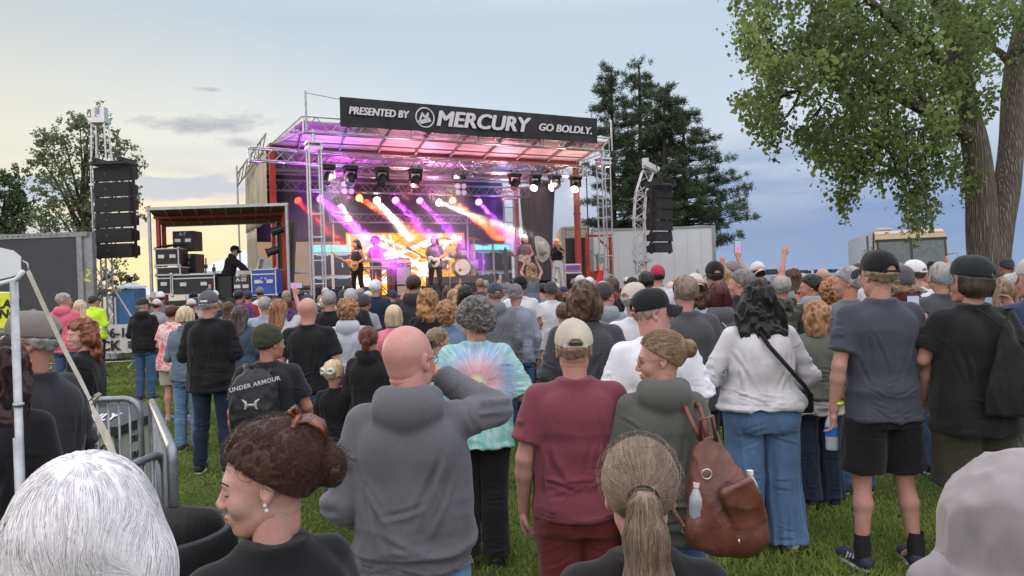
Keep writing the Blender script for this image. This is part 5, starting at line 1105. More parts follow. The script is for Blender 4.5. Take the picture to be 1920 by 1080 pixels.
# ================================================================ speaker towers
def line_array(label, px0, px1, pyt, pyb, d, yaw, n, hang_h=.18, tilt=None):
    w = at(px1, pyt, d).x - at(px0, pyt, d).x; P = at((px0 + px1) / 2, pyt, d); Hh = P.z - at((px0 + px1) / 2, pyb, d).z; bh = Hh / n
    t = thing('line_array', label, 'loudspeaker', (P.x, P.y, P.z), yaw)
    m = MB(); m.box((0, .1, .07), (w * .98, .62, .09), bev=.01); m.box((-w * .35, .1, .16), (.06, .7, .10)); m.box((w * .35, .1, .16), (.06, .7, .10)); m.cyl((0, .1, .1), (0, .3, .9), .015, n=6); m.build('rigging_frame', BLKP, t)
    GR = plain('perforated_grille', (.013, .013, .014), .65, 0, .25, 40, .4)
    for i in range(n):
        tl = (tilt or [0] * n)[i]; zc = -(i + .5) * bh; yo = -.10 * (tl / 10) if tilt else 0
        m = MB(); M = Euler((R(tl), 0, 0)).to_matrix()
        hw, hh, dd = w / 2, bh / 2 - .012, .34
        vs = [(-hw, -.02, -hh), (hw, -.02, -hh), (hw, dd, -hh * .62), (-hw, dd, -hh * .62), (-hw, -.02, hh), (hw, -.02, hh), (hw, dd, hh * .62), (-hw, dd, hh * .62)]
        m.add([M @ Vector(v) + Vector((0, yo, zc)) for v in vs], [(3, 2, 1, 0), (0, 1, 5, 4), (1, 2, 6, 5), (2, 3, 7, 6), (3, 0, 4, 7), (4, 5, 6, 7)])
        for s_ in (-1, 1): m.box(M @ Vector((s_ * (hw + .008), .12, 0)) + Vector((0, yo, zc)), (.02, .12, bh * 1.02), M)
        b = m.build('speaker_box', BLKP, t)
        m = MB(); m.box(M @ Vector((0, -.032, 0)) + Vector((0, yo, zc)), (w * .97, .012, 2 * hh * .93), M); m.build('grille', GR, b)
        m = MB(); m.lathe([(0, 0), (.018, 0), (.018, .004)], M @ Vector((-w * .18, -.040, .01)) + Vector((0, yo, zc)), 12, axis=(0, 1, 0)); m.build('emblem', plain('emblem_grey', (.16, .16, .17), .4), b)
    return t
AYAW = R(-4)
line_array('long hanging array of six black speaker boxes on the left tower', 174, 245, 312, 485, 19.5, AYAW, 6)
T1 = at(208, 560, 20.2); T1.z = 0
m = MB(); truss(m, T1 + Vector((-.17, 0, .3)), T1 + Vector((-.17, 0, 4.9)), .0 + .30, .026, .30, .34, up=(1, 0, 0))
top = at(200, 232, 20.2).z
for s_ in (-1, 1):
    for q in (-.14, .14): m.cyl(T1 + Vector((s_ * .22 - .12, q, 4.7)), T1 + Vector((s_ * .17 - .12, q * .8, top)), .024, n=6)
m.box(T1 + Vector((-.12, 0, top + .08)), (.42, .34, .14)); m.box(T1 + Vector((-.22, -.05, top + .26)), (.10, .22, .30)); m.box(T1 + Vector((.02, -.05, top + .26)), (.12, .2, .32)); m.box(T1 + Vector((-.12, -.05, top + .2)), (.28, .12, .06)); m.box(T1 + Vector((-.12, 0, 4.75)), (.5, .4, .06)); m.box(T1 + Vector((-.12, 0, 1.9)), (.55, .5, .08))
for s_ in (-1, 1): m.cyl(T1 + Vector((s_ * .1, 0, 1.9)), T1 + Vector((s_ * 1.5, -.6, .05)), .03, n=6)
m.box(T1 + Vector((-.1, 0, .15)), (.9, .9, .14)); m.cyl(T1 + Vector((-.1, 0, .2)), T1 + Vector((-.1, 0, .5)), .2, n=8)
one('speaker_tower', ALU, 'aluminium truss tower holding the left speaker array', 'tower', m)
line_array('curved hanging array of six black speaker boxes right of the stage', 1220, 1266, 352, 474, 23.0, R(33), 6, tilt=[0, -1, -2, -4, -6, -8]) 
T2 = at(1205, 520, 23.6); T2.z = 0
m = MB(); p0 = T2 + Vector((0, 0, .2)); pts = [p0, T2 + Vector((-.06, 0, 3.6)), T2 + Vector((.02, 0, 4.4)), T2 + Vector((.26, 0, 5.1))]
for a, b in zip(pts[:-1], pts[1:]): truss(m, a, b, .32, .024, .32, .32, up=(1, 0, 0))
m.box(T2 + Vector((.38, 0, 5.25)), (.5, .36, .16), Euler((0, R(30), 0)).to_matrix()); m.box(T2 + Vector((.2, 0, 5.38)), (.18, .2, .3)); m.box(T2 + Vector((.0, 0, 2.3)), (.5, .45, .08)); m.box(T2 + Vector((0, 0, .12)), (.9, .9, .16))
for s_ in (-1, 1): m.cyl(T2 + Vector((0, 0, 2.2)), T2 + Vector((s_ * 1.2, -.3, .05)), .03, n=6)
one('speaker_tower', ALU, 'bent aluminium truss tower holding the right speaker array', 'tower', m)
for (x0, x1, y0, y1, lb) in ((1108, 1150, 470, 520, 'green ratchet strap slanting beside the tall black pole'), (1185, 1205, 470, 520, 'green yellow guy strap slanting left of the right speaker tower')):
    m = MB(); m.cyl(at(x0, y0, 25), at(x1, y1, 24) , .02, n=5); one('guy_strap', plain('green_strap', (.08, .22, .12) if x0 < 1150 else (.30, .36, .10), .7), lb, 'strap', m)
# ================================================================ LED trailer at far left
t = thing('screen_trailer', 'dark grey video screen trailer with a pale metal frame, switched off, at far left', 'video screen', at(0, 560, 18.6) * Vector((1, 1, 0)), R(-3))
x0, x1 = -4.5, at(172, 500, 18.6).x - at(0, 500, 18.6).x; zt = at(80, 438, 18.6).z; zb = at(80, 612, 18.6).z
MB().box(((x0 + x1) / 2 - .12, .1, (zt + zb) / 2), (x1 - x0 - .35, .12, zt - zb - .2)).build('screen', plain('dark_led_tiles', (.062, .064, .070), .75, 0, .06, 3), t)
m = MB(); m.box(((x0 + x1) / 2, .12, zt - .05), (x1 - x0, .2, .12)); m.box(((x0 + x1) / 2, .12, zb + .03), (x1 - x0, .2, .12)); m.box((x1 - .22, .13, (zt + zb) / 2), (.14, .2, zt - zb)); m.box((x1 - .05, .16, (zt + zb) / 2), (.26, .16, zt - zb)); m.box(((x0 + x1) / 2, .3, zb - .25), (x1 - x0, .4, .3)); m.build('frame', plain('pale_grey_metal', (.30, .31, .33), .5, .4, .15), t)
m = MB(); 
for k in range(46): m.cyl((x1 - .5 - k * .14, .015, zt - .05), (x1 - .5 - k * .14, .0, zt - .05), .012, n=6)
m.build('rivets', BLKP, t)
m = MB(); m.box((x1 - .03, .075, zt - .95), (.10, .01, .05), Euler((0, R(35), 0)).to_matrix()); m.box((x1 - .03, .075, zt - 1.05), (.16, .01, .05), Euler((0, R(-40), 0)).to_matrix()); m.box((x1 - .08, .075, zt - 1.2), (.20, .01, .06), Euler((0, R(15), 0)).to_matrix()); m.build('sticker', plain('yellow_sticker', (.75, .66, .10), .5), t)
m = MB()
for wx in (-1.4, -.3): m.lathe([(0, -.12), (.3, -.12), (.34, -.08), (.34, .08), (.3, .12), (0, .12)], (wx, .3, .36), 20, axis=(0, 1, 0))
for wx in (x0 + .5, x1 - .4): m.box((wx, .3, zb / 2 - .1), (.12, .12, zb))
m.build('wheels', BLKP, t)
# ================================================================ crowd fence with printed banners
FAB = plain('white_banner_fabric', (.62, .61, .60), .7, 0, .08, 2); PRT = plain('black_print', (.02, .02, .022), .7)
def barricade(label, P, yaw, L_=2.2, H_=1.05, group=None, name='crowd_barrier', cat='barrier'):
    t = thing(name, label, cat, P, yaw, group); m = MB(); r = .12
    pts = [(-L_ / 2, 0, .16)] + [(-L_ / 2, 0, H_ - r)] + [(-L_ / 2 + r * (1 - math.cos(a)), 0, H_ - r + r * math.sin(a)) for a in (.5, 1.0, 1.57)] + [(L_ / 2 - r * (1 - math.sin(a)), 0, H_ - r + r * math.cos(a)) for a in (0, .57, 1.07)] + [(L_ / 2, 0, H_ - r), (L_ / 2, 0, .16)]
    m.tube(pts, .021, 10, close=True); m.build('frame', STEEL, t, True); n_ = int(L_ / .125)
    for i in range(1, n_): x = -L_ / 2 + L_ * i / n_; MB().cyl((x, 0, .17), (x, 0, H_ - .02), .0085, n=7).build('bar', STEEL, t, True)
    for x in (-L_ / 2 + .15, L_ / 2 - .15): m = MB(); m.tube([(x, -.28, .02), (x, -.05, .12), (x, .05, .12), (x, .28, .02)], .014, 7); m.build('foot', STEEL, t, True)
    return t
def fence_banner(P, yaw, L_, txts, label, z0=.38, z1=1.06):
    t = thing('fence_banner', label, 'banner', P, yaw); V = []; nx = 40
    for i in range(nx + 1):
        for j in range(7): x, z = i / nx, j / 6; V.append((-L_ / 2 + x * L_, -.035 + .012 * math.sin(x * 50 + z * 4) + .01 * math.sin(x * 17), z0 + (z1 - z0) * z + .012 * math.sin(x * 15) * (1 - z)))
    put('fabric', mesh_np('fabric', V, [(i * 7 + j, (i + 1) * 7 + j, (i + 1) * 7 + j + 1, i * 7 + j + 1) for i in range(nx) for j in range(6)], True, [FAB]), None, t)
    for tx, x, z, w, h_ in txts:
        me = text_mesh(tx, 1, 0, .003, .03); co = np.zeros(len(me.vertices) * 3, np.float32); me.vertices.foreach_get('co', co); co = co.reshape(-1, 3); mn, mx_ = co.min(0), co.max(0); co[:, 0] = (co[:, 0] - mn[0]) / (mx_[0] - mn[0]) * w; co[:, 1] = (co[:, 1] - mn[1]) / (mx_[1] - mn[1]) * h_; me.vertices.foreach_set('co', co.ravel()); me.update(); put('lettering', me, PRT, t, (x, -.066, z), (R(90), 0, 0))
for i, px in enumerate((70, 145, 222)):
    d = 18.0; P = at(px, 640, d); P.z = 0; 
    barricade(['steel crowd barrier below the video screen, partly behind the cap man', 'steel crowd barrier with a printed cloth behind the red haired woman', 'steel crowd barrier behind the hi-vis guard, 96-1 cloth on it'][i], P, 0, .98 if i else 1.1, 1.02, 'crowd barriers in a row below the video screen')
P = at(222, 640, 18.0); P.z = 0; fence_banner(P, 0, .92, [('96-1', -.34, .74, .52, .24), ('CK', -.42, .43, .52, .25), ('am', .26, .48, .14, .18)], 'white cloth banner reading 96-1 on the barrier behind the hi-vis guard')
P = at(145, 640, 18.0); P.z = 0; fence_banner(P, 0, .92, [('ROCK', -.40, .55, .66, .26)], 'white cloth banner printed in black behind the red haired woman')
# ================================================================ side platform left of the stage
PY = 18.6; PXL, PXR = at(283, 500, PY).x, at(541, 500, PY).x
plat = thing('side_platform', 'roofed red framed side platform left of the stage carrying road cases', 'platform', (0, 0, 0))
MB().box(((PXL + PXR) / 2 + .1, PY + 1.4, 1.50), (PXR - PXL + .2, 2.6, .14), bev=.01).build('deck', DECK, plat); MB().box(((PXL + PXR) / 2 + .1, PY + .12, .70), (PXR - PXL + .1, .04, 1.44)).build('skirt', BLK, plat)
zf = at(283, 394, PY).z; zk = at(270, 424, PY + 2.6).z
m = MB(); dx_ = -.95; P = [Vector((PXL, PY, zf)), Vector((PXR, PY, zf + .02)), Vector((PXR + dx_, PY + 2.7, zk)), Vector((PXL + dx_, PY + 2.7, zk))]; u = Vector((0, 0, .05)); m.add(P + [p + u for p in P], [(3, 2, 1, 0), (4, 5, 6, 7), (0, 1, 5, 4), (1, 2, 6, 5), (2, 3, 7, 6), (3, 0, 4, 7)]); m.build('roof', plain('ribbed_roof', (.20, .13, .12), .6, 0, .2), plat)
m = MB(); m.box(((PXL + PXR) / 2, PY - .03, zf + .03), (PXR - PXL + .1, .05, .07)); m.build('roof_edge', plain('white_edge', (.55, .55, .56), .5), plat); m = MB(); m.cyl(P[3], P[2], .04, n=6); m.build('roof_edge', plain('white_edge', (.55, .55, .56), .5), plat)
m = MB()
for q in (.35, .62): a, b = P[0].lerp(P[3], q), P[1].lerp(P[2], q); m.box((a + b) / 2 - Vector((0, 0, .05)), ((b - a).length, .07, .07))
m.build('roof_beam', REDP, plat)
m = MB()
for k in range(1, 9): a, b = P[0].lerp(P[1], k / 9) - Vector((0, 0, .015)), P[3].lerp(P[2], k / 9) - Vector((0, 0, .015)); m.cyl(a, b, .018, n=5)
m.build('roof_ribs', plain('rib_white', (.5, .5, .5), .6), plat)
for (x, y, mat, r) in ((PXL, PY, STEEL, .038), (PXR, PY, STEEL, .038), (PXR - 1.02, PY + 2.4, STEEL, .03), (PXL - .25, PY + 1.0, REDP, .055), (PXL - .62, PY + 2.1, REDP, .055), (PXR - .25, PY + .75, REDP, .065), (PXR - .55, PY + 1.5, REDP, .06)):
    zz = zf - (y - PY) * (zf - zk) / 2.7; m = MB(); m.box((x, y, zz / 2), (r * 1.7, r * 1.7, zz - .02), bev=.006); m.build('post', mat, plat)
V = []
for i in range(31):
    for j in range(9): V.append((PXR - 1.0 + .55 * i / 30 * (1 - .3 * j / 8), PY + 2.4 + .05 * math.sin(i * 1.1), zk - .05 - (zk - 1.6) * j / 8))
put('drape', mesh_np('drape', V, [(i * 9 + j, (i + 1) * 9 + j, (i + 1) * 9 + j + 1, i * 9 + j + 1) for i in range(30) for j in range(8)], True, [plain('olive_drape', (.11, .10, .075), .8, 0, .2)]), None, plat)
def case(label, px0, px1, pyt, pyb, d, mat=CASE, dep=.6, trim=True, txt=None, handles=2, lid=True, name='road_case', stickers=False):
    a, b = at(px0, pyt, d), at(px1, pyb, d); w, h_ = b.x - a.x, a.z - b.z; t = thing(name, label, 'road case', ((a.x + b.x) / 2, d, b.z)); 
    MB().box((0, dep / 2, h_ / 2), (w - .02, dep - .02, h_ - .02), bev=.008).build('shell', mat, t)
    if trim:
        m = MB(); e = .028
        for z in (e / 2, h_ - e / 2) + ((h_ * .80,) if lid else ()): m.box((0, .004, z), (w, .02, e))
        for x in (-w / 2 + e / 2, w / 2 - e / 2):
            m.box((x, .002, h_ / 2), (e, .024, h_)); m.box((x, dep / 2, h_ - e / 2), (e, dep, e))
        for x in (-w / 2, w / 2):
            for z in (0, h_): m.box((x, 0, z), (.07, .07, .07), bev=.02)
        m.build('trim', ALU, t)
    for k in range(handles):
        x = (k - (handles - 1) / 2) * w * .48; m = MB(); m.box((x, -.006, h_ * .52), (.17, .02, .10), bev=.01); m.build('handle', ALU, t)
    if txt: me = text_mesh(txt, .13, 0, .002, .004, 'CENTER'); put('lettering', me, LET, t, (0, -.016, h_ * .76), (R(90), 0, 0))
    if stickers: 
        m = MB(); 
        for (x, z, r) in ((-.05, .55, .022), (.05, .53, .026), (-.04, .42, .032)): m.lathe([(0, 0), (r, 0)], (x, -.012, h_ * z * 1.2), 16, axis=(0, 1, 0))
        m.build('stickers', plain('sticker', (.6, .5, .5), .5), t)
    return t
case('long black road case at the front of the side platform, lowest on the left', 322, 404, 515, 552, 19.0, dep=.7)
case('narrow black case standing left of the long road case', 293, 322, 515, 552, 19.1, dep=.6, handles=1)
case('flat black road case between the long case and the clamped rack', 293, 339, 501, 515, 19.3, handles=0, lid=False)
case('black rack case with silver edges, topmost on the left pile', 290, 336, 466, 497, 19.4, handles=2, lid=False)
case('black case lettered A-7 on top of the case tower', 322, 364, 433, 470, 20.0, trim=False, txt='A-7')
case('black case lettered A-10 under the A-7 case', 330, 368, 476, 512, 20.0, trim=False, txt='A-10', handles=1)
case('matt black case left of the brown black A-20 case', 404, 436, 518, 560, 19.1, trim=False, handles=0)
case('dark case lettered A-20 beside the blue case', 436, 470, 518, 558, 18.9, mat=plain('brownish_laminate', (.040, .036, .034), .5), trim=False, txt='A-20')
case('blue road case with silver edges and stickers beside the red post', 470, 519, 505, 553, 18.8, mat=plain('blue_laminate', (.03, .09, .42), .4, 0, .1), stickers=True)
m = MB(); 
for k in range(8): m.cyl((at(292, 465, 19.5)) + Vector((k * .08, 0, .02 * (k % 3))), at(292, 465, 19.5) + Vector((k * .08 + .2, .2, .08)), .02, n=5)
one('lighting_clamps', BLKP, 'loose black brackets lying on the topmost rack case', 'brackets', m)
for i, px in enumerate((386, 401)):
    m = MB(); a = at(px, 515, 19.8); b = at(px, 484 + i * 11, 19.8); m.cyl(a, b, .02, n=6); m.box((a + b) / 2, (.08, .05, .1)); one('microphone_stand', BLKP, ['tall black stand top behind the long road case', 'short black stand top right of the taller one'][i], 'stand', m)
m = MB(); m.box(at(463, 512, 19.6), (.35, .3, .12), bev=.02); m.box(at(487, 497, 19.4) , (.05, .3, .32), Euler((0, R(14), 0)).to_matrix()); one('laptop', plain('pale_case', (.6, .55, .48), .5), 'pale open laptop and box the stagehand leans over', 'laptop', m)
# small stage fixtures on the red post
for i, (px, py) in enumerate(((520, 432), (511, 471))):
    m = MB(); P = at(px, py, 19.0); m.lathe([(0, -.14), (.10, -.14), (.10, .1), (.13, .16), (.11, .16), (.1, .1)], P, 14, axis=(-.9, -.3, -.3)); m.box(P + Vector((.12, 0, .06)), (.22, .05, .05)); one('spotlight', BLKP, ['upper black spotlight clamped to the red platform post', 'lower black spotlight clamped to the red platform post'][i], 'stage light', m, smooth=False)
# ================================================================ tents, toilet, trailers behind
def gable_tent(label, px0, px1, pyt, pye, d, dep, group=None):
    a, b = at(px0, pye, d), at(px1, pye, d); zt = at((px0 + px1) / 2, pyt, d).z; t = thing('event_tent', label, 'tent', ((a.x + b.x) / 2, d, 0), 0, group); w = (b.x - a.x) / 2; ze = a.z; V = []; nx, ny = 16, 8
    for i in range(nx + 1):
        for j in range(ny + 1):
            x = -1 + 2 * i / nx; y = -1 + 2 * j / ny; q = max(abs(x), abs(y)); z = ze + (zt - ze) * (1 - q) ** 1.15 ; V.append((x * w, (y + 1) * dep / 2, z))
    put('roof', mesh_np('roof', V, [(i * (ny + 1) + j, (i + 1) * (ny + 1) + j, (i + 1) * (ny + 1) + j + 1, i * (ny + 1) + j + 1) for i in range(nx) for j in range(ny)], False, [plain('white_tent_vinyl', (.66, .70, .76), .5, 0, .04)]), None, t)
    m = MB(); m.box((0, 0, ze / 2), (2 * w, .03, ze)); m.build('wall', plain('white_tent_wall', (.60, .64, .70), .5), t)
gable_tent('white peaked event tent seen through the side platform', 345, 475, 460, 510, 40, 9); 
gable_tent('small pale tent right of the peaked event tent behind the platform', 440, 520, 480, 512, 46, 8)
gable_tent('low white tent behind the left speaker tower', 205, 262, 540, 556, 44, 6)
t = thing('portable_toilet', 'blue portable toilet with a pale roof behind the side platform', 'toilet', at(246, 560, 38) * Vector((1, 1, 0)), R(8)); MB().box((0, 0, 1.05), (1.1, 1.1, 2.1), bev=.03).build('cabin', plain('blue_plastic', (.02, .09, .22), .45), t); m = MB(); m.lathe([(.80, 0), (.78, .08), (.3, .26), (0, .28)], (0, 0, 2.12), 4); m.build('roof', plain('pale_plastic', (.5, .55, .6), .5), t); MB().box((0, -.56, 1.0), (.78, .03, 1.8), bev=.01).build('door', plain('blue_door', (.03, .12, .28), .45), t)
# truck with its rear open (right of the stage) and long white trailer
def boxtruck():
    t = thing('semi_trailer', 'long white box trailer behind the right speaker tower', 'trailer', (0, 0, 0)); d = 31.0; a = at(1110, 520, d); b = at(1343, 520, d); zt = at(1225, 427, d).z; zb = 1.05
    w = b.x - a.x; cx = (a.x + b.x) / 2; tw = plain('white_trailer_panel', (.60, .63, .65), .4, .1, .05, .7)
    MB().box((cx, d + 1.25, (zt + zb) / 2), (w, 2.5, zt - zb), bev=.02).build('box', tw, t)
    m = MB(); m.box((cx, d - .01, zt - .03), (w + .02, .04, .09)); m.box((cx, d - .01, zb + .12), (w + .02, .04, .14)); m.box((b.x - .05, d - .01, (zt + zb) / 2), (.14, .05, zt - zb)); m.box((a.x + .05, d - .01, (zt + zb) / 2), (.10, .05, zt - zb)); m.build('rails', plain('grey_rail', (.30, .31, .32), .5, .3), t)
    m = MB()
    for k in range(1, 9): m.box((a.x + w * k / 9, d - .003, (zt + zb) / 2), (.02, .012, zt - zb - .3))
    m.build('panel_seams', plain('seam', (.55, .58, .60), .5), t)
    for wx in (cx + w * .28, cx + w * .42):
        for wy in (d + .25, d + 2.2): MB().lathe([(0, -.14), (.40, -.14), (.50, -.08), (.50, .08), (.40, .14), (0, .14)], (wx, wy, .5), 22, axis=(0, 1, 0)).build('wheel', BLKP, t)
    MB().box((a.x + 1.2, d + 1.2, .6), (.2, 1.8, 1.0)).build('landing_gear', BLKP, t)
    t = thing('open_truck', 'white box truck with its rear open and dark inside, right of the stage', 'truck', (0, 0, 0)); d = 28.5; a, b = at(1056, 520, d), at(1108, 520, d); zt = at(1090, 424, d).z; zb = 1.05; cx = (a.x + b.x) / 2; w = b.x - a.x; wl = plain('cream_truck_wall', (.50, .46, .36), .5)
    m = MB(); m.box((b.x - .06, d + 2, (zt + zb) / 2), (.12, 4, zt - zb)); m.box((a.x + .06, d + 2, (zt + zb) / 2), (.12, 4, zt - zb)); m.box((cx, d + 2, zt - .05), (w - .26, 4, .10)); m.box((cx, d + 2, zb + .05), (w - .26, 4, .10)); m.box((cx, d + 3.95, (zt + zb) / 2), (w - .26, .08, zt - zb - .24)); m.build('box', wl, t)
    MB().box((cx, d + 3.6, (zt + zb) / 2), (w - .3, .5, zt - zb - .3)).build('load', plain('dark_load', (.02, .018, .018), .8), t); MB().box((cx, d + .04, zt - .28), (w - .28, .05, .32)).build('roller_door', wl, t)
    m = MB(); m.box((cx, d + 2, .7), (w - .4, 4, .2))
    for wx in (a.x + .3, b.x - .3): m.lathe([(0, -.14), (.45, -.14), (.5, .0), (.45, .14), (0, .14)], (wx, d + 1.2, .5), 20, axis=(1, 0, 0))
    m.build('chassis', BLKP, t)
boxtruck()
def motorhome():
    d = 27.0; P = at(1712, 520, d); P.z = 0; t = thing('motorhome', 'beige class A motorhome with a split windscreen beside the big tree', 'motorhome', P, R(-18))
    BE = plain('beige_fibreglass', (.46, .37, .22), .35, 0, .05); GY = plain('silver_side', (.42, .44, .48), .35, .1); w = 2.35; h_ = at(1712, 428, d).z
    prof = [(0, .45), (-.06, 1.3), (-.02, 1.55), (.12, 2.2), (.29, 2.85), (.40, 3.10), (.8, h_ - .02), (8.6, h_ - .02), (8.7, .45)]; m = MB(); V = []
    for s_ in (-1, 1):
        for (y, z) in prof: V.append((s_ * w / 2 * (1 if z < 2.9 else .96), y, z))
    k = len(prof); m.add(V, [tuple(range(k))[::1], tuple(range(2 * k - 1, k - 1, -1))]); m.add(V, [(i, i + k, (i + 1) % k + k, (i + 1) % k) for i in range(k)], 0); b = m.build('body', [BE], t)
    m = MB(); m.box((-w / 2 - .012, 4.6, 2.0), (.02, 7.6, 2.4)); m.build('side_panel', GY, t)
    WS = plain('windscreen_glass', (.10, .13, .13), .08, .0, .2); 
    for s_ in (-1, 1): m = MB(); m.box((s_ * w * .235, .11, 2.24), (w * .445, .02, 1.12), Euler((R(-13), 0, 0)).to_matrix(), bev=.008); m.build('windscreen', WS, t)
    m = MB(); m.box((0, .095, 2.24), (.05, .05, 1.16), Euler((R(-13), 0, 0)).to_matrix()); 
    for s_ in (-1, 1): m.box((s_ * w * .47, .11, 2.24), (.06, .05, 1.16), Euler((R(-13), 0, 0)).to_matrix())
    m.box((0, -.03, 1.58), (w * .98, .05, .06)); m.box((0, .262, 2.84), (w * 1.0, .05, .10)); m.build('window_trim', plain('dark_trim', (.04, .03, .025), .5), t)
    m = MB(); m.box((0, .39, 2.99), (w * .97, .03, .20)); m.build('cap_band', plain('tan_band', (.52, .43, .27), .4), t)
    for x in (-.75, -.25, 0, .25, .75): MB().box((x, .43, 3.14), (.14, .05, .05), bev=.01).build('marker_light', plain('amber_lens', (.55, .16, .03), .3), t)
    for x in (-.7, .5): m = MB(); m.box((x, 1.6, h_ + .07), (.55, .6, .14), bev=.04); m.build('roof_vent', plain('vent_grey', (.4, .4, .42), .5), t)
    m = MB(); m.tube([(-.45, -.03, 1.6), (-.15, .02, 1.95)], .012, 5); m.tube([(.5, -.03, 1.6), (.1, .02, 1.95)], .012, 5); m.build('wipers', BLKP, t)
    for s_ in (-1, 1): m = MB(); m.tube([(s_ * (w / 2 - .05), -.05, 2.25), (s_ * (w / 2 + .22), -.25, 2.3), (s_ * (w / 2 + .25), -.25, 2.1)], .02, 6); m.box((s_ * (w / 2 + .27), -.27, 1.9), (.20, .10, .40), bev=.03); m.build('wing_mirror', plain('chrome_mirror', (.5, .52, .55), .2, .8), t)
    m = MB(); m.box((-w / 2 - .03, 1.3, 2.25), (.02, .9, .8)); m.box((-w / 2 - .03, 3.2, 2.3), (.02, 1.0, .6)); m.build('side_window', WS, t)
    m = MB()
    for q in (0, .18, .36): m.tube([(-w / 2 - .03, .9 + q, .8), (-w / 2 - .03, 1.6 + q, 1.6), (-w / 2 - .03, 1.8 + q, 3.1)], .03, 4)
    m.build('stripes', plain('blue_grey_stripe', (.10, .14, .20), .4), t)
    m = MB(); m.box((.5, 1.4, 2.0), (.55, .3, .9), bev=.1); m.build('seat', plain('dark_seat', (.03, .04, .035), .8), t)
    m = MB(); m.cyl((.9, 2.4, h_), (1.05, 2.4, h_ + .75), .008, n=5); m.build('aerial', STEEL, t)
    for s_ in (-1, 1):
        MB().lathe([(0, 0), (.14, .0), (.16, .03)], (s_ * .82, -.03, 1.0), 18, axis=(0, -1, 0)).build('headlight', plain('headlight_glass', (.6, .6, .6), .2), t)
        for y in (1.1, 6.2): MB().lathe([(0, -.14), (.38, -.14), (.46, -.06), (.46, .06), (.38, .14), (0, .14)], (s_ * (w / 2 - .15), y, .46), 20, axis=(1, 0, 0)).build('wheel', BLKP, t)
motorhome()
def pickup():
    P = at(1368, 520, 34); P.z = 0; t = thing('parked_pickup', 'dark parked pickup with only its cab roof above the crowd, right of the white trailer', 'truck', P, R(80)); m = MB(); prof = [(-2.6, .5), (-2.6, 1.25), (-.9, 1.3), (-.4, 2.15), (1.0, 2.2), (1.5, 1.35), (2.7, 1.25), (2.75, .5)]; V = [(s_ * .95, y, z) for s_ in (-1, 1) for y, z in prof]; k = len(prof); m.add(V, [tuple(range(k)), tuple(range(2 * k - 1, k - 1, -1))] + [(i, i + k, (i + 1) % k + k, (i + 1) % k) for i in range(k)]); m.build('body', plain('dark_green_paint', (.02, .04, .04), .3), t)
    for y in (-1.7, 1.8):
        for x in (-.9, .9): MB().lathe([(0, -.1), (.36, -.1), (.4, 0), (.36, .1), (0, .1)], (x, y, .4), 18, axis=(1, 0, 0)).build('wheel', BLKP, t)
pickup()
# ================================================================ trees
def limb(m, pts, r0, r1, n=10, sub=6, wob=.0):
    P = [Vector(p) for p in pts]; Q = []; 
    for i in range(len(P) - 1):
        p0, p1, p2, p3 = P[max(i - 1, 0)], P[i], P[i + 1], P[min(i + 2, len(P) - 1)]
        for k in range(sub):
            t = k / sub; Q.append(.5 * ((2 * p1) + (p2 - p0) * t + (2 * p0 - 5 * p1 + 4 * p2 - p3) * t * t + (3 * p1 - p0 - 3 * p2 + p3) * t ** 3))
    Q.append(P[-1]); rr = [r0 + (r1 - r0) * (i / (len(Q) - 1)) ** .85 for i in range(len(Q))]
    m.tube(Q, rr, n); return Q
def leafmat(name, c1, c2, trans=.25):
    m, hit = nmat(('leaf', name))
    if hit: return m
    n = N(m); a = n.n('ShaderNodeAttribute', attribute_name='rnd'); c = n.coord(); v = n.math('ADD', n.math('MULTIPLY', a.outputs['Fac'], .55), n.math('MULTIPLY', n.noise(.9, 3, .5, c), .5))
    n.set(Base_Color=n.ramp(v, (.25, c1), (.8, c2)), Roughness=.55, Specular_IOR_Level=.3); tl = n.n('ShaderNodeBsdfTranslucent'); n.l(n.ramp(v, (.25, tuple(q * 1.3 for q in c1)), (.8, tuple(q * 1.4 for q in c2))), tl.inputs[0]); mx = n.n('ShaderNodeMixShader'); mx.inputs[0].default_value = trans; n.l(n.b.outputs[0], mx.inputs[1]); n.l(tl.outputs[0], mx.inputs[2]); n.l(mx.outputs[0], n.o.inputs[0]); return m
def leaves_np(C_, size, rs, jit=.35, down=.4):
    """C_: leaf centres; each leaf = two triangles folded along the midrib, drooping"""
    n = len(C_); d = rs.randn(n, 3); d[:, 2] -= down * 2; d /= np.linalg.norm(d, axis=1, keepdims=True); s_ = np.cross(d, rs.randn(n, 3)); s_ /= np.linalg.norm(s_, axis=1, keepdims=True); nn_ = np.cross(d, s_); z = size * (1 + jit * rs.randn(n, 1)).clip(.5, 1.7)
    V = np.stack([C_, C_ + d * z * .45 + s_ * z * .42 + nn_ * z * .10, C_ + d * z, C_ + d * z * .45 - s_ * z * .42 + nn_ * z * .10], 1).reshape(-1, 3); i = np.arange(n) * 4
    return V, np.stack([i, i + 1, i + 2, i + 3], 1), np.repeat(rs.rand(n) * .5 + .25, 4)
bk_, _ = nmat('bark'); n = N(bk_); c = n.coord((1, 1, .09)); vv = n.n('ShaderNodeTexVoronoi', Scale=26.0, feature='DISTANCE_TO_EDGE'); n.l(c, vv.inputs['Vector']); c2 = n.coord((1, 1, .3)); nf = n.noise(22, 6, .7, c2); hgt = n.math('ADD', n.math('MULTIPLY', vv.outputs[0], 1.6), n.math('MULTIPLY', nf, .5))
n.set(Base_Color=n.ramp(hgt, (.18, (.075, .060, .048)), (.5, (.17, .14, .115)), (.85, (.27, .235, .20))), Roughness=.95, Normal=n.bump(hgt, 1.0, .05))
bkd = plain('dark_bark', (.045, .035, .028), .95, 0, .3, 12, .5)
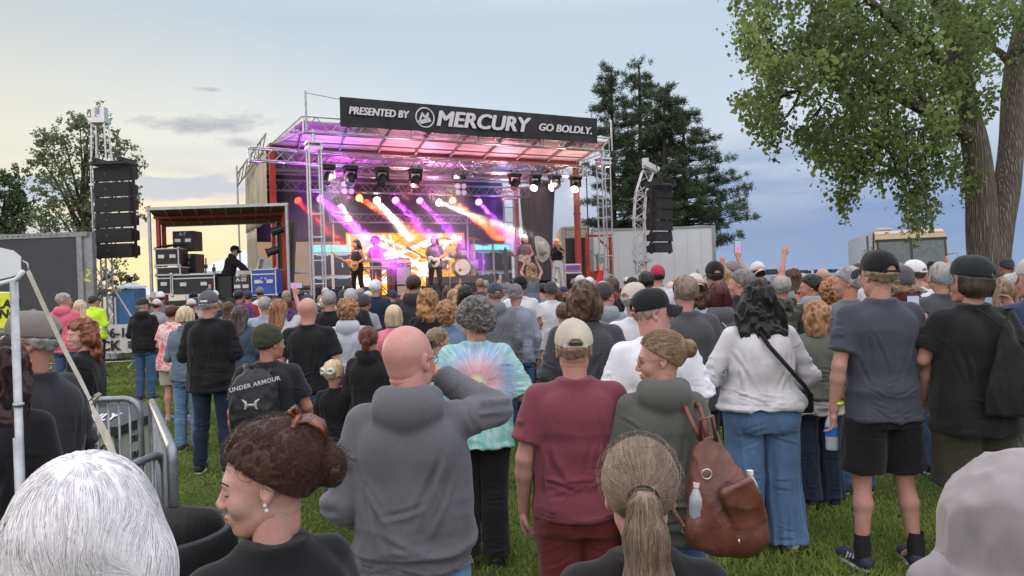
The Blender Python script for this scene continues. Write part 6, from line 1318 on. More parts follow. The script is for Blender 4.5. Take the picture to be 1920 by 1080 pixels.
def big_tree():
    t = thing('cottonwood_tree', 'tall leafy cottonwood with a forked furrowed trunk at the right edge', 'tree', (0, 0, 0)); D = 14.0; rs = np.random.RandomState(4)
    A = lambda x, y, d=D: at(x, y, d)
    m = MB(); base = A(1862, 540); base.z = 0
    limb(m, [base - Vector((0, 0, .1)), A(1850, 520), A(1842, 440), A(1838, 350), A(1828, 270), A(1808, 190), A(1798, 120), A(1780, 20, 13.7), A(1770, -120, 13.5), A(1750, -300, 13.2)], .33, .13, 18, 7)
    limb(m, [base + Vector((.12, 0, -.1)), A(1864, 520), A(1873, 430, 14.05), A(1888, 350, 14.1), A(1896, 270, 14.2), A(1898, 190, 14.3), A(1903, 120, 14.4), A(1915, 60, 14.5), A(1945, -60, 14.6), A(1960, -250, 14.8)], .30, .12, 14, 7)
    # root flare
    for k in range(7): a = k * .9; limb(m, [base + Vector((math.cos(a) * .6, math.sin(a) * .6, -.05)), base + Vector((math.cos(a) * .32, math.sin(a) * .32, .35)), base + Vector((math.cos(a) * .18, math.sin(a) * .18, 1.0))], .13, .08, 8, 4)
    tr = m.build('trunk', bk_, t, True)
    LIMBS = [([A(1832, 272), A(1800, 240, 13.8), A(1740, 210, 13.5), A(1690, 185, 13.2), A(1640, 165, 13.0), A(1590, 130, 12.8), A(1520, 120, 12.6)], .17, .03), ([A(1700, 190, 13.2), A(1640, 150, 12.9), A(1560, 125, 12.6), A(1480, 95, 12.4), A(1420, 110, 12.2)], .06, .015), ([A(1640, 166, 13), A(1600, 140, 13), A(1555, 180, 12.8), A(1540, 200, 12.7)], .03, .008), ([A(1590, 135, 12.8), A(1545, 145, 12.5), A(1500, 170, 12.4)], .03, .008),
             ([A(1815, 190), A(1770, 120, 13.4), A(1700, 60, 13.0), A(1640, 10, 12.8), A(1560, -60, 12.6)], .15, .04), ([A(1800, 110), A(1830, 40, 14.4), A(1860, -60, 14.8), A(1880, -200, 15)], .12, .03), ([A(1897, 120, 14.4), A(1870, 95, 14.5), A(1840, 80, 14.8)], .10, .03), ([A(1740, 212, 13.5), A(1715, 150, 13.4), A(1690, 100, 13.3), A(1640, 50, 13.4)], .07, .02), ([A(1790, 235, 13.9), A(1740, 240, 13.5), A(1690, 250, 13.2), A(1655, 280, 13.0)], .05, .01), ([A(1780, 30, 13.7), A(1700, -40, 13.2), A(1600, -80, 13), A(1480, -60, 12.6)], .09, .02), ([A(1810, 160, 14.1), A(1790, 120, 15), A(1740, 100, 15.8), A(1700, 120, 16.2)], .08, .02), ([A(1915, 60, 14.5), A(1960, 40, 14.3), A(2010, 60, 14)], .1, .03)]
    paths = []
    for pts, r0, r1 in LIMBS: m = MB(); paths.append(limb(m, pts, r0, r1, 8, 6)); m.build('branch', bk_, t, True)
    # foliage masses: photo-region centre, radius px, depth, count weight
    G = [(1400, 60, 32, 1), (1432, 20, 40, 1), (1500, -10, 50, 1.2), (1420, 100, 32, 1), (1455, 110, 45, 1.5), (1500, 90, 50, 1.8), (1550, 60, 55, 2), (1440, 150, 28, .8), (1415, 190, 30, .9), (1445, 215, 22, .6), (1425, 225, 22, .5), (1450, 250, 12, .25), (1520, 140, 45, 1.4), (1560, 110, 50, 1.6), (1600, 70, 60, 2.2), (1610, 20, 60, 2), (1560, -20, 50, 1.4), (1660, 30, 60, 2), (1710, 10, 60, 2), (1640, 110, 55, 1.8), (1690, 90, 50, 1.6), (1740, 60, 50, 1.6), (1790, 20, 50, 1.4), (1830, 30, 45, 1.1), (1870, 10, 50, 1.2), (1910, 20, 40, .9), (1840, 110, 35, .8), (1848, 185, 18, .4), (1850, 60, 40, .8), (1760, 130, 45, 1.3), (1720, 150, 45, 1.3), (1770, 180, 36, 1), (1790, 150, 32, .8), (1660, 170, 42, 1.3), (1620, 200, 36, 1.2), (1600, 165, 36, 1.1), (1590, 230, 40, 1.3), (1545, 230, 30, .9), (1525, 265, 28, .8), (1500, 250, 22, .5), (1560, 280, 40, 1.2), (1615, 270, 42, 1.4), (1590, 320, 36, 1.1), (1590, 365, 20, .5), (1650, 250, 38, 1.2), (1690, 240, 40, 1.3), (1740, 230, 36, 1.1), (1775, 250, 32, .9), (1700, 290, 34, .9), (1740, 285, 30, .8), (1790, 300, 26, .6), (1805, 335, 18, .35), (1650, 310, 26, .5), (1700, 330, 26, .6), (1730, 345, 28, .6), (1705, 375, 22, .45), (1735, 390, 18, .35), (1715, 410, 12, .2), (1530, 100, 50, 1.2), (1400, -30, 45, 1), (1480, -90, 90, 2), (1640, -90, 110, 3), (1800, -100, 110, 2.4), (1940, 90, 40, .8)]
    Cs = []; Ra = []
    for (x, y, r, w) in G:
        nc = int(7.5 * w) + 2
        for _ in range(nc):
            a, q = rs.rand() * 6.28, math.sqrt(rs.rand()) * r * .80; dd = 12.6 + (x - 1400) / 500 * 1.3 + rs.randn() * .9 * min(1, r / 40)
            c = np.array(at(x + math.cos(a) * q, y + math.sin(a) * q * .9, dd)); k = int(30 + 18 * rs.rand()); s_ = v3((.13, .13, .10)); p = c + rs.randn(k, 3) * s_; hangn = 12; Cs.append(p); Ra.append(np.full(k + hangn, rs.rand()))
            h_ = c + np.stack([rs.randn(hangn) * .05, rs.randn(hangn) * .05, -np.linspace(.1, .42, hangn)], 1); Cs.append(h_)
            paths_pt = c
    Cs = np.concatenate(Cs); V, Q, a = leaves_np(Cs, .074, rs, .35, .5); a = np.clip(a * .45 + np.repeat(np.concatenate(Ra), 4) * .85 - .1, 0, 1); put('crown', mesh_np('crown', V, Q, False, [leafmat('cottonwood', (.045, .072, .024), (.25, .32, .10), .45)], attr=a), None, t)
    # thin twigs reaching the masses
    m = MB(); allp = [p for q in paths for p in q]
    for (x, y, r, w) in G:
        c = at(x, y, 12.8 + (x - 1400) / 500 * 1.2); near = sorted(allp, key=lambda p: (p - c).length)[:3]
        for q in near[:2]: mid = (q + c) / 2 + Vector((rs.randn() * .1, rs.randn() * .1, .12)); m.tube([q, mid, c, c + (c - mid) * .4 - Vector((0, 0, .15))], [.018, .012, .007, .003], 4)
    m.build('twigs', bkd, t, True)
big_tree()
def pine(label, px, d, pyt, pyb, spread, seed, lean=0, crowns=None):
    rs = np.random.RandomState(seed); base = at(px, 540, d); base.z = 0; top = at(px + lean, pyt, d); t = thing('pine_tree', label, 'tree', base, 0, 'tall pines behind the white trailer'); top = top - base; z0 = at(px, pyb, d).z
    m = MB(); limb(m, [(0, 0, -.2), (top.x * .3, 0, top.z * .35), (top.x * .7, 0, top.z * .7), tuple(top)], .30, .05, 9, 6); m.build('trunk', bkd, t, True)
    m = MB(); T_ = []
    nb = 104
    for i in range(nb):
        q = (i + rs.rand()) / nb; z = z0 + (top.z - z0) * q; a = rs.rand() * 6.28; prof = spread * (1 - .80 * q ** 1.6) * (.50 + .5 * rs.rand()) * (1.0 if q > .18 else .8); o = v3((top.x * q, 0, z)); e = o + v3((math.cos(a) * prof, math.sin(a) * prof, .10 * prof + rs.randn() * .25)); mid = (o + e) / 2 + v3((0, 0, -.06 * prof))
        m.tube([tuple(o), tuple(mid), tuple(e)], [.05 * (1.2 - q), .03, .012], 5)
        for k in range(int(2 + 3.2 * prof)): u = .42 + .55 * rs.rand(); T_.append(o + (e - o) * u + rs.randn(3) * (.22, .22, .06) * (.5 + u * .6)); 
        T_.append(e)
    m.build('branches', bkd, t, True); T_ = np.array(T_); kk = 40; n = len(T_)
    c = np.repeat(T_, kk, 0); dr = rs.randn(n * kk, 3); dr[:, 2] = dr[:, 2] * .8 + .35; dr /= np.linalg.norm(dr, axis=1, keepdims=True); L_ = .26 * (.6 + .6 * rs.rand(n * kk, 1)); c = c + rs.randn(n * kk, 3) * .09; s_ = np.cross(dr, rs.randn(n * kk, 3)); s_ /= np.linalg.norm(s_, axis=1, keepdims=True)
    V = np.stack([c - s_ * .022, c + s_ * .022, c + dr * L_], 1).reshape(-1, 3); i = np.arange(n * kk) * 3
    put('crown', mesh_np('crown', V, np.stack([i, i + 1, i + 2], 1), False, [leafmat('pine', (.036, .056, .033), (.10, .135, .072), .2)], attr=np.repeat(np.repeat(rs.rand(n) * .7 + .1, kk), 3)), None, t)
pine('leftmost dark pine, rising directly behind the right end of the stage roof', 1152, 44, 132, 500, 3.0, 1, -6)
pine('middle dark pine with the tallest pointed top', 1206, 46, 124, 500, 3.3, 2, -8)
pine('third dark pine, left behind the right speaker tower', 1242, 43, 165, 480, 3.6, 3, 4)
pine('rightmost dark pine with long ragged boughs reaching right', 1290, 44, 205, 470, 4.7, 4, -10)
def leafy(label, name, px, d, G, seed, cols, lsz=.13, trunk=True, dens=1.0, group=None):
    rs = np.random.RandomState(seed); base = at(px, 560, d); base.z = 0; t = thing(name, label, 'tree', base, 0, group); m = MB(); b = np.array(base); Cs = []
    ys = min(g[1] for g in G); tp = at(px, ys + 30, d) - base; limb(m, [(0, 0, -.1), (.1, 0, tp.z * .4), (-.1, 0, tp.z * .7), tuple(tp)], .30, .05, 9, 5)
    for (x, y, r, w) in G:
        c = np.array(at(x, y, d)) - b; st = v3((0, 0, max(1, c[2] * .55))); mid = (c + st) / 2 + v3((0, 0, .1)); m.tube([tuple(st), tuple(mid), tuple(c)], [.10, .06, .02], 5); rr = r / FPX * d
        for _ in range(int(10 * w * dens) + 3): p = c + rs.randn(3) * rr * .55; k = int(16 + 14 * rs.rand()); Cs.append(p + rs.randn(k, 3) * rr * .14)
    m.build('trunk', bkd, t, True); V, Q, a = leaves_np(np.concatenate(Cs), lsz, rs, .35, .2); put('crown', mesh_np('crown', V, Q, False, [leafmat(label[:6], *cols)], attr=a), None, t)
leafy('tall airy poplar behind the left speaker tower, its crown full of gaps', 'poplar_tree', 165, 40, [(150, 235, 26, 1.2), (185, 225, 24, 1), (120, 260, 26, 1.2), (85, 265, 22, .9), (75, 295, 20, .8), (95, 320, 28, 1.1), (130, 300, 34, 1.6), (165, 280, 32, 1.5), (200, 270, 28, 1.2), (230, 275, 22, .8), (250, 310, 20, .8), (235, 340, 24, .9), (150, 340, 36, 1.7), (110, 350, 28, 1), (130, 385, 36, 1.6), (90, 375, 22, .6), (170, 390, 34, 1.4), (75, 415, 22, .8), (105, 425, 28, 1.2), (150, 430, 30, 1.2), (255, 400, 18, .6), (250, 365, 16, .5), (185, 430, 26, 1), (220, 500, 22, .8), (215, 530, 18, .6)], 11, ((.080, .11, .055), (.22, .26, .15), .45), .13, dens=1.7)
leafy('dense round tree rising above the video screen at far left', 'maple_tree', 10, 46, [(20, 335, 24, 1.6), (-10, 345, 30, 2), (40, 365, 20, 1.3), (10, 375, 34, 2.4), (-30, 390, 40, 2), (48, 395, 16, 1), (20, 410, 34, 2.4), (0, 430, 34, 2), (35, 425, 22, 1.2)], 12, ((.04, .065, .03), (.11, .15, .07), .3), .17, dens=1.3)
leafy('low bush tree below the left speaker tower against the sunset', 'bush', 232, 38, [(225, 545, 14, .8), (240, 520, 12, .6), (245, 560, 10, .5)], 13, ((.03, .045, .02), (.08, .09, .04), .3), .12)
# ================================================================ foreground hardware at left: canopy corner, barriers, trash station, bin
t = thing('canopy_tent', 'corner of a white pop-up canopy with a round steel leg at the left edge', 'tent', (0, 0, 0)); d = 2.15; c0 = at(40, 478, d); c1 = at(44, 512, d)
WC = plain('white_canopy_cloth', (.74, .77, .80), .6, 0, .05, 3)
prof = [(-170, 400), (-60, 452), (0, 466), (26, 472), (40, 482)]; m = MB(); V = []; nn = 14
top = [at(x, y, d) for x, y in prof]; bot = [at(x, y + o, d) for (x, y), o in zip(prof, (75, 60, 58, 46, 28))]
F1 = Field((-1, -1, -1), (-.9, -.9, -.9), .05)
for P_ in (top, bot):
    for p in P_: V.append(p)
for p in top: V.append(p + Vector((-1.5, 1.6, .05)))
k = len(prof); fs = [(i, i + 1, i + 1 + k, i + k) for i in range(k - 1)] + [(i, i + 2 * k, i + 1 + 2 * k, i + 1) for i in range(k - 1)]; m.add(V, fs)
cr = top[-1]; e2 = bot[-1]; m.add([cr, e2, e2 + Vector((-1.5, 1.6, -.02)), cr + Vector((-1.5, 1.6, .05))], [(0, 1, 2, 3)])
o = m.build('canopy', WC, t); mdf = o.modifiers.new('t', 'SOLIDIFY'); mdf.thickness = .004
m = MB(); lo = at(48, 505, d); m.tube([at(-60, 545, d), at(-5, 533, d), at(30, 524, d), at(44, 508, d)], .007, 8); m.build('valance_pocket', WC, t, True)
pt = at(26, 528, d); pb = Vector((pt.x - .005, d, 0)); m = MB(); m.cyl(pb, pt, .0110, n=20); m.cyl(Vector((pt.x, d, pt.z - .35)), Vector((pt.x, d, pt.z - .36)), .0145, n=20); m.cyl(pb + Vector((0, 0, .0)), pb + Vector((0, 0, 1.35)), .0130, n=20); m.box(pb + Vector((0, 0, .01)), (.14, .14, .02)); m.build('leg', STEEL, t, True)
m = MB(); A = at(46, 494, d); B = at(52, 508, d); m.tube([A + Vector((-.01, 0, .01)), A + Vector((.008, 0, .0)), B + Vector((.004, 0, .0)), B], .003, 6); m.build('hook', STEEL, t, True)
def ribbon(m, pts, w):
    P_ = [Vector(p) for p in pts]
    for i in range(len(P_) - 1):
        a, b = P_[i], P_[i + 1]; s0 = Vector((1, 0, .5)).normalized() * w[i] / 2; s1 = Vector((1, 0, .5)).normalized() * w[i + 1] / 2; n_ = Vector((0, .002, 0)); m.add([a - s0, a + s0, b + s1, b - s1, a - s0 + n_, a + s0 + n_, b + s1 + n_, b - s1 + n_], [(0, 1, 2, 3), (7, 6, 5, 4), (0, 4, 5, 1), (1, 5, 6, 2), (2, 6, 7, 3), (3, 7, 4, 0)])
m = MB(); pp = [(52, 508), (80, 570), (120, 655), (150, 712), (168, 748), (172, 762), (182, 785), (200, 822), (216, 862), (235, 905), (260, 960)]; ww = [.012, .012, .012, .011, .008, .008, .017, .021, .014, .012, .012]
ribbon(m, [at(x, y, d - .05 - i * .03) for i, (x, y) in enumerate(pp)], ww); ribbon(m, [at(168, 752, 1.93), at(180, 738, 1.91), at(186, 742, 1.91), at(172, 760, 1.93)], [.014, .014, .014, .009])
one('guy_strap', plain('cream_webbing', (.45, .42, .36), .8, 0, .15, 30), 'cream webbing strap knotted halfway, slanting from the white canopy corner', 'strap', m)
STEEL = plain('dull_galvanised_steel', (.27, .29, .31), .42, .75, .2, 14, .1)
# barriers round the trash station
def gate(label, a, b, H_, rr=.09, bars=5, tube=.019):
    a, b = Vector(a), Vector(b); u_ = (b - a).normalized(); Ln = (b - a).length; t = thing('crowd_barrier', label, 'barrier', a, math.atan2(u_.y, u_.x), 'steel barriers round the trash box'); m = MB()
    pts = [(0, 0, .14), (0, 0, H_ - rr)] + [(rr * (1 - math.cos(q)), 0, H_ - rr + rr * math.sin(q)) for q in (.4, .8, 1.2, 1.57)] + [(Ln - rr * (1 - math.sin(q)), 0, H_ - rr + rr * math.cos(q)) for q in (0, .4, .8, 1.2)] + [(Ln, 0, H_ - rr), (Ln, 0, .14)]
    m.tube(pts, tube, 12, close=True); m.build('frame', STEEL, t, True)
    for i in range(1, bars + 1): x = Ln * i / (bars + 1); MB().cyl((x, 0, .15), (x, 0, H_ - .01), .0075, n=8).build('bar', STEEL, t, True)
    for x in (.12, Ln - .12): m = MB(); m.tube([(x, -.25, .01), (x, -.04, .12), (x, .04, .12), (x, .25, .01)], .013, 7); m.build('foot', STEEL, t, True)
def G0(px, py, z): # point on the horizontal plane z seen at the pixel
    p1, p2 = at(px, py, 1), at(px, py, 2); k = (z - p1.z) / (p2.z - p1.z); p = p1 + (p2 - p1) * k; p.z = 0; return p
BH_ = 1.10
ga, gb, gc, gd = G0(20, 756, BH_), G0(262, 746, BH_), G0(284, 752, BH_), G0(322, 842, BH_)
gate('steel barrier standing behind the white knotted strap, nearest the trash box lid', ga, gb, BH_, .10, 11)
gate('steel barrier seen almost end-on, pale top rail beside the grass', gc, gd, BH_, .05, 8, .022)
ge, gf = G0(150, 915, .98), G0(308, 846, .98); gate('steel barrier with a round bent corner just behind the white haired woman', ge, gf, .98, .10, 6)
# trash station
c_ = G0(168, 788, .90); t = thing('trash_box', 'clear sided TRASH ONLY box with a black lid inside the barriers', 'trash box', c_, R(2)); LID = plain('black_lid', (.035, .035, .038), .35)
m = MB(); hw, hd = .34, .30; Z0, Z1, Z2 = .84, .90, 1.0
V = [(-hw, -hd, Z0), (hw, -hd, Z0), (hw, hd, Z0), (-hw, hd, Z0), (-hw, -hd, Z1), (hw, -hd, Z1), (hw, hd, Z1), (-hw, hd, Z1), (-hw + .05, -hd + .20, Z2), (hw - .14, -hd + .20, Z2), (hw - .14, hd - .03, Z2), (-hw + .05, hd - .03, Z2)]
m.add(V, [(3, 2, 1, 0), (0, 1, 5, 4), (1, 2, 6, 5), (2, 3, 7, 6), (3, 0, 4, 7), (4, 5, 9, 8), (5, 6, 10, 9), (6, 7, 11, 10), (7, 4, 8, 11), (8, 9, 10, 11)]); m.build('lid', LID, t)
CL = plain('clear_grey_panel', (.22, .24, .22), .25, 0, .25, 4); MB().box((0, 0, .44), (hw * 1.84, hd * 1.8, .80), bev=.03).build('body', CL, t)
PG = plain('printed_cream_panel', (.40, .42, .33), .6, 0, .1); m = MB(); m.box((hw * .35, -hd * .905, .45), (hw * 1.05, .006, .78)); m.box((hw * .925, 0, .45), (.006, hd * 1.5, .78)); m.build('label_panel', PG, t)
mt = text_mesh('TRASH ONLY', .104, .3, .002, .003, 'CENTER'); sl_ = math.atan2(Z2 - Z1, .20); put('lettering', mt, plain('white_print', (.7, .72, .75), .5), t, (-.03, -hd + .06, Z1 + .035), (sl_, 0, 0))
for k, (z, s_, rz_) in enumerate(((.75, 1, 0), (.64, 1, 0), (.50, 1, math.pi), (.38, 1, 0), (.26, 1, 0))):
    mt = text_mesh('TRASH ONLY', .062, 0, .002, .0015, 'CENTER'); q = put('lettering', mt, PRT, t, (hw * .35, -hd * .905 - .006, z + (.03 if k < 2 else 0)), (R(90), 0, 0))
    if k < 2: q.rotation_euler = (R(90), math.pi, 0)
    mt = text_mesh('TRASH', .062, 0, .002, .0015, 'CENTER'); put('lettering', mt, PRT, t, (hw * .925 + .006, 0, z), (R(90), 0, R(90)))
# black lined bin
bp = G0(290, 992, .86); t = thing('trash_bin', 'round grey bin lined with a black plastic bag, open, beside the curly haired woman', 'bin', bp)
MB().lathe([(0, .02), (.20, .02), (.235, .74), (.242, .78), (.242, .82), (.238, .82), (.236, .78), (.230, .70), (.195, .06), (0, .05)], n=40).build('bin', plain('grey_plastic_bin', (.22, .28, .31), .5, 0, .12, 4), t, True); t.scale = (1.12, 1.12, 1)
V = []; rows = [(.270, .56), (.268, .64), (.265, .72), (.262, .80), (.257, .850), (.250, .866), (.232, .858), (.208, .80), (.195, .66), (.18, .42), (.14, .26), (.03, .22)]; nn = 120; rs = np.random.RandomState(2)
for j, (r, z) in enumerate(rows):
    for i in range(nn):
        a = i / nn * 6.2832; w = .0025 * math.sin(a * 37 + 2 * math.sin(a * 5)) + .0015 * math.sin(a * 61 + j * .2) + .003 * math.sin(a * 7 + j * .3); am = 1 if j < 2 else .5 if j == 2 else .08 if j < 8 else .9; V.append(((r + w * am) * math.cos(a), (r + w * am) * math.sin(a), z + (.05 * math.sin(a * 5) + .03 * math.sin(a * 11) if j == 0 else 0)))
BAG = plain('black_bag_film', (.012, .012, .013), .40, 0, .2, 10, .12, spec=.4)
put('liner', mesh_np('liner', V, [(j * nn + i, j * nn + (i + 1) % nn, (j + 1) * nn + (i + 1) % nn, (j + 1) * nn + i) for j in range(len(rows) - 1) for i in range(nn)], True, [BAG]), None, t)
m = MB(); m.tube([(.272 * math.cos(a), .272 * math.sin(a), .735 + .01 * math.sin(a * 3)) for a in np.linspace(0, 6.283, 60)[:-1]], .003, 5, close=True); m.build('drawstring', plain('blue_drawstring', (.08, .25, .42), .6), t, True)
# yellow sign board behind the canopy leg
t = thing('yellow_sign', 'fluorescent yellow hand lettered board behind the canopy leg at the left edge', 'sign', at(-20, 600, 10.5), R(4)); MB().box((.05, 0, .13), (.72, .02, .50), bev=.004).build('board', plain('fluorescent_yellow', (.80, .88, .05), .6), t)
for k, (tx, z) in enumerate((('GLAM', .16), ('KING', .02))): me = text_mesh(tx, .17, .15, .002, .006); put('lettering', me, PRT, t, (-.02, -.016, z), (R(90), 0, 0))
m = MB(); P = at(8, 575, 11); m.tube([P + Vector((-.2, 0, 0)), P + Vector((.17, 0, .0)), P + Vector((.2, 0, .04)), P + Vector((.17, 0, .2)), P + Vector((-.2, 0, .22))], .012, 6); m.tube([P + Vector((-.2, 0, .11)), P + Vector((.19, 0, .1))], .01, 6)
for k in range(5): m.cyl(P + Vector((-.15 + .08 * k, 0, 0)), P + Vector((-.15 + .08 * k, 0, .21)), .008, n=5)
m.cyl(P, P * Vector((1, 1, 0)), .02, n=6); one('white_rack', WHT, 'white wire rack above the yellow board', 'rack', m)
# ================================================================ people and what they carry
def lw(sp, p):      # person-local point (1.75 m units) -> world
    r = sp['_root']; return Matrix.Translation(r.location) @ r.rotation_euler.to_matrix().to_4x4() @ Matrix.Scale(r.scale[0], 4) @ Vector(p)
def item(name, label, cat, sp, p, extra_rz=0, group=None):
    t = thing(name, label, cat, lw(sp, p), sp['_root'].rotation_euler.z + extra_rz, group); t.scale = sp['_root'].scale; return t
def phone(sp, p, label, lit=True, rot=(0, 0, 0), sc=1.0):
    t = item('phone', label, 'phone', sp, p); t.rotation_euler = (rot[0], rot[1], rot[2] + t.rotation_euler.z); MB().box((0, 0, 0), (.076 * sc, .009, .158 * sc), bev=.004).build('case', BLKP, t)
    MB().box((0, -.0055, 0), (.068 * sc, .002, .146 * sc)).build('screen', emis('phone_screen', (.42, .46, .62), .8) if lit else plain('phone_glass', (.02, .02, .02), .1), t)
    if lit: MB().box((0, -.0070, -.02 * sc), (.05 * sc, .001, .045 * sc)).build('stage_image', emis('phone_image', (.75, .12, .45), 1.2), t)
    return t
def bottle(t_loc, label, blue=True, s=1.0, group=None):
    t = thing('water_bottle', label, 'bottle', t_loc); t.scale = (s, s, s); PET = plain('clear_pet', (.80, .86, .92), .08, 0, .05, 20, 0, .8, trans=.5)
    MB().lathe([(0, 0), (.030, .0), (.033, .01), (.032, .05), (.033, .06), (.032, .075), (.033, .13), (.030, .15), (.016, .18), (.013, .185), (.013, .20)], n=20).build('bottle', PET, t, True)
    MB().lathe([(.0145, .19), (.0145, .208), (0, .208)], n=16).build('cap', plain('white_cap', (.8, .8, .82), .5), t); MB().lathe([(.0338, .075), (.0338, .125)], n=20).build('label', plain('blue_label', (.03, .15, .55) if blue else (.35, .38, .42), .4), t, True); return t
def backpack(sp, label, mat, size=1.0, logo=False, z0=1.02, yb=-.235, w=.150, x=0, rz=0):
    t = item('backpack', label, 'backpack', sp, (x, 0, 0), rz); F = Field((-.26, -.50, .80), (.26, .10, 1.60), .009)
    F.u(loft([(z0, w * .92, .085, 0, yb + .02), (z0 + .12, w, .105, 0, yb), (z0 + .30, w * .98, .100, 0, yb), (z0 + .42, w * .72, .075, 0, yb + .02), (z0 + .475, w * .35, .04, 0, yb + .04)], 3.0)); F.u(rbox((0, yb - .080, z0 + .13), (w * .75, .030, .11), .028), .012)
    F.cut(seg((-w * .7, yb - .105, z0 + .335), (w * .7, yb - .105, z0 + .335), .010, .010), .01)
    V, Q = F.mesh(); n_ = vnorm(V, Q); V = folds(V, n_, .006, (14, 14, 14), 5); put('bag', mesh_np('bag', V, Q, True, [mat]), None, t)
    for s_ in (-1, 1): m = MB(); m.tube([(s_ * .07, yb + .08, z0 + .42), (s_ * .10, -.02, 1.475), (s_ * .115, .07, 1.42), (s_ * .12, .13, 1.28), (s_ * .16, .05, 1.12), (s_ * w * .9, yb + .07, z0 + .08)], [.020, .024, .024, .022, .012, .010], 8); m.build('strap', mat, t, True)
    m = MB(); m.tube([(-.03, yb + .05, z0 + .44), (-.02, yb + .03, z0 + .50), (.02, yb + .03, z0 + .50), (.03, yb + .05, z0 + .44)], .008, 6); m.build('handle', mat, t, True)
    if logo:
        m = MB(); yy = yb - .112
        for s_ in (-1, 1):
            m.tube([(s_ * .058, yy + .004, z0 + .285), (s_ * .034, yy, z0 + .265), (s_ * .030, yy, z0 + .245), (s_ * .034, yy, z0 + .225), (s_ * .058, yy + .004, z0 + .205)], [.004, .011, .012, .011, .004], 6)
        m.box((0, yy, z0 + .245), (.07, .010, .018)); m.build('emblem', plain('silver_print', (.45, .46, .48), .4, .2), t, True)
        me = text_mesh('UNDER ARMOUR', .042, 0, .002, .001, 'CENTER', 1.1); q = put('lettering', me, plain('silver_print', (.45, .46, .48), .4, .2), t, (0.03, yb - .098, z0 + .372), (R(72), R(-12), 0))
    return t
def strapx(sp, pts, r, mat, label, bagp=None, name='crossbody_bag'):
    t = item(name, label, 'bag', sp, (0, 0, 0)); m = MB()
    P_ = [Vector(p) for p in pts]; V = []; w = Vector((.7, 0, .7))
    m.tube(P_, r, 6); o = m.build('strap', mat, t, True)
    if bagp: F = Field(tuple(v - .14 for v in bagp), tuple(v + .14 for v in bagp), .008); F.u(rbox(bagp, (.05, .035, .07), .02)); V, Q = F.mesh(); put('pouch', mesh_np('pouch', V, Q, True, [mat]), None, t)
    return t
PP = []   # footprints taken
def who(label, px, py, d, sp, **k):
    r = person(label, px, py, d, sp, **k); PP.append((r['_root'].location.x, r['_root'].location.y)); return r
BK, DK, NV, GR_, LG, WH_ = (.011, .011, .013), (.022, .023, .027), (.02, .03, .06), (.14, .14, .15), (.34, .35, .37), (.66, .66, .69)
DEN, DDK, DLT = (.055, .10, .20), (.020, .030, .065), (.12, .22, .36)
T = lambda kind, col, cl='cotton', **k: dict(kind=kind, col=col, cl=cl, **k)
B = lambda kind, col, **k: dict(kind=kind, col=col, **k)
# ---------------- right foreground group
slate = who('tall person in slate blue t-shirt and black shorts, black cap, holding a water bottle', 1645, 470, 4.39, dict(g=1.02, sx=1.06, turn=R(14), seed=2, arms=(((.232, -.035, 1.140), (.245, .020, .895), (0, .15, -1), (1, .4, 0)), ((.232, -.035, 1.140), (.235, .05, .90), (0, .3, -1), (-1, 0, 0))), top=T('tee', (.060, .068, .088), 'heather', hem=.83, loose=.022), bottom=B('shorts', (.010, .010, .011), loose=.025, len=.86), hair=('crop', 'light'), hat=('cap', BK), glasses=(.02, .02, .02), shoes=(.02, .025, .05), sole=(.6, .6, .6), stance=dict(spread=.05)))
for q in (-1, 1):
    an = legs_pts(dict(spread=.05), q)[2]; m = MB()
    for k in range(3): m.box((q * .036, .02 + k * .026, .055), (.004, .011, .045), Euler((R(28), 0, 0)).to_matrix())
    o = m.build('shoe_stripes', WHT, slate['_root'], loc=(an[0], an[1] + .01, .001), rot=(0, 0, -q * .18)); 
    so_ = MB().lathe([(.044, 0), (.046, .06), (.042, .10), (.041, .13)], (an[0], an[1] - .012, .075), 16).build('sock', plain('black_sock', (.012, .012, .013), .9), slate['_root'], True)
m = MB(); m.lathe([(.035, -.009), (.037, -.009), (.037, .009), (.035, .009)], (-.243, .018, .925), 20); m.build('wristband', plain('yellow_wristband', (.75, .85, .04), .5), slate['_root'], True)
P_ = lw(slate, (-.262, .055, .655)); bottle(P_, 'water bottle with a blue label held down beside the black shorts', True, 1.1)
blk = who('broad person in plain black t-shirt and olive shorts, black cap, filming with a phone', 1818, 480, 4.25, dict(g=1.14, sx=1.04, turn=R(48), seed=4, arms=(((-.0 + .24, .05, 1.20), (.130, .270, 1.330), (-.2, .3, 1), (-.3, 1, 0)), ((.245, -.05, 1.15), (.16, .12, 1.02), (-.6, .6, .1), (0, -.5, 1))), top=T('tee', (.013, .013, .014), hem=.80, loose=.030), bottom=B('shorts', (.042, .040, .026), loose=.025, len=.95), hair=('bob', 'dark', {'len': .16, 'sw': .5, 'vol': .98, 'rad': .0022}), hat=('cap', (.020, .024, .028), (.16, .18, .19)), stance=dict(spread=.03)))
phone(blk, (-.205, .22, 1.475), 'phone raised beside the black capped person, stage on its screen')
t = item('drawstring_bag', 'thin black drawstring bag hanging on the broad black t-shirt back', 'bag', blk, (0.05, 0, 0)); F = Field((-.22, -.34, .85), (.22, -.08, 1.46), .010); F.u(loft([(.92, .135, .035, .02, -.215), (1.05, .130, .050, .02, -.22), (1.20, .085, .035, .02, -.215), (1.33, .035, .022, .01, -.205), (1.40, .012, .012, 0, -.195)], 2.2)); V, Q = F.mesh(); V = folds(V, vnorm(V, Q), .008, (22, 22, 5), 3); put('bag', mesh_np('bag', V, Q, True, [BLK]), None, t)
m = MB(); m.tube([(.0, -.19, 1.38), (-.08, -.12, 1.475), (-.10, .0, 1.47)], .006, 5); m.tube([(.0, -.19, 1.38), (.10, -.12, 1.475), (.12, .0, 1.46)], .006, 5); m.build('cords', BLK, t)
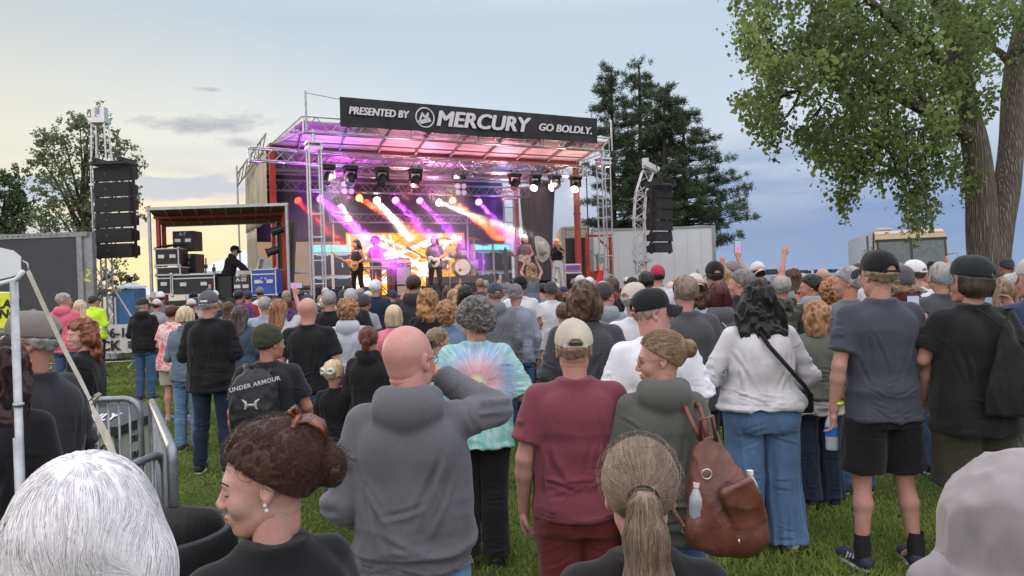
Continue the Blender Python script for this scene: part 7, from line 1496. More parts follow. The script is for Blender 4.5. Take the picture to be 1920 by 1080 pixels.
white = who('person in white long sleeved top and wide blue jeans, big black curly hair', 1420, 530, 4.72, dict(fem=1, g=1.42, sx=1.10, bg=1.36, seed=7, belly=.02, arms=(((.300, .02, 1.140), (.150, .240, 1.100), (-.8, .5, .2), (0, -.4, 1)), ((.310, .02, 1.120), (.190, .20, 1.030), (-.8, .5, .1), (0, -.4, 1))), top=T('long', (.60, .59, .62), hem=.945, loose=.020, sleeve=1.55, folds=1.3), bottom=B('wide', (.085, .165, .30), loose=.012), hair=('wavy', 'black', dict(vol=1.38, len=.22, dense=2600)), shoes=(.60, .60, .58), sole=(.65, .65, .62), stance=dict(spread=.05), neck=1.1))
t = strapx(white, [(-.02, .06, 1.50), (-.045, -.10, 1.475), (.0, -.185, 1.36), (.10, -.22, 1.23), (.215, -.19, 1.10), (.285, -.09, 1.03), (.29, .03, .99)], .014, BLK, 'black crossbody strap and small pouch across the white long sleeved top', (.30, .03, .96))
blond = who('strawberry blonde person in grey green top with a pale jumper tied round the waist', 1527, 565, 5.6, dict(fem=1, g=1.25, sx=1.05, turn=R(25), seed=8, arms=('front', 'front'), top=T('tee', (.12, .13, .11), hem=.93, sleeve=.9), bottom=B('wide', (.022, .032, .055), loose=-.012), hair=('wavybob', 'straw', dict(vol=1.15, len=.30))))
F = Field((-.30, -.30, .78), (.30, .26, 1.06), .010); F.u(loft([(.80, .235, .185), (.86, .235, .18), (.98, .215, .165), (1.02, .20, .15)], 2.3)); V, Q = F.mesh(); V = folds(V, vnorm(V, Q), .012, (6, 6, 26), 3); put('tied_jumper', mesh_np('tied_jumper', V, Q, True, [cloth((.42, .43, .42), 'fleece')]), None, blond['_root'])
who('person at the right edge in navy t-shirt and patterned shorts, pale cap', 1938, 484, 4.9, dict(g=1.2, turn=R(30), arms=('low', 'clap'), top=T('tee', (.025, .045, .10), hem=.84), bottom=B('shorts', (.16, .13, .11), cl='camo'), hair=('crop', 'light'), hat=('cap', (.45, .44, .42))))
kz = who('person with long sandy hair holding a phone up high near the right edge', 1884, 520, 5.9, dict(fem=1, turn=R(-10), arms=(((.235, .15, 1.40), (.10, .22, 1.62), (-.1, .1, 1), (0, 1, 0)), ((.235, .15, 1.36), (.14, .26, 1.52), (-.1, .1, 1), (-1, .3, 0))), top=T('tee', (.18, .16, .14)), bottom=B('jeans', DEN), hair=('long', 'light')))
phone(kz, (-.10, .20, 1.765), 'phone held high with a pale screen, right of the tree trunk', True, sc=1.1)
t = item('drink_can', 'silver topped can in a navy sleeve held up at the right edge', 'can', kz, (.155, .27, 1.62)); MB().lathe([(0, -.06), (.036, -.06), (.037, .045)], n=18).build('sleeve', plain('navy_koozie', (.015, .02, .04), .8), t, True); MB().lathe([(.033, .045), (.033, .055), (.026, .065), (.024, .062), (0, .062)], n=18).build('can', ALU, t, True)
# mauve hooded person, bottom right corner (custom)
hood = who('person in a mauve hooded top, hood up, cut off by the bottom right corner', 1892, 874, 1.12, dict(g=1.1, turn=R(0), arms=(((.30, .02, 1.20), (.20, .22, 1.12), (-.8, .5, .1), (0, -.4, 1)), 'front'), top=T('hoodie', (.30, .27, .285), hem=.84), bottom=B('jeans', DEN), hair=('short', 'brown')), lod=.0075, rz=R(40))
F = Field((-.26, -.26, 1.20), (.26, .22, 1.86), .006); F.u(ell((0, -.03, 1.64), (.118, .150, .148))); F.u(loft([(1.25, .235, .16, 0, -.02), (1.38, .215, .15, 0, -.03), (1.47, .150, .125, 0, -.04), (1.56, .110, .12, 0, -.03)], 2.2), .05); F.cut(ell((0, .175, 1.61), (.072, .095, .10)), .02); F.u(seg((-.09, .10, 1.55), (-.02, .13, 1.47), .035, .035), .03); V, Q = F.mesh(); n_ = vnorm(V, Q); V = folds(V, n_, .013, (5, 9, 5), 3); V = folds(V, n_, .005, (16, 20, 7), 5); V = V + n_ * (.0030 * np.exp(-(np.abs(np.abs(V[:, 0]) - .012) / .003) ** 2) * (V[:, 1] < .10))[:, None].astype(np.float32); hm_ = put('hood', mesh_np('hood', V, Q, True, [cloth((.30, .27, .285), 'fleece')]), None, hood['_root'])
# ---------------- centre foreground
maroon = who('person in maroon t-shirt and dark red trousers with a cream cap', 1074, 598, 3.1, dict(g=1.10, sx=1.06, seed=3, nf=.002, neck=1.05, arms=('down', ((.245, .0, 1.15), (.19, .20, 1.05), (-.6, .6, .1), (0, -.5, 1))), top=T('tee', (.205, .052, .075), 'heather', hem=.87, loose=.024), bottom=B('trousers', (.16, .028, .030), loose=.022), hair=('buzz', (.26, .17, .12), dict(dense=1)), hat=('cap', (.52, .47, .38), (.40, .36, .30)), shoes=(.1, .08, .07), jaw=1.1))
m = MB(); m.box((0, -.131, .030), (.058, .006, .016), bev=.002); q = m.build('cap_strap', BLKP, maroon['_hat'])
grey = who('bald person in heather grey hoodie with one arm raised to the face', 765, 605, 2.42, dict(g=1.06, sx=1.0, turn=R(-28), seed=5, skin=4, nf=.003, neck=1.12, jaw=1.12, arms=(((.245, -.03, 1.14), (.15, .19, .99), (-.8, .5, -.2), (0, -.4, 1)), ((.285, .07, 1.430), (.095, .170, 1.545), (-.75, .25, .45), (-.3, -.9, .2))), curl=.8, top=T('hoodie', (.128, .130, .146), 'heather', hem=.92, loose=.034, folds=1.2), bottom=B('jeans', DLT, loose=.004), glasses=(.02, .02, .02), headh=.0045))
phone(grey, (-.005 + .03, .20, 1.60), 'black phone in the hand held up beside the bald head', False, (0, 0, R(20)))
tm, _ = nmat('tie_dye'); n = N(tm); tcx = n.n('ShaderNodeTexCoord'); sx_ = n.n('ShaderNodeSeparateXYZ'); n.l(tcx.outputs['Object'], sx_.inputs[0]); X0 = n.math('SUBTRACT', sx_.outputs[0], .015); Z0_ = n.math('SUBTRACT', sx_.outputs[2], 1.235)
rr = n.math('SQRT', n.math('ADD', n.math('POWER', X0, 2.0), n.math('POWER', Z0_, 2.0))); aa = n.math('ARCTAN2', Z0_, X0); cc = n.n('ShaderNodeCombineXYZ'); n.l(n.math('MULTIPLY', n.math('SINE', aa), 9.0), cc.inputs[0]); n.l(n.math('MULTIPLY', n.math('COSINE', aa), 9.0), cc.inputs[1]); n.l(n.math('MULTIPLY', rr, 6.0), cc.inputs[2]); ry = n.noise(1.3, 4, .7, cc.outputs[0])
rj = n.math('ADD', rr, n.math('MULTIPLY', n.math('SUBTRACT', ry, .5), .16)); front = n.math('LESS_THAN', sx_.outputs[1], .03); base = n.ramp(rj, (.0, (.75, .72, .30)), (.035, (.68, .65, .30)), (.055, (.72, .22, .30)), (.12, (.68, .30, .40)), (.155, (.42, .34, .55)), (.20, (.22, .36, .60)), (.24, (.20, .42, .62)), (.285, (.16, .52, .52)), (.40, (.15, .56, .50)))
white_r = n.ramp(ry, (.44, .12), (.60, .62)); base = n.mix(white_r, base, (.66, .68, .66)); n.set(Base_Color=n.mix(front, (.15, .55, .50), base), Roughness=.9, Normal=n.bump(n.noise(13, 3, .5, n.coord((1, 1, .45)), 1.6), .45, .018))
tie = who('person with curly grey hair in a turquoise spiral tie-dye t-shirt and black trousers', 888, 570, 4.65, dict(g=1.22, sx=1.10, seed=9, lean=R(-3), turn=R(35), nod=R(20), arms=(((.27, -.01, 1.13), (.15, .22, 1.16), (-.8, .5, .3), (0, -.4, 1)), ((.285, .02, 1.12), (.15, .22, 1.14), (-.8, .5, .3), (0, -.4, 1))), top=T('tee', (0, 0, 0), hem=.80, loose=.040, sleeve=.92, mat=tm), bottom=B('trousers', (.012, .012, .013), loose=.022), hair=('curly', 'salt', dict(vol=1.12, dense=2200, rad=.0016)), shoes=(.03, .02, .015), sole=(.02, .02, .02)))
glass = who('person in grey green hoodie with glasses and a low bun, face in left profile', 1236, 620, 3.0, dict(fem=1, g=1.06, turn=R(82), nod=R(6), seed=6, arms=('front', ((.25, -.02, 1.15), (.12, .2, 1.05), (-.8, .5, .1), (0, -.4, 1))), top=T('hoodie', (.105, .112, .100), 'heather', hem=.82, loose=.030, folds=1.2), bottom=B('jeans', (.07, .14, .28)), hair=('bun', (.26, .17, .10), dict(dense=5000, rad=.0009, h=.0048)), glasses=(.30, .20, .08), headh=.0042))
face_detail(glass, (.10, .06, .035))
# brown leather backpack with bottle
LE = plain('tan_leather', (.155, .052, .034), .36, 0, .28, 7, .22); t = item('leather_backpack', 'brown leather backpack with buckled straps and ring, water bottle in its side pocket', 'backpack', glass, (.03, -.02, .02)); t.scale = [v * .93 for v in t.scale]; t.location.z += .05; F = Field((-.05, -.60, .72), (.40, -.05, 1.52), .007)
F.u(loft([(.80, .105, .060, .20, -.27), (.84, .150, .090, .20, -.28), (.96, .172, .110, .19, -.285), (1.08, .155, .095, .17, -.28), (1.20, .110, .065, .14, -.265), (1.30, .055, .035, .12, -.25), (1.33, .03, .02, .115, -.245)], 2.5)); F.u(rbox((.235, -.385, 1.055), (.085, .020, .115), .018, (R(10), R(-22), R(8))), .006); F.u(ell((.045, -.32, .93), (.055, .060, .085)), .02); F.cut(seg((.09, -.40, 1.00), (.22, -.42, .90), .006, .006), .008)
V, Q = F.mesh(); n_ = vnorm(V, Q); V = folds(V, n_, .006, (12, 12, 9), 4); put('bag', mesh_np('bag', V, Q, True, [LE]), None, t)
for nm, pts, r in (('handle', [(.09, -.25, 1.30), (.075, -.30, 1.42), (.13, -.31, 1.44), (.16, -.26, 1.30)], .010), ('strap', [(.11, -.22, 1.28), (.07, -.19, 1.38), (.05, -.13, 1.45), (.05, -.03, 1.475)], .013), ('strap', [(.13, -.22, 1.28), (.12, -.19, 1.40), (.12, -.12, 1.45), (.12, -.04, 1.455)], .013), ('strap', [(.06, -.30, .86), (-.02, -.22, .96), (-.07, -.10, 1.06)], .012)): m = MB(); m.tube(pts, r, 7); m.build(nm, LE, t, True)
for pts, cl_ in (([(.085 + .022 * math.cos(a), -.355, 1.19 + .022 * math.sin(a)) for a in np.linspace(0, 6.283, 19)[:-1]], True), ([(-.005, -.255, .935), (.03, -.285, .915), (.025, -.285, .885), (-.012, -.255, .905)], True), ([(.20, -.42, .92), (.20, -.425, .90)], False)): m = MB(); m.tube(pts, .004, 6, close=cl_); m.build('buckle', ALU, t, True)
m = MB(); m.tube([(.155, -.395, 1.165), (.24, -.415, 1.15), (.315, -.40, 1.10), (.32, -.40, .98), (.25, -.415, .95), (.17, -.405, .97)], .0022, 5); m.build('flap_seam', plain('dark_stitching', (.09, .03, .02), .6), t, True)
P_ = lw(glass, (.072, -.327, .935)); bottle(P_, 'clear water bottle standing in the brown leather backpack pocket', False, .88)
P_ = lw(glass, (.335, -.20, .94)); bottle(P_, 'second clear bottle half hidden behind the leather backpack', False, .9)
wman = who('person in plain white top and black cap turning right, beside the grey hoodie woman', 1222, 541, 3.95, dict(g=1.12, sx=1.06, turn=R(-82), seed=3, skin=4, jaw=1.15, neck=1.1, belly=.03, arms=('front', 'front'), top=T('tee', (.74, .75, .80), hem=.84, loose=.03, sleeve=.95), bottom=B('shorts', (.03, .05, .1)), hair=('buzz', (.30, .20, .16), dict(dense=1)), hat=('cap', (.014, .014, .016))))
who('person with shoulder length brown hair in a ribbed charcoal shirt', 1095, 530, 4.85, dict(g=1.15, sx=1.10, turn=R(-15), seed=11, arms=('front', 'front'), top=T('jacket', (.055, .057, .066), 'check', hem=.80, loose=.025), bottom=B('jeans', DDK), hair=('wavybob', 'brown', dict(vol=1.12, len=.20))))
# ---------------- very near heads
wh = who('white haired person seen from behind in the bottom left corner', 158, 856, .93, dict(fem=1, g=1.1, turn=R(12), arms=('down', 'down'), top=T('long', (.10, .10, .12)), bottom=B('jeans', DEN), hair=('bob', (.86, .83, .86), dict(vol=1.14, len=.26, dense=17000, rad=.0006, wv=.10, sw=.75, h=.0048))), lod=.009)
pn = who('person with a frizzy light brown ponytail and black top at the bottom centre', 1197, 820, 1.42, dict(fem=1, seed=4, turn=R(-6), nod=R(4), hs=.96, skin=1, headh=.0045, arms=('down', 'down'), top=T('tee', (.013, .012, .014), hem=.85), bottom=B('jeans', DEN), hair=('pony', (.24, .175, .13), dict(dense=10000, rad=.00055, frizz=1, wv=.03, h=.0048))), lod=.008)
m = MB(); m.tube([(.030 * math.cos(a) + .0, -.136, .012 + .026 * math.sin(a)) for a in np.linspace(0, 6.283, 19)[:-1]], .007, 7, close=True); m.build('hair_tie', BLK, pn['_hair'], True)
bn = who('curly auburn haired person in left profile with a tortoiseshell claw clip, black t-shirt', 498, 797, 1.46, dict(fem=1, turn=R(58), nod=R(6), seed=5, skin=1, headh=.0034, arms=('down', 'down'), top=T('tee', (.013, .013, .015), hem=.85), bottom=B('jeans', DEN), hair=('bun', (.060, .022, .014), dict(dense=10000, rad=.00055, frizz=1, wv=.55, puff=1.06, bunr=1.25, bz=.010, fly=10, sw=.5, h=.0046))), lod=.008, rz=R(42))
face_detail(bn, (.02, .01, .008), (.40, .13, .12), 'low')
m = MB(); cm_ = plain('tortoiseshell', (.16, .035, .010), .15, 0, .6, 30, spec=.8)
for k in range(5): x = -.034 + .017 * k; m.tube([(x, -.085, .125), (x * 1.15, -.112, .128), (x * 1.2, -.140, .108), (x * 1.1, -.150, .078)], [.006, .007, .006, .003], 7)
m.tube([(-.05, -.080, .118), (-.02, -.088, .134), (.02, -.088, .134), (.05, -.080, .118)], [.007, .009, .009, .007], 8)
for s_ in (-1, 1): m.tube([(s_ * .018, -.085, .135), (s_ * .03, -.075, .155), (s_ * .012, -.085, .160), (s_ * .012, -.09, .138)], .0055, 7)
o = m.build('claw_clip', cm_, bn['_root'], True); o.matrix_local = bn['_M']
m = MB(); m.lathe([(0, -.005), (.005, 0), (0, .005)], (-.089, -.004, -.034), 10); m.lathe([(0, -.006), (.006, 0), (0, .006)], (-.088, -.006, -.046), 10); o = m.build('earring', plain('clear_stone', (.75, .75, .8), .1, 0, .1), bn['_root'], True); o.matrix_local = bn['_M']
# ---------------- left foreground
lf = who('person in a faded cap and charcoal long sleeved shirt facing left behind the canopy leg', 56, 584, 3.15, dict(g=1.12, turn=R(42), seed=7, skin=2, jaw=1.1, headh=.005, arms=('down', ((.250, .02, 1.16), (.235, .16, .965), (0, .35, -1), (-1, 0, 0))), top=T('long', (.035, .036, .042), hem=.82, loose=.028, sleeve=1.4), bottom=B('jeans', DEN), hair=('crop', 'grey'), hat=('cap', (.22, .20, .18), (.05, .06, .08)), glasses=(.02, .02, .02)), rz=R(70))
face_detail(lf, (.10, .08, .07))
m = MB(); m.lathe([(.033, -.016), (.036, -.016), (.036, .016), (.033, .016)], (0, 0, 0), 20); m.box((.033, 0, 0), (.012, .036, .04), bev=.006); q = m.build('wristwatch', BLKP, lf['_root'], True, loc=(.237, .145, .985), rot=(R(36), 0, 0))
who('person with long dark reddish hair in black at the left edge', -2, 640, 2.75, dict(fem=1, g=1.1, turn=R(10), seed=3, arms=('front', 'front'), top=T('hoodie', BK, hood=.6), bottom=B('jeans', DDK), hair=('wavy', (.035, .012, .010), dict(vol=1.1))))
who('person with frizzy ginger hair and black short sleeved dress looking left', 152, 598, 5.5, dict(fem=1, g=1.12, turn=R(50), seed=6, skin=1, headh=.0045, arms=('front', 'front'), top=T('dress', BK, hem=.70, sleeve=.75, vneck=1, flare=.03), bottom=B('skirt', BK, len=.45), hair=('wavy', (.22, .075, .035), dict(vol=1.25, len=.14, dense=2500))), rz=R(95))
# ---------------- left middle ground
who('person in pink hooded sweatshirt with sunglasses on cropped hair', 120, 549, 12.0, dict(g=1.05, turn=R(-50), top=T('hoodie', (.75, .16, .24)), bottom=B('jeans', DEN), hair=('crop', 'grey')), lod=.011)
who('straight haired blonde person in pink top beside the hi-vis guard', 150, 563, 12.6, dict(fem=1, g=1.15, turn=R(10), top=T('tee', (.78, .22, .28), sleeve=.9), bottom=B('jeans', DLT), shoes=(.7, .7, .7), hair=('long', 'pale')), lod=.011)
gd_ = who('guard in a fluorescent yellow hi-vis jacket and dark cap by the barrier', 176, 554, 16.0, dict(g=1.2, turn=R(-45), arms=('front', 'front'), belly=.03, top=T('jacket', (.62, .92, .05), sleeve=1.4), bottom=B('trousers', BK), hat=('cap', (.05, .05, .05)), hair=('crop', 'dark')), lod=.011)
m = MB(); m.lathe([(.206, 1.0), (.208, 1.05)], (0, -.005, 0), 24); o = m.build('reflective_band', plain('silver_band', (.7, .7, .72), .3), gd_['_root'], True); o.scale = (1.12, .82, 1)
who('person in black hooded sweatshirt and blue jeans with a dark cap and grey beard', 268, 559, 12.3, dict(g=1.05, turn=R(-55), arms=('front', 'front'), top=T('hoodie', BK), bottom=B('jeans', DEN), hair=('crop', 'grey'), hat=('cap', (.04, .035, .035))), lod=.010)
who('short haired person in pink and white tie-dye shirt and beige shorts', 322, 572, 10.2, dict(fem=1, g=1.2, arms=('front', 'front'), top=T('tee', (.7, .3, .3), 'tiedyepink', hem=.78, loose=.03), bottom=B('shorts', (.40, .35, .30)), shoes=(.3, .28, .3), hair=('short', 'darkred')))
who('long haired blonde person in a denim shirt and jeans', 347, 575, 8.3, dict(fem=1, g=.98, turn=R(10), arms=('front', 'front'), top=T('jacket', (.12, .17, .22), hem=.86), bottom=B('jeans', DLT), hair=('long', 'pale', dict(len=.18))))
bs = who('person in a loose black sweatshirt and dark blue jeans with a grey cap', 391, 545, 7.25, dict(g=1.08, sx=1.08, seed=3, arms=('front', 'front'), top=T('long', (.010, .010, .012), hem=.80, loose=.040), bottom=B('slim', DDK, loose=.006), hat=('cap', (.10, .10, .11)), hair=('crop', 'grey'), shoes=BK, sole=(.7, .7, .68), stance=dict(spread=.04)))
m = MB(); m.box((0, -.128, .034), (.07, .006, .018), bev=.002); m.build('cap_strap', WHT, bs['_hat'])
who('person with long dark greying hair in a blue denim blouse', 452, 573, 8.8, dict(fem=1, g=1.2, turn=R(-20), arms=('front', 'front'), top=T('jacket', (.06, .09, .13)), bottom=B('jeans', DDK), hair=('long', (.07, .05, .045), dict(vol=1.1))))
ua = who('person in an olive knit cap and black t-shirt wearing a black backpack', 500, 608, 4.75, dict(g=1.10, sx=1.08, turn=R(-48), seed=4, skin=2, arms=('down', ((.245, .02, 1.15), (.22, .16, .98), (-.2, .5, -.8), (-1, 0, 0))), top=T('tee', (.020, .022, .028), 'heather', hem=.82), bottom=B('jeans', (.05, .06, .08)), hat=('beanie', (.045, .048, .030)), hair=('crop', 'brown'), hdx=.02), rz=R(6))
backpack(ua, 'black backpack with a silver emblem and silver lettering, worn under the olive knit cap', plain('black_nylon', (.012, .012, .014), .6, 0, .3, 8, .2), logo=True, z0=.99, yb=-.235, w=.165, x=-.05)
who('bald person in a black t-shirt and blue jeans behind the knit cap person', 577, 556, 6.6, dict(g=1.12, sx=1.12, seed=6, skin=4, neck=1.15, arms=('down', 'down'), top=T('tee', (.012, .012, .014), hem=.88, loose=.02), bottom=B('jeans', (.06, .10, .17)), stance=dict(spread=.04)))
who('person with curly blond hair in a pale hooded sweatshirt', 653, 562, 7.3, dict(g=.98, top=T('hoodie', (.52, .55, .63)), bottom=B('jeans', DDK), arms=('front', 'front'), hair=('curly', 'straw', dict(vol=.98))))
ch = who('small child in a black t-shirt with a white bow in pale hair', 627, 684, 5.7, dict(fem=1, g=1.12, sx=1.0, hs=1.25, hdz=.03, turn=R(-25), top=T('tee', BK, sleeve=.9), bottom=B('jeans', DEN), hair=('short', 'pale')))
m = MB()
for s_ in (-1, 1): m.tube([(0, -.125, .03), (s_ * .05, -.12, .06), (s_ * .075, -.10, .035), (s_ * .05, -.12, .01), (0, -.125, .03)], .014, 6)
m.build('hair_bow', plain('white_ribbon', (.65, .66, .68), .6), ch['_hair'], True)
who('person in a black hooded sweatshirt with a short auburn ponytail beside the child', 690, 612, 5.7, dict(fem=1, g=1.05, arms=('down', 'front'), top=T('hoodie', (.014, .013, .015), hood=.8), bottom=B('jeans', DDK), hair=('shortpony', 'auburn')))
who('person in a light blue shirt stretching one arm out to the left', 497, 556, 9.6, dict(g=1.15, arms=('out', 'front'), top=T('long', (.30, .36, .45)), bottom=B('jeans', DEN), hair=('crop', 'grey')))
ph = who('person with long auburn hair raising a phone above the crowd', 524, 562, 8.6, dict(fem=1, g=1.08, turn=R(-25), arms=('front', 'high'), top=T('tee', (.50, .50, .52)), bottom=B('jeans', DEN), hair=('long', (.26, .12, .055))))
phone(ph, (.15, .23, 1.93), 'phone with a pink lit screen raised by the auburn haired person', rot=(0, R(90), 0))
who('grey haired person in a plain black shirt behind the bald black t-shirt', 617, 545, 9.2, dict(g=1.1, top=T('tee', BK), bottom=B('jeans', DDK), hair=('short', 'grey')))
who('person with thick silver hair and a dark navy shirt', 658, 541, 9.8, dict(g=1.2, top=T('tee', DK), bottom=B('jeans', DDK), hair=('short', (.42, .41, .41), dict(vol=1.1))))
who('blonde person in a top striped fluorescent yellow, orange and pink', 738, 572, 7.6, dict(fem=1, g=1.0, top=T('tee', (.75, .35, .15), mat=(lambda m: (m, N(m).set())[0])(plain('neon_top', (.80, .22, .30), .7)), sleeve=.9), bottom=B('jeans', DEN), hair=('bob', 'pale', dict(len=.2))))
who('dark haired person in a black hooded jacket standing tall in the middle distance', 775, 515, 9.2, dict(g=1.15, sx=1.1, top=T('hoodie', (.035, .033, .037)), bottom=B('jeans', DDK), hair=('crop', 'dark')))
who('person with wavy golden hair in a black top', 802, 543, 7.7, dict(fem=1, g=1.12, top=T('long', BK), bottom=B('jeans', DDK), hair=('wavy', (.34, .18, .07), dict(len=.12))))
who('person with short sandy hair in a pale denim jacket', 838, 566, 6.7, dict(fem=1, g=1.15, arms=('front', 'front'), top=T('jacket', (.13, .20, .30)), bottom=B('jeans', DEN), hair=('curly', 'straw', dict(vol=.92))))
who('person with dark blond hair low between the bald man and the tie-dye shirt', 822, 614, 5.6, dict(fem=1, g=1.0, turn=R(-60), top=T('tee', (.15, .5, .47)), bottom=B('jeans', DEN), hair=('short', 'light')))
who('person with long straight black hair and arms raised in a light blue top', 872, 536, 9.0, dict(fem=1, g=1.1, arms=('clap', 'clap'), top=T('tee', (.35, .42, .50)), bottom=B('jeans', DEN), hair=('long', 'black')))
who('person in a grey hooded sweatshirt and dark blue cap', 927, 530, 8.3, dict(g=1.08, top=T('hoodie', (.17, .18, .20), 'heather'), bottom=B('jeans', DDK), hair=('crop', 'light'), hat=('cap', (.05, .06, .09)), turn=R(20)))
who('person in a pale blue button shirt and grey cap', 966, 532, 8.6, dict(g=1.12, top=T('long', (.28, .31, .37)), bottom=B('jeans', DEN), hair=('crop', 'grey'), hat=('cap', (.16, .16, .17)), turn=R(-12)))
mint = who('person in a pink t-shirt and mint skirt carrying a child on the shoulders', 998, 548, 11.2, dict(fem=1, g=1.05, arms=('front', 'front'), top=T('tee', (.80, .15, .25)), bottom=B('skirt', (.42, .55, .50), len=.42, tuck=1), hair=('short', 'brown'), shoes=(.06, .05, .05)), lod=.011)
backpack(mint, 'large black backpack worn over the pink t-shirt below the child', plain('black_nylon', (.012, .012, .014), .6, 0, .3, 8, .2), z0=.98, w=.17)
kid = person('child with long wavy hair on adult shoulders, both arms up, denim waistcoat', 0, 0, 0, dict(fem=1, arms=('high', 'high'), stance=dict(sit=1), top=T('tank', (.13, .16, .20)), bottom=B('jeans', DEN), hair=('wavy', (.30, .20, .11), dict(len=.30, dense=800, rad=.002)), shoes=0), loc=(mint['_root'].location.x, mint['_root'].location.y - .03, .83), H=1.19, lod=.011)
t = item('cowboy_hat', 'cream cowboy hat waved high in the child\'s right hand', 'hat', kid, (.20, .20, 2.08)); t.scale = (1, 1, 1); t.rotation_euler = (R(80), 0, R(52)); F = Field((-.24, -.24, -.08), (.24, .24, .2), .009)
F.u(loft([(0, .085, .10), (.05, .080, .098), (.10, .065, .09), (.125, .05, .075)], 2.2)); F.cut(ell((0, 0, .13), (.020, .07, .03)), .015)
def brm(X, Y, Z): return np.maximum(np.abs(Z - 1.9 * X * X) - .005, (np.sqrt((X / .19) ** 2 + (Y / .21) ** 2) - 1) * .19)
F.u((brm, v3((-.2, -.22, -.02)), v3((.2, .22, .1))), .012); V, Q = F.mesh(); put('hat', mesh_np('hat', V, Q, True, [cloth((.45, .41, .36), 'fleece')]), None, t)
who('person in a grey t-shirt and grey shorts left of the ribbed charcoal shirt', 1056, 568, 7.4, dict(g=1.12, arms=('down', 'front'), top=T('tee', LG), bottom=B('shorts', (.08, .09, .11)), hair=('short', 'brown')))
who('grey haired person in a dark grey fleece, back turned, behind the black cap', 1283, 517, 5.4, dict(g=1.18, sx=1.06, turn=R(10), seed=8, arms=('low', 'front'), top=T('long', (.075, .078, .088), 'heather', hem=.80, loose=.03), bottom=B('shorts', NV), hair=('short', (.20, .15, .11))))
rb_ = who('person with a dark red bob in a grey hooded jacket with a pale strap', 1345, 530, 6.3, dict(fem=1, g=1.10, top=T('hoodie', (.10, .105, .12)), bottom=B('jeans', DDK), arms=('front', 'front'), hair=('bob', 'darkred', dict(len=.16, vol=1.1))))
strapx(rb_, [(-.10, .05, 1.49), (-.07, -.09, 1.49), (.02, -.165, 1.38), (.10, -.17, 1.24), (.19, -.10, 1.10), (.22, .02, 1.02)], .007, plain('pale_strap', (.5, .5, .48), .6), 'thin pale strap crossing the grey hooded jacket', (.23, .03, .98))
bl = who('person in a royal blue t-shirt and black cap, arms bent, behind the red bob', 1339, 490, 7.6, dict(g=1.2, sx=1.1, arms=('clap', 'front'), top=T('tee', (.045, .15, .48)), bottom=B('jeans', DDK), hair=('crop', 'dark'), hat=('cap', BK)))
who('grey haired person in a black jacket, head turned left, right of the red bob', 1388, 505, 6.9, dict(g=1.15, turn=R(60), top=T('jacket', (.02, .02, .024)), bottom=B('jeans', DDK), hair=('short', 'salt')))
who('grey bald person in a camouflage jacket', 1463, 514, 6.7, dict(g=1.1, turn=R(-5), top=T('hoodie', (.1, .1, .08), 'camo', hood=.6), bottom=B('jeans', DDK), hair=('fringe', 'grey')))
who('dark haired person in a grey hoodie looking left past the camouflage jacket', 1519, 515, 7.3, dict(g=1.05, turn=R(72), skin=2, top=T('hoodie', (.26, .28, .31)), bottom=B('jeans', DDK), hair=('short', 'black')))
who('person with piled up strawberry curls between two grey tops', 1563, 528, 6.4, dict(fem=1, g=1.0, top=T('tee', (.06, .04, .07)), bottom=B('jeans', DDK), hair=('curly', (.36, .16, .07), dict(vol=1.15))))
who('grey haired person in a sleeveless grey waistcoat, profile to the left', 1588, 500, 5.9, dict(g=1.15, turn=R(68), skin=2, arms=('front', 'front'), top=T('tank', (.13, .14, .16)), bottom=B('jeans', DEN), hair=('short', 'grey')))
who('person in a white cap and white t-shirt right of the slate blue shirt', 1713, 488, 7.7, dict(g=1.1, turn=R(25), top=T('tee', (.68, .69, .72)), bottom=B('jeans', DEN), hair=('crop', 'brown'), hat=('cap', (.72, .72, .74))))
who('person in a maroon and cream hooded top behind the slate blue shirt', 1690, 500, 6.9, dict(fem=1, g=1.1, top=T('hoodie', (.10, .02, .025)), bottom=B('jeans', DEN), hair=('long', 'light', dict(len=.1)), hat=('beanie', (.10, .10, .11))))
who('grey haired person in a dark grey t-shirt between slate and black shirts', 1762, 492, 6.3, dict(g=1.15, turn=R(-10), top=T('tee', (.07, .075, .085)), bottom=B('jeans', DEN), hair=('short', 'grey')))
who('person in a cream cap and white shirt just left of the black cap', 1190, 530, 5.6, dict(g=1.1, turn=R(-50), top=T('tee', (.62, .63, .66)), bottom=B('jeans', DEN), hair=('crop', 'grey'), hat=('cap', (.50, .46, .40))))
who('person in a grey hooded sweatshirt and a black and red cap', 1133, 530, 6.9, dict(g=1.1, turn=R(-50), top=T('hoodie', (.28, .31, .34)), bottom=B('jeans', DDK), hair=('crop', 'dark'), hat=('cap', (.05, .045, .055), (.25, .03, .03))))
who('person in a raspberry red cap and white t-shirt with a blue print', 1232, 497, 9.6, dict(g=1.05, top=T('tee', (.62, .64, .68)), bottom=B('jeans', DEN), hair=('crop', 'black'), hat=('cap', (.42, .03, .08))))
who('person with long brown hair under a white cap, in a light blue top', 1303, 513, 7.4, dict(fem=1, g=1.05, top=T('tee', (.42, .50, .60)), bottom=B('jeans', DEN), hair=('wavy', 'brown', dict(len=.12)), hat=('back', (.62, .60, .56))))
who('dark haired person in a pale blue shirt left of the raspberry cap', 1211, 509, 8.6, dict(g=1.05, skin=3, top=T('tee', (.40, .50, .62)), bottom=B('jeans', DEN), hair=('crop', 'black')))
rd = who('person in a red long sleeved top reaching one arm up by the right guitar amp', 1088, 516, 12.5, dict(g=1.1, arms=('front', 'point'), top=T('long', (.55, .03, .04)), bottom=B('jeans', DDK), hair=('crop', 'light'), hat=('back', (.66, .66, .68))), lod=.014)
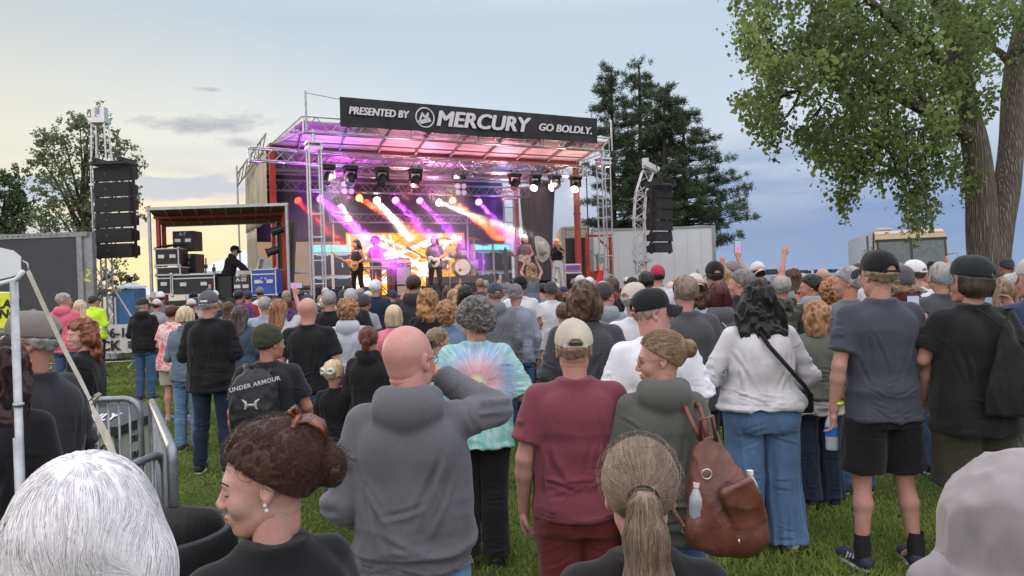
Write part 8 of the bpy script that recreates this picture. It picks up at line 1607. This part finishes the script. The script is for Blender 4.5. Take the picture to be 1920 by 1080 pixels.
pt_ = who('person in a white mesh cap pointing with a tattooed arm toward the stage', 1421, 491, 9.8, dict(g=1.05, arms=('front', 'point'), top=T('tee', (.03, .03, .035)), bottom=B('jeans', DDK), hair=('crop', 'dark'), hat=('back', (.66, .67, .70))), lod=.012)
p2 = who('person in a grey cap holding a pink screened phone beyond the blue t-shirt', 1372, 490, 10.5, dict(g=1.05, turn=R(30), arms=('front', 'high'), top=T('tee', (.05, .05, .06)), bottom=B('jeans', DDK), hair=('crop', 'dark'), hat=('cap', (.2, .2, .2))), lod=.012)
phone(p2, (.15, .22, 1.95), 'phone with a bright pink screen above the grey cap, left of the pointing arm', sc=1.2)
# ---------------- performers
def gt(px, b): a = on_line(px, b, 0); return ST(a, b, DZ + .002)
def guitar(sp, label, body, pg, tilt=25, bass=False, x=0):
    t = item('electric_guitar', label, 'guitar', sp, (x, .19, 1.02)); t.rotation_euler = (0, R(-tilt), t.rotation_euler.z); F = Field((-.26, -.04, -.20), (.26, .04, .20), .008); F.u(ell((-.10, 0, 0), (.13, .035, .155))); F.u(ell((.09, 0, .0), (.10, .035, .115)), .05); F.cut(ell((.20, 0, -.09), (.05, .06, .05)), .01); F.clip(lambda X, Y, Z: np.abs(Y) - .02 + 0 * X); V, Q = F.mesh(); put('body', mesh_np('body', V, Q, True, [body]), None, t)
    L_ = .62 if bass else .50; m = MB(); m.box((.12 + L_ / 2, .020, 0), (L_, .02, .045)); m.box((.12 + L_ + .08, .020, .01), (.18, .015, .075), bev=.005); m.build('neck', plain('maple_neck', (.35, .2, .09), .4), t); m = MB(); m.box((-.03, .028, -.02), (.16, .006, .12), bev=.002); m.build('pickguard', pg, t); return t
GA = (((.25, -.04, 1.17), (.13, .20, 1.03), (-.9, .3, -.1), (0, -1, 0)), ((.26, .0, 1.16), (.30, .26, 1.14), (.2, .5, .8), (-1, 0, 0)))
def star(label, px, pyt, b, sp, rz=math.pi):
    sp['arms'] = sp.get('arms', GA); sp['g'] = sp['g'] * 1.18; P = gt(px, b); H_ = at(px, pyt, P.y).z - P.z; s = person(label, 0, 0, 0, sp, loc=tuple(P), H=H_, rz=rz, lod=.013, group=None); return s
s = star('guitarist with long black curls and a black vest at the left of the stage', 671, 450, 1.6, dict(g=.95, skin=2, top=T('tank', BK), bottom=B('slim', BK), hair=('wavy', 'black', dict(vol=1.3, len=.16, dense=500, rad=.003)), stance=dict(spread=.1)), R(150)); guitar(s, 'sunburst electric guitar of the guitarist in the black vest', plain('sunburst', (.55, .22, .05), .3), plain('cream_guard', (.6, .5, .3), .4))
s = star('keyboard player with teased black hair and headband behind two keyboards', 706, 446, 4.5, dict(g=.9, skin=2, arms=('front', 'front'), top=T('tank', BK), bottom=B('slim', (.10, .10, .11)), hair=('afro', 'black')), R(170))
s = star('bass player with long dark hair, pale headband and grey printed t-shirt', 817, 443, 2.2, dict(g=1.0, top=T('tee', (.13, .11, .12)), bottom=B('slim', BK), hair=('long', (.09, .03, .03), dict(len=.14, vol=1.1)), stance=dict(spread=.1)), R(165)); guitar(s, 'cream bass guitar with black pickguard', plain('cream_bass', (.62, .58, .45), .3), BLKP, 28, True)
m = MB(); m.lathe([(.085, -.014), (.087, .014)], (0, 0, 0), 20); o = m.build('headband', WHT, s['_root'], True, loc=(0, .0, 1.70)); o.scale = (1.02, 1.25, 1)
s = star('blond drummer seated behind the silver drum kit', 864, 457, 5.6, dict(g=1.0, arms=('clap', 'clap'), top=T('tee', (.16, .15, .18)), bottom=B('jeans', BK), hair=('wavy', 'blonde', dict(vol=1.3, len=.1))), R(175))
s = star('guitarist with a bleached bob and red bandana in a grey vest', 985, 441, 1.4, dict(g=1.0, skin=0, turn=R(-50), top=T('tank', (.20, .15, .16)), bottom=B('slim', (.25, .12, .15)), hair=('bob', (.75, .62, .45), dict(vol=1.25, len=.2))), R(170)); guitar(s, 'pale electric guitar of the guitarist with the red bandana', plain('white_guitar', (.6, .45, .45), .3), WHT, 20)
F = Field((-.10, -.14, -.16), (.10, .14, .0), .010); F.u(ell((0, .02, -.07), (.078, .085, .07))); V, Q = F.mesh(); o = put('bandana', mesh_np('bandana', V, Q, True, [cloth((.55, .03, .04))]), None, s['_root']); o.matrix_local = s['_M']
s = star('singer with long blond curls, black cropped t-shirt and white trousers', 1046, 449, 1.2, dict(fem=1, g=.88, arms=('clap', 'pocket'), turn=R(-20), top=T('tee', BK, hem=1.06), bottom=B('slim', (.62, .60, .62), loose=.0, tuck=1), hair=('wavy', (.62, .42, .20), dict(vol=1.35, len=.24, dense=500, rad=.003)), stance=dict(spread=.09), shoes=(.5, .5, .5)), R(175))
t = thing('draped_stand', 'black and grey cloth draped over a stand at the front of the stage', 'stand', gt(950, .5)); F = Field((-.3, -.2, 0), (.3, .2, 1.7), .018); F.u(loft([(0, .13, .09), (.5, .11, .07), (1.0, .09, .06), (1.25, .10, .07), (1.5, .05, .04), (1.62, .01, .01)])); V, Q = F.mesh(); V = folds(V, vnorm(V, Q), .03, (14, 14, 2), 2); put('cloth', mesh_np('cloth', V, Q, True, [cloth((.13, .12, .14))]), None, t); t.scale = (.7, .7, .9)
s = person('stagehand in black with a cap leaning over the gear on the side platform', 0, 0, 0, dict(g=1.12, turn=R(0), arms=(((.2, .28, 1.28), (.16, .50, 1.12), (0, 1, -.3), (0, 0, -1)), ((.2, .28, 1.28), (.16, .50, 1.12), (0, 1, -.3), (0, 0, -1))), top=T('hoodie', (.018, .016, .018), hood=.6), bottom=B('jeans', BK), hair=('crop', 'dark'), hat=('cap', BK)), loc=tuple(at(408, 540, 19.7) * Vector((1, 1, 0)) + Vector((0, 0, 1.22))), H=1.80, rz=R(-80), lod=.013); s['_root'].rotation_euler = (R(-16), 0, R(-80))
# ---------------- the rest of the audience
CROWD = random.Random(21)
LM = [(0, 300, 'below the stacked cases'), (300, 420, 'below the long road case'), (420, 520, 'below the blue road case'), (520, 600, 'near the red platform post'), (600, 670, 'in front of the left guitar stack'), (670, 740, 'in front of the keyboards'), (740, 800, 'in front of the LED wall'), (800, 850, 'below the bass player'), (850, 900, 'in front of the drum kit'), (900, 960, 'below the right guitar stack'), (960, 1030, 'by the black side curtain'), (1030, 1080, 'below the blond singer'), (1080, 1120, 'in front of the open truck'), (1120, 1200, 'left of the right speaker tower'), (1200, 1270, 'below the right speaker array'), (1270, 1345, 'in front of the white trailer'), (1345, 1430, 'right of the white trailer'), (1430, 1500, 'in the row right of the pines'), (1500, 1590, 'left of the motorhome'), (1590, 1680, 'in front of the motorhome side'), (1680, 1770, 'in front of the motorhome windscreen'), (1770, 1830, 'left of the big tree trunk'), (1830, 2000, 'in front of the big tree trunk')]
HAIRS = [(('short', 'brown'), 'short brown hair'), (('crop', 'grey'), 'cropped grey hair'), (('long', 'blonde', {}), 'long blonde hair'), (('long', 'brown', {}), 'long brown hair'), (('short', 'black'), 'short black hair'), (('fringe', 'grey'), 'a bald crown'), (('bob', 'auburn', {'len': .18}), 'an auburn bob'), (('pony', 'blonde'), 'a blonde ponytail'), (('curly', 'dark', {}), 'dark curls'), (('crop', 'light'), 'cropped fair hair'), (('wavybob', 'straw', {'len': .2}), 'wavy sandy hair'), (('short', 'white'), 'short white hair'), (('bun', 'brown'), 'a brown bun')]
HATS = [(('cap', BK), 'a black cap'), (('cap', (.66, .66, .68)), 'a white cap'), (('cap', (.18, .18, .19)), 'a grey cap'), (('back', (.35, .30, .24)), 'a backward tan cap'), (('cap', (.30, .02, .03)), 'a red cap'), (('cap', (.03, .05, .12)), 'a navy cap'), (('back', (.62, .62, .64)), 'a backward white cap'), (('beanie', (.06, .06, .07)), 'a dark knit cap')]
TOPS = [(BK, 'black'), (BK, 'black'), (DK, 'charcoal'), (NV, 'navy'), (GR_, 'grey'), (LG, 'light grey'), (WH_, 'white'), ((.04, .12, .35), 'blue'), ((.35, .04, .05), 'red'), ((.55, .15, .22), 'pink'), ((.05, .12, .08), 'green'), ((.25, .30, .38), 'pale blue'), ((.12, .06, .08), 'plum'), ((.38, .32, .24), 'tan'), ((.10, .05, .16), 'purple')]
KN = {'tee': 't-shirt', 'hoodie': 'hoodie', 'long': 'long sleeved shirt', 'jacket': 'jacket', 'tank': 'vest'}
used = set(); cnt = 0
rows = [(8.9, .80), (9.9, .80), (10.9, .78), (11.9, .76), (12.9, .76), (14.0, .78), (15.2, .82), (16.4, .9), (17.6, 1.0), (19.0, 1.3), (21.0, 1.8), (24.0, 2.4)]
for d0, st_ in rows:
    x = at(275 if d0 > 12.5 else (560 if d0 > 10.5 else 700), 540, d0).x + CROWD.random() * .5
    if d0 > 18: x = at(1180, 540, d0).x
    xe = at(1935, 540, d0).x
    while x < xe:
        d = d0 + CROWD.uniform(-.35, .35); xx = x + CROWD.uniform(-.18, .18); x += st_ * CROWD.uniform(.75, 1.25)
        if any((xx - a) ** 2 + (d - b) ** 2 < .27 for a, b in PP): continue
        if (xx - T2.x) ** 2 + (d - T2.y) ** 2 < 1.5 or (xx - 9) ** 2 + (d - 14) ** 2 < .8: continue
        bb = (Vector((xx, d, 0)) - S0).dot(SV)
        if bb > -.7 and (Vector((xx, d, 0)) - S0).dot(SU) < 10.4: continue
        px = 960 + xx / d * FPX
        lmk = next((l for a, b, l in LM if a <= px < b), 'at the right edge'); 
        for _ in range(60):
            hatp = CROWD.random() < .42; hr = CROWD.choice(HAIRS); ht = CROWD.choice(HATS) if hatp else None; tp = CROWD.choice(TOPS); kd = CROWD.choice(['tee', 'tee', 'hoodie', 'long', 'jacket', 'tee', 'tank']) 
            lb = 'person, %s, %s %s, %s' % (ht[1] if ht else hr[1], tp[1], KN[kd], lmk)
            if lb not in used: break
        used.add(lb); fem = hr[0][0] in ('long', 'bob', 'pony', 'wavybob', 'bun'); H_ = CROWD.gauss(1.665 if fem else 1.755, .06); pose = CROWD.choice([('down', 'down'), ('front', 'front'), ('front', 'front'), ('low', 'low'), ('front', 'down')] + ([('high', 'front'), ('phone', 'phone'), ('front', 'high')] if CROWD.random() < .16 else []))
        turn = CROWD.choice([0, 0, 0, R(20), R(-20), R(45), R(-40), R(80), R(-80)]) if d < 14 else CROWD.choice([0, R(25), R(-25)]); az_ = -math.atan2(xx - 0, 60) * .5
        sp = dict(fem=fem or None, g=CROWD.choice([.98, 1.1, 1.22]), turn=turn, skin=CROWD.choice([0, 0, 1, 2, 4, 3]), arms=pose, top=T(kd, tp[0]), bottom=B('jeans', CROWD.choice([DEN, DDK, (.03, .03, .035)])), hair=hr[0] if not ht else ('crop', CROWD.choice(['brown', 'grey', 'light', 'dark'])))
        if ht: sp['hat'] = ht[0]
        if CROWD.random() < .06: sp.pop('hair')
        s = person(lb, 0, 0, d, sp, group='audience members standing in front of the stage', loc=(xx, d, 0), H=H_, rz=az_ + CROWD.uniform(-.2, .2) + (R(12) if px > 1100 else 0), lod=.014 if d < 12.5 else .018); PP.append((xx, d)); cnt += 1
        if pose[1] == 'high' and CROWD.random() < .4: phone(s, (.15, .23, 1.96), 'lit phone held up over %s, %s' % ((ht[1] if ht else hr[1]), lmk))
print('CROWD', cnt, 'PERSONS', NP_[0])
# ================================================================ grass
def grass():
    rs = np.random.RandomState(9); V_, Q_, A_ = [], [], []; n = 230000; u = rs.rand(n); d = 1.6 * (22 / 1.6) ** (u ** .85); xw = (rs.rand(n) * 2 - 1) * (.76 * d + .6); nz_ = vnoise(np.stack([xw * 2.2, d * 2.2, 0 * d], 1)); n2 = vnoise(np.stack([xw * .7, d * .7, 0 * d + 5], 1))
    h_ = (.030 + .022 * rs.rand(n)) * (1 + .45 * nz_ + .2 * n2) * (.8 + d * .03) * np.where(n2 > .28, .6, 1.0); w = .0018 + .00085 * d; a = rs.rand(n) * 6.28; ln = .6 + .5 * rs.rand(n); la = rs.rand(n) * 6.28 + nz_ * 2
    b = np.stack([xw, d, 0 * d], 1); s_ = np.stack([np.cos(a) * w, np.sin(a) * w, 0 * a], 1); lean = np.stack([np.cos(la) * h_ * ln, np.sin(la) * h_ * ln, 0 * a], 1); up = np.stack([0 * a, 0 * a, h_], 1)
    V = np.stack([b - s_, b + s_, b + up * .62 + lean * .35 + s_ * .7, b + up * .62 + lean * .35 - s_ * .7, b + up * .95 + lean], 1).reshape(-1, 3); i = np.arange(n) * 5
    me = mesh_np('grass', V, [np.stack([i, i + 1, i + 2, i + 3], 1), np.stack([i + 3, i + 2, i + 4], 1)], True, [leafmat('grass', (.072, .108, .024), (.25, .31, .07), .4)], attr=np.repeat(np.clip(.48 + .40 * nz_ + .35 * n2 + .25 * rs.rand(n), 0, 1), 5))
    props(put('grass', me), 'short green lawn grass between the feet of the crowd', 'grass', kind='stuff')
grass()
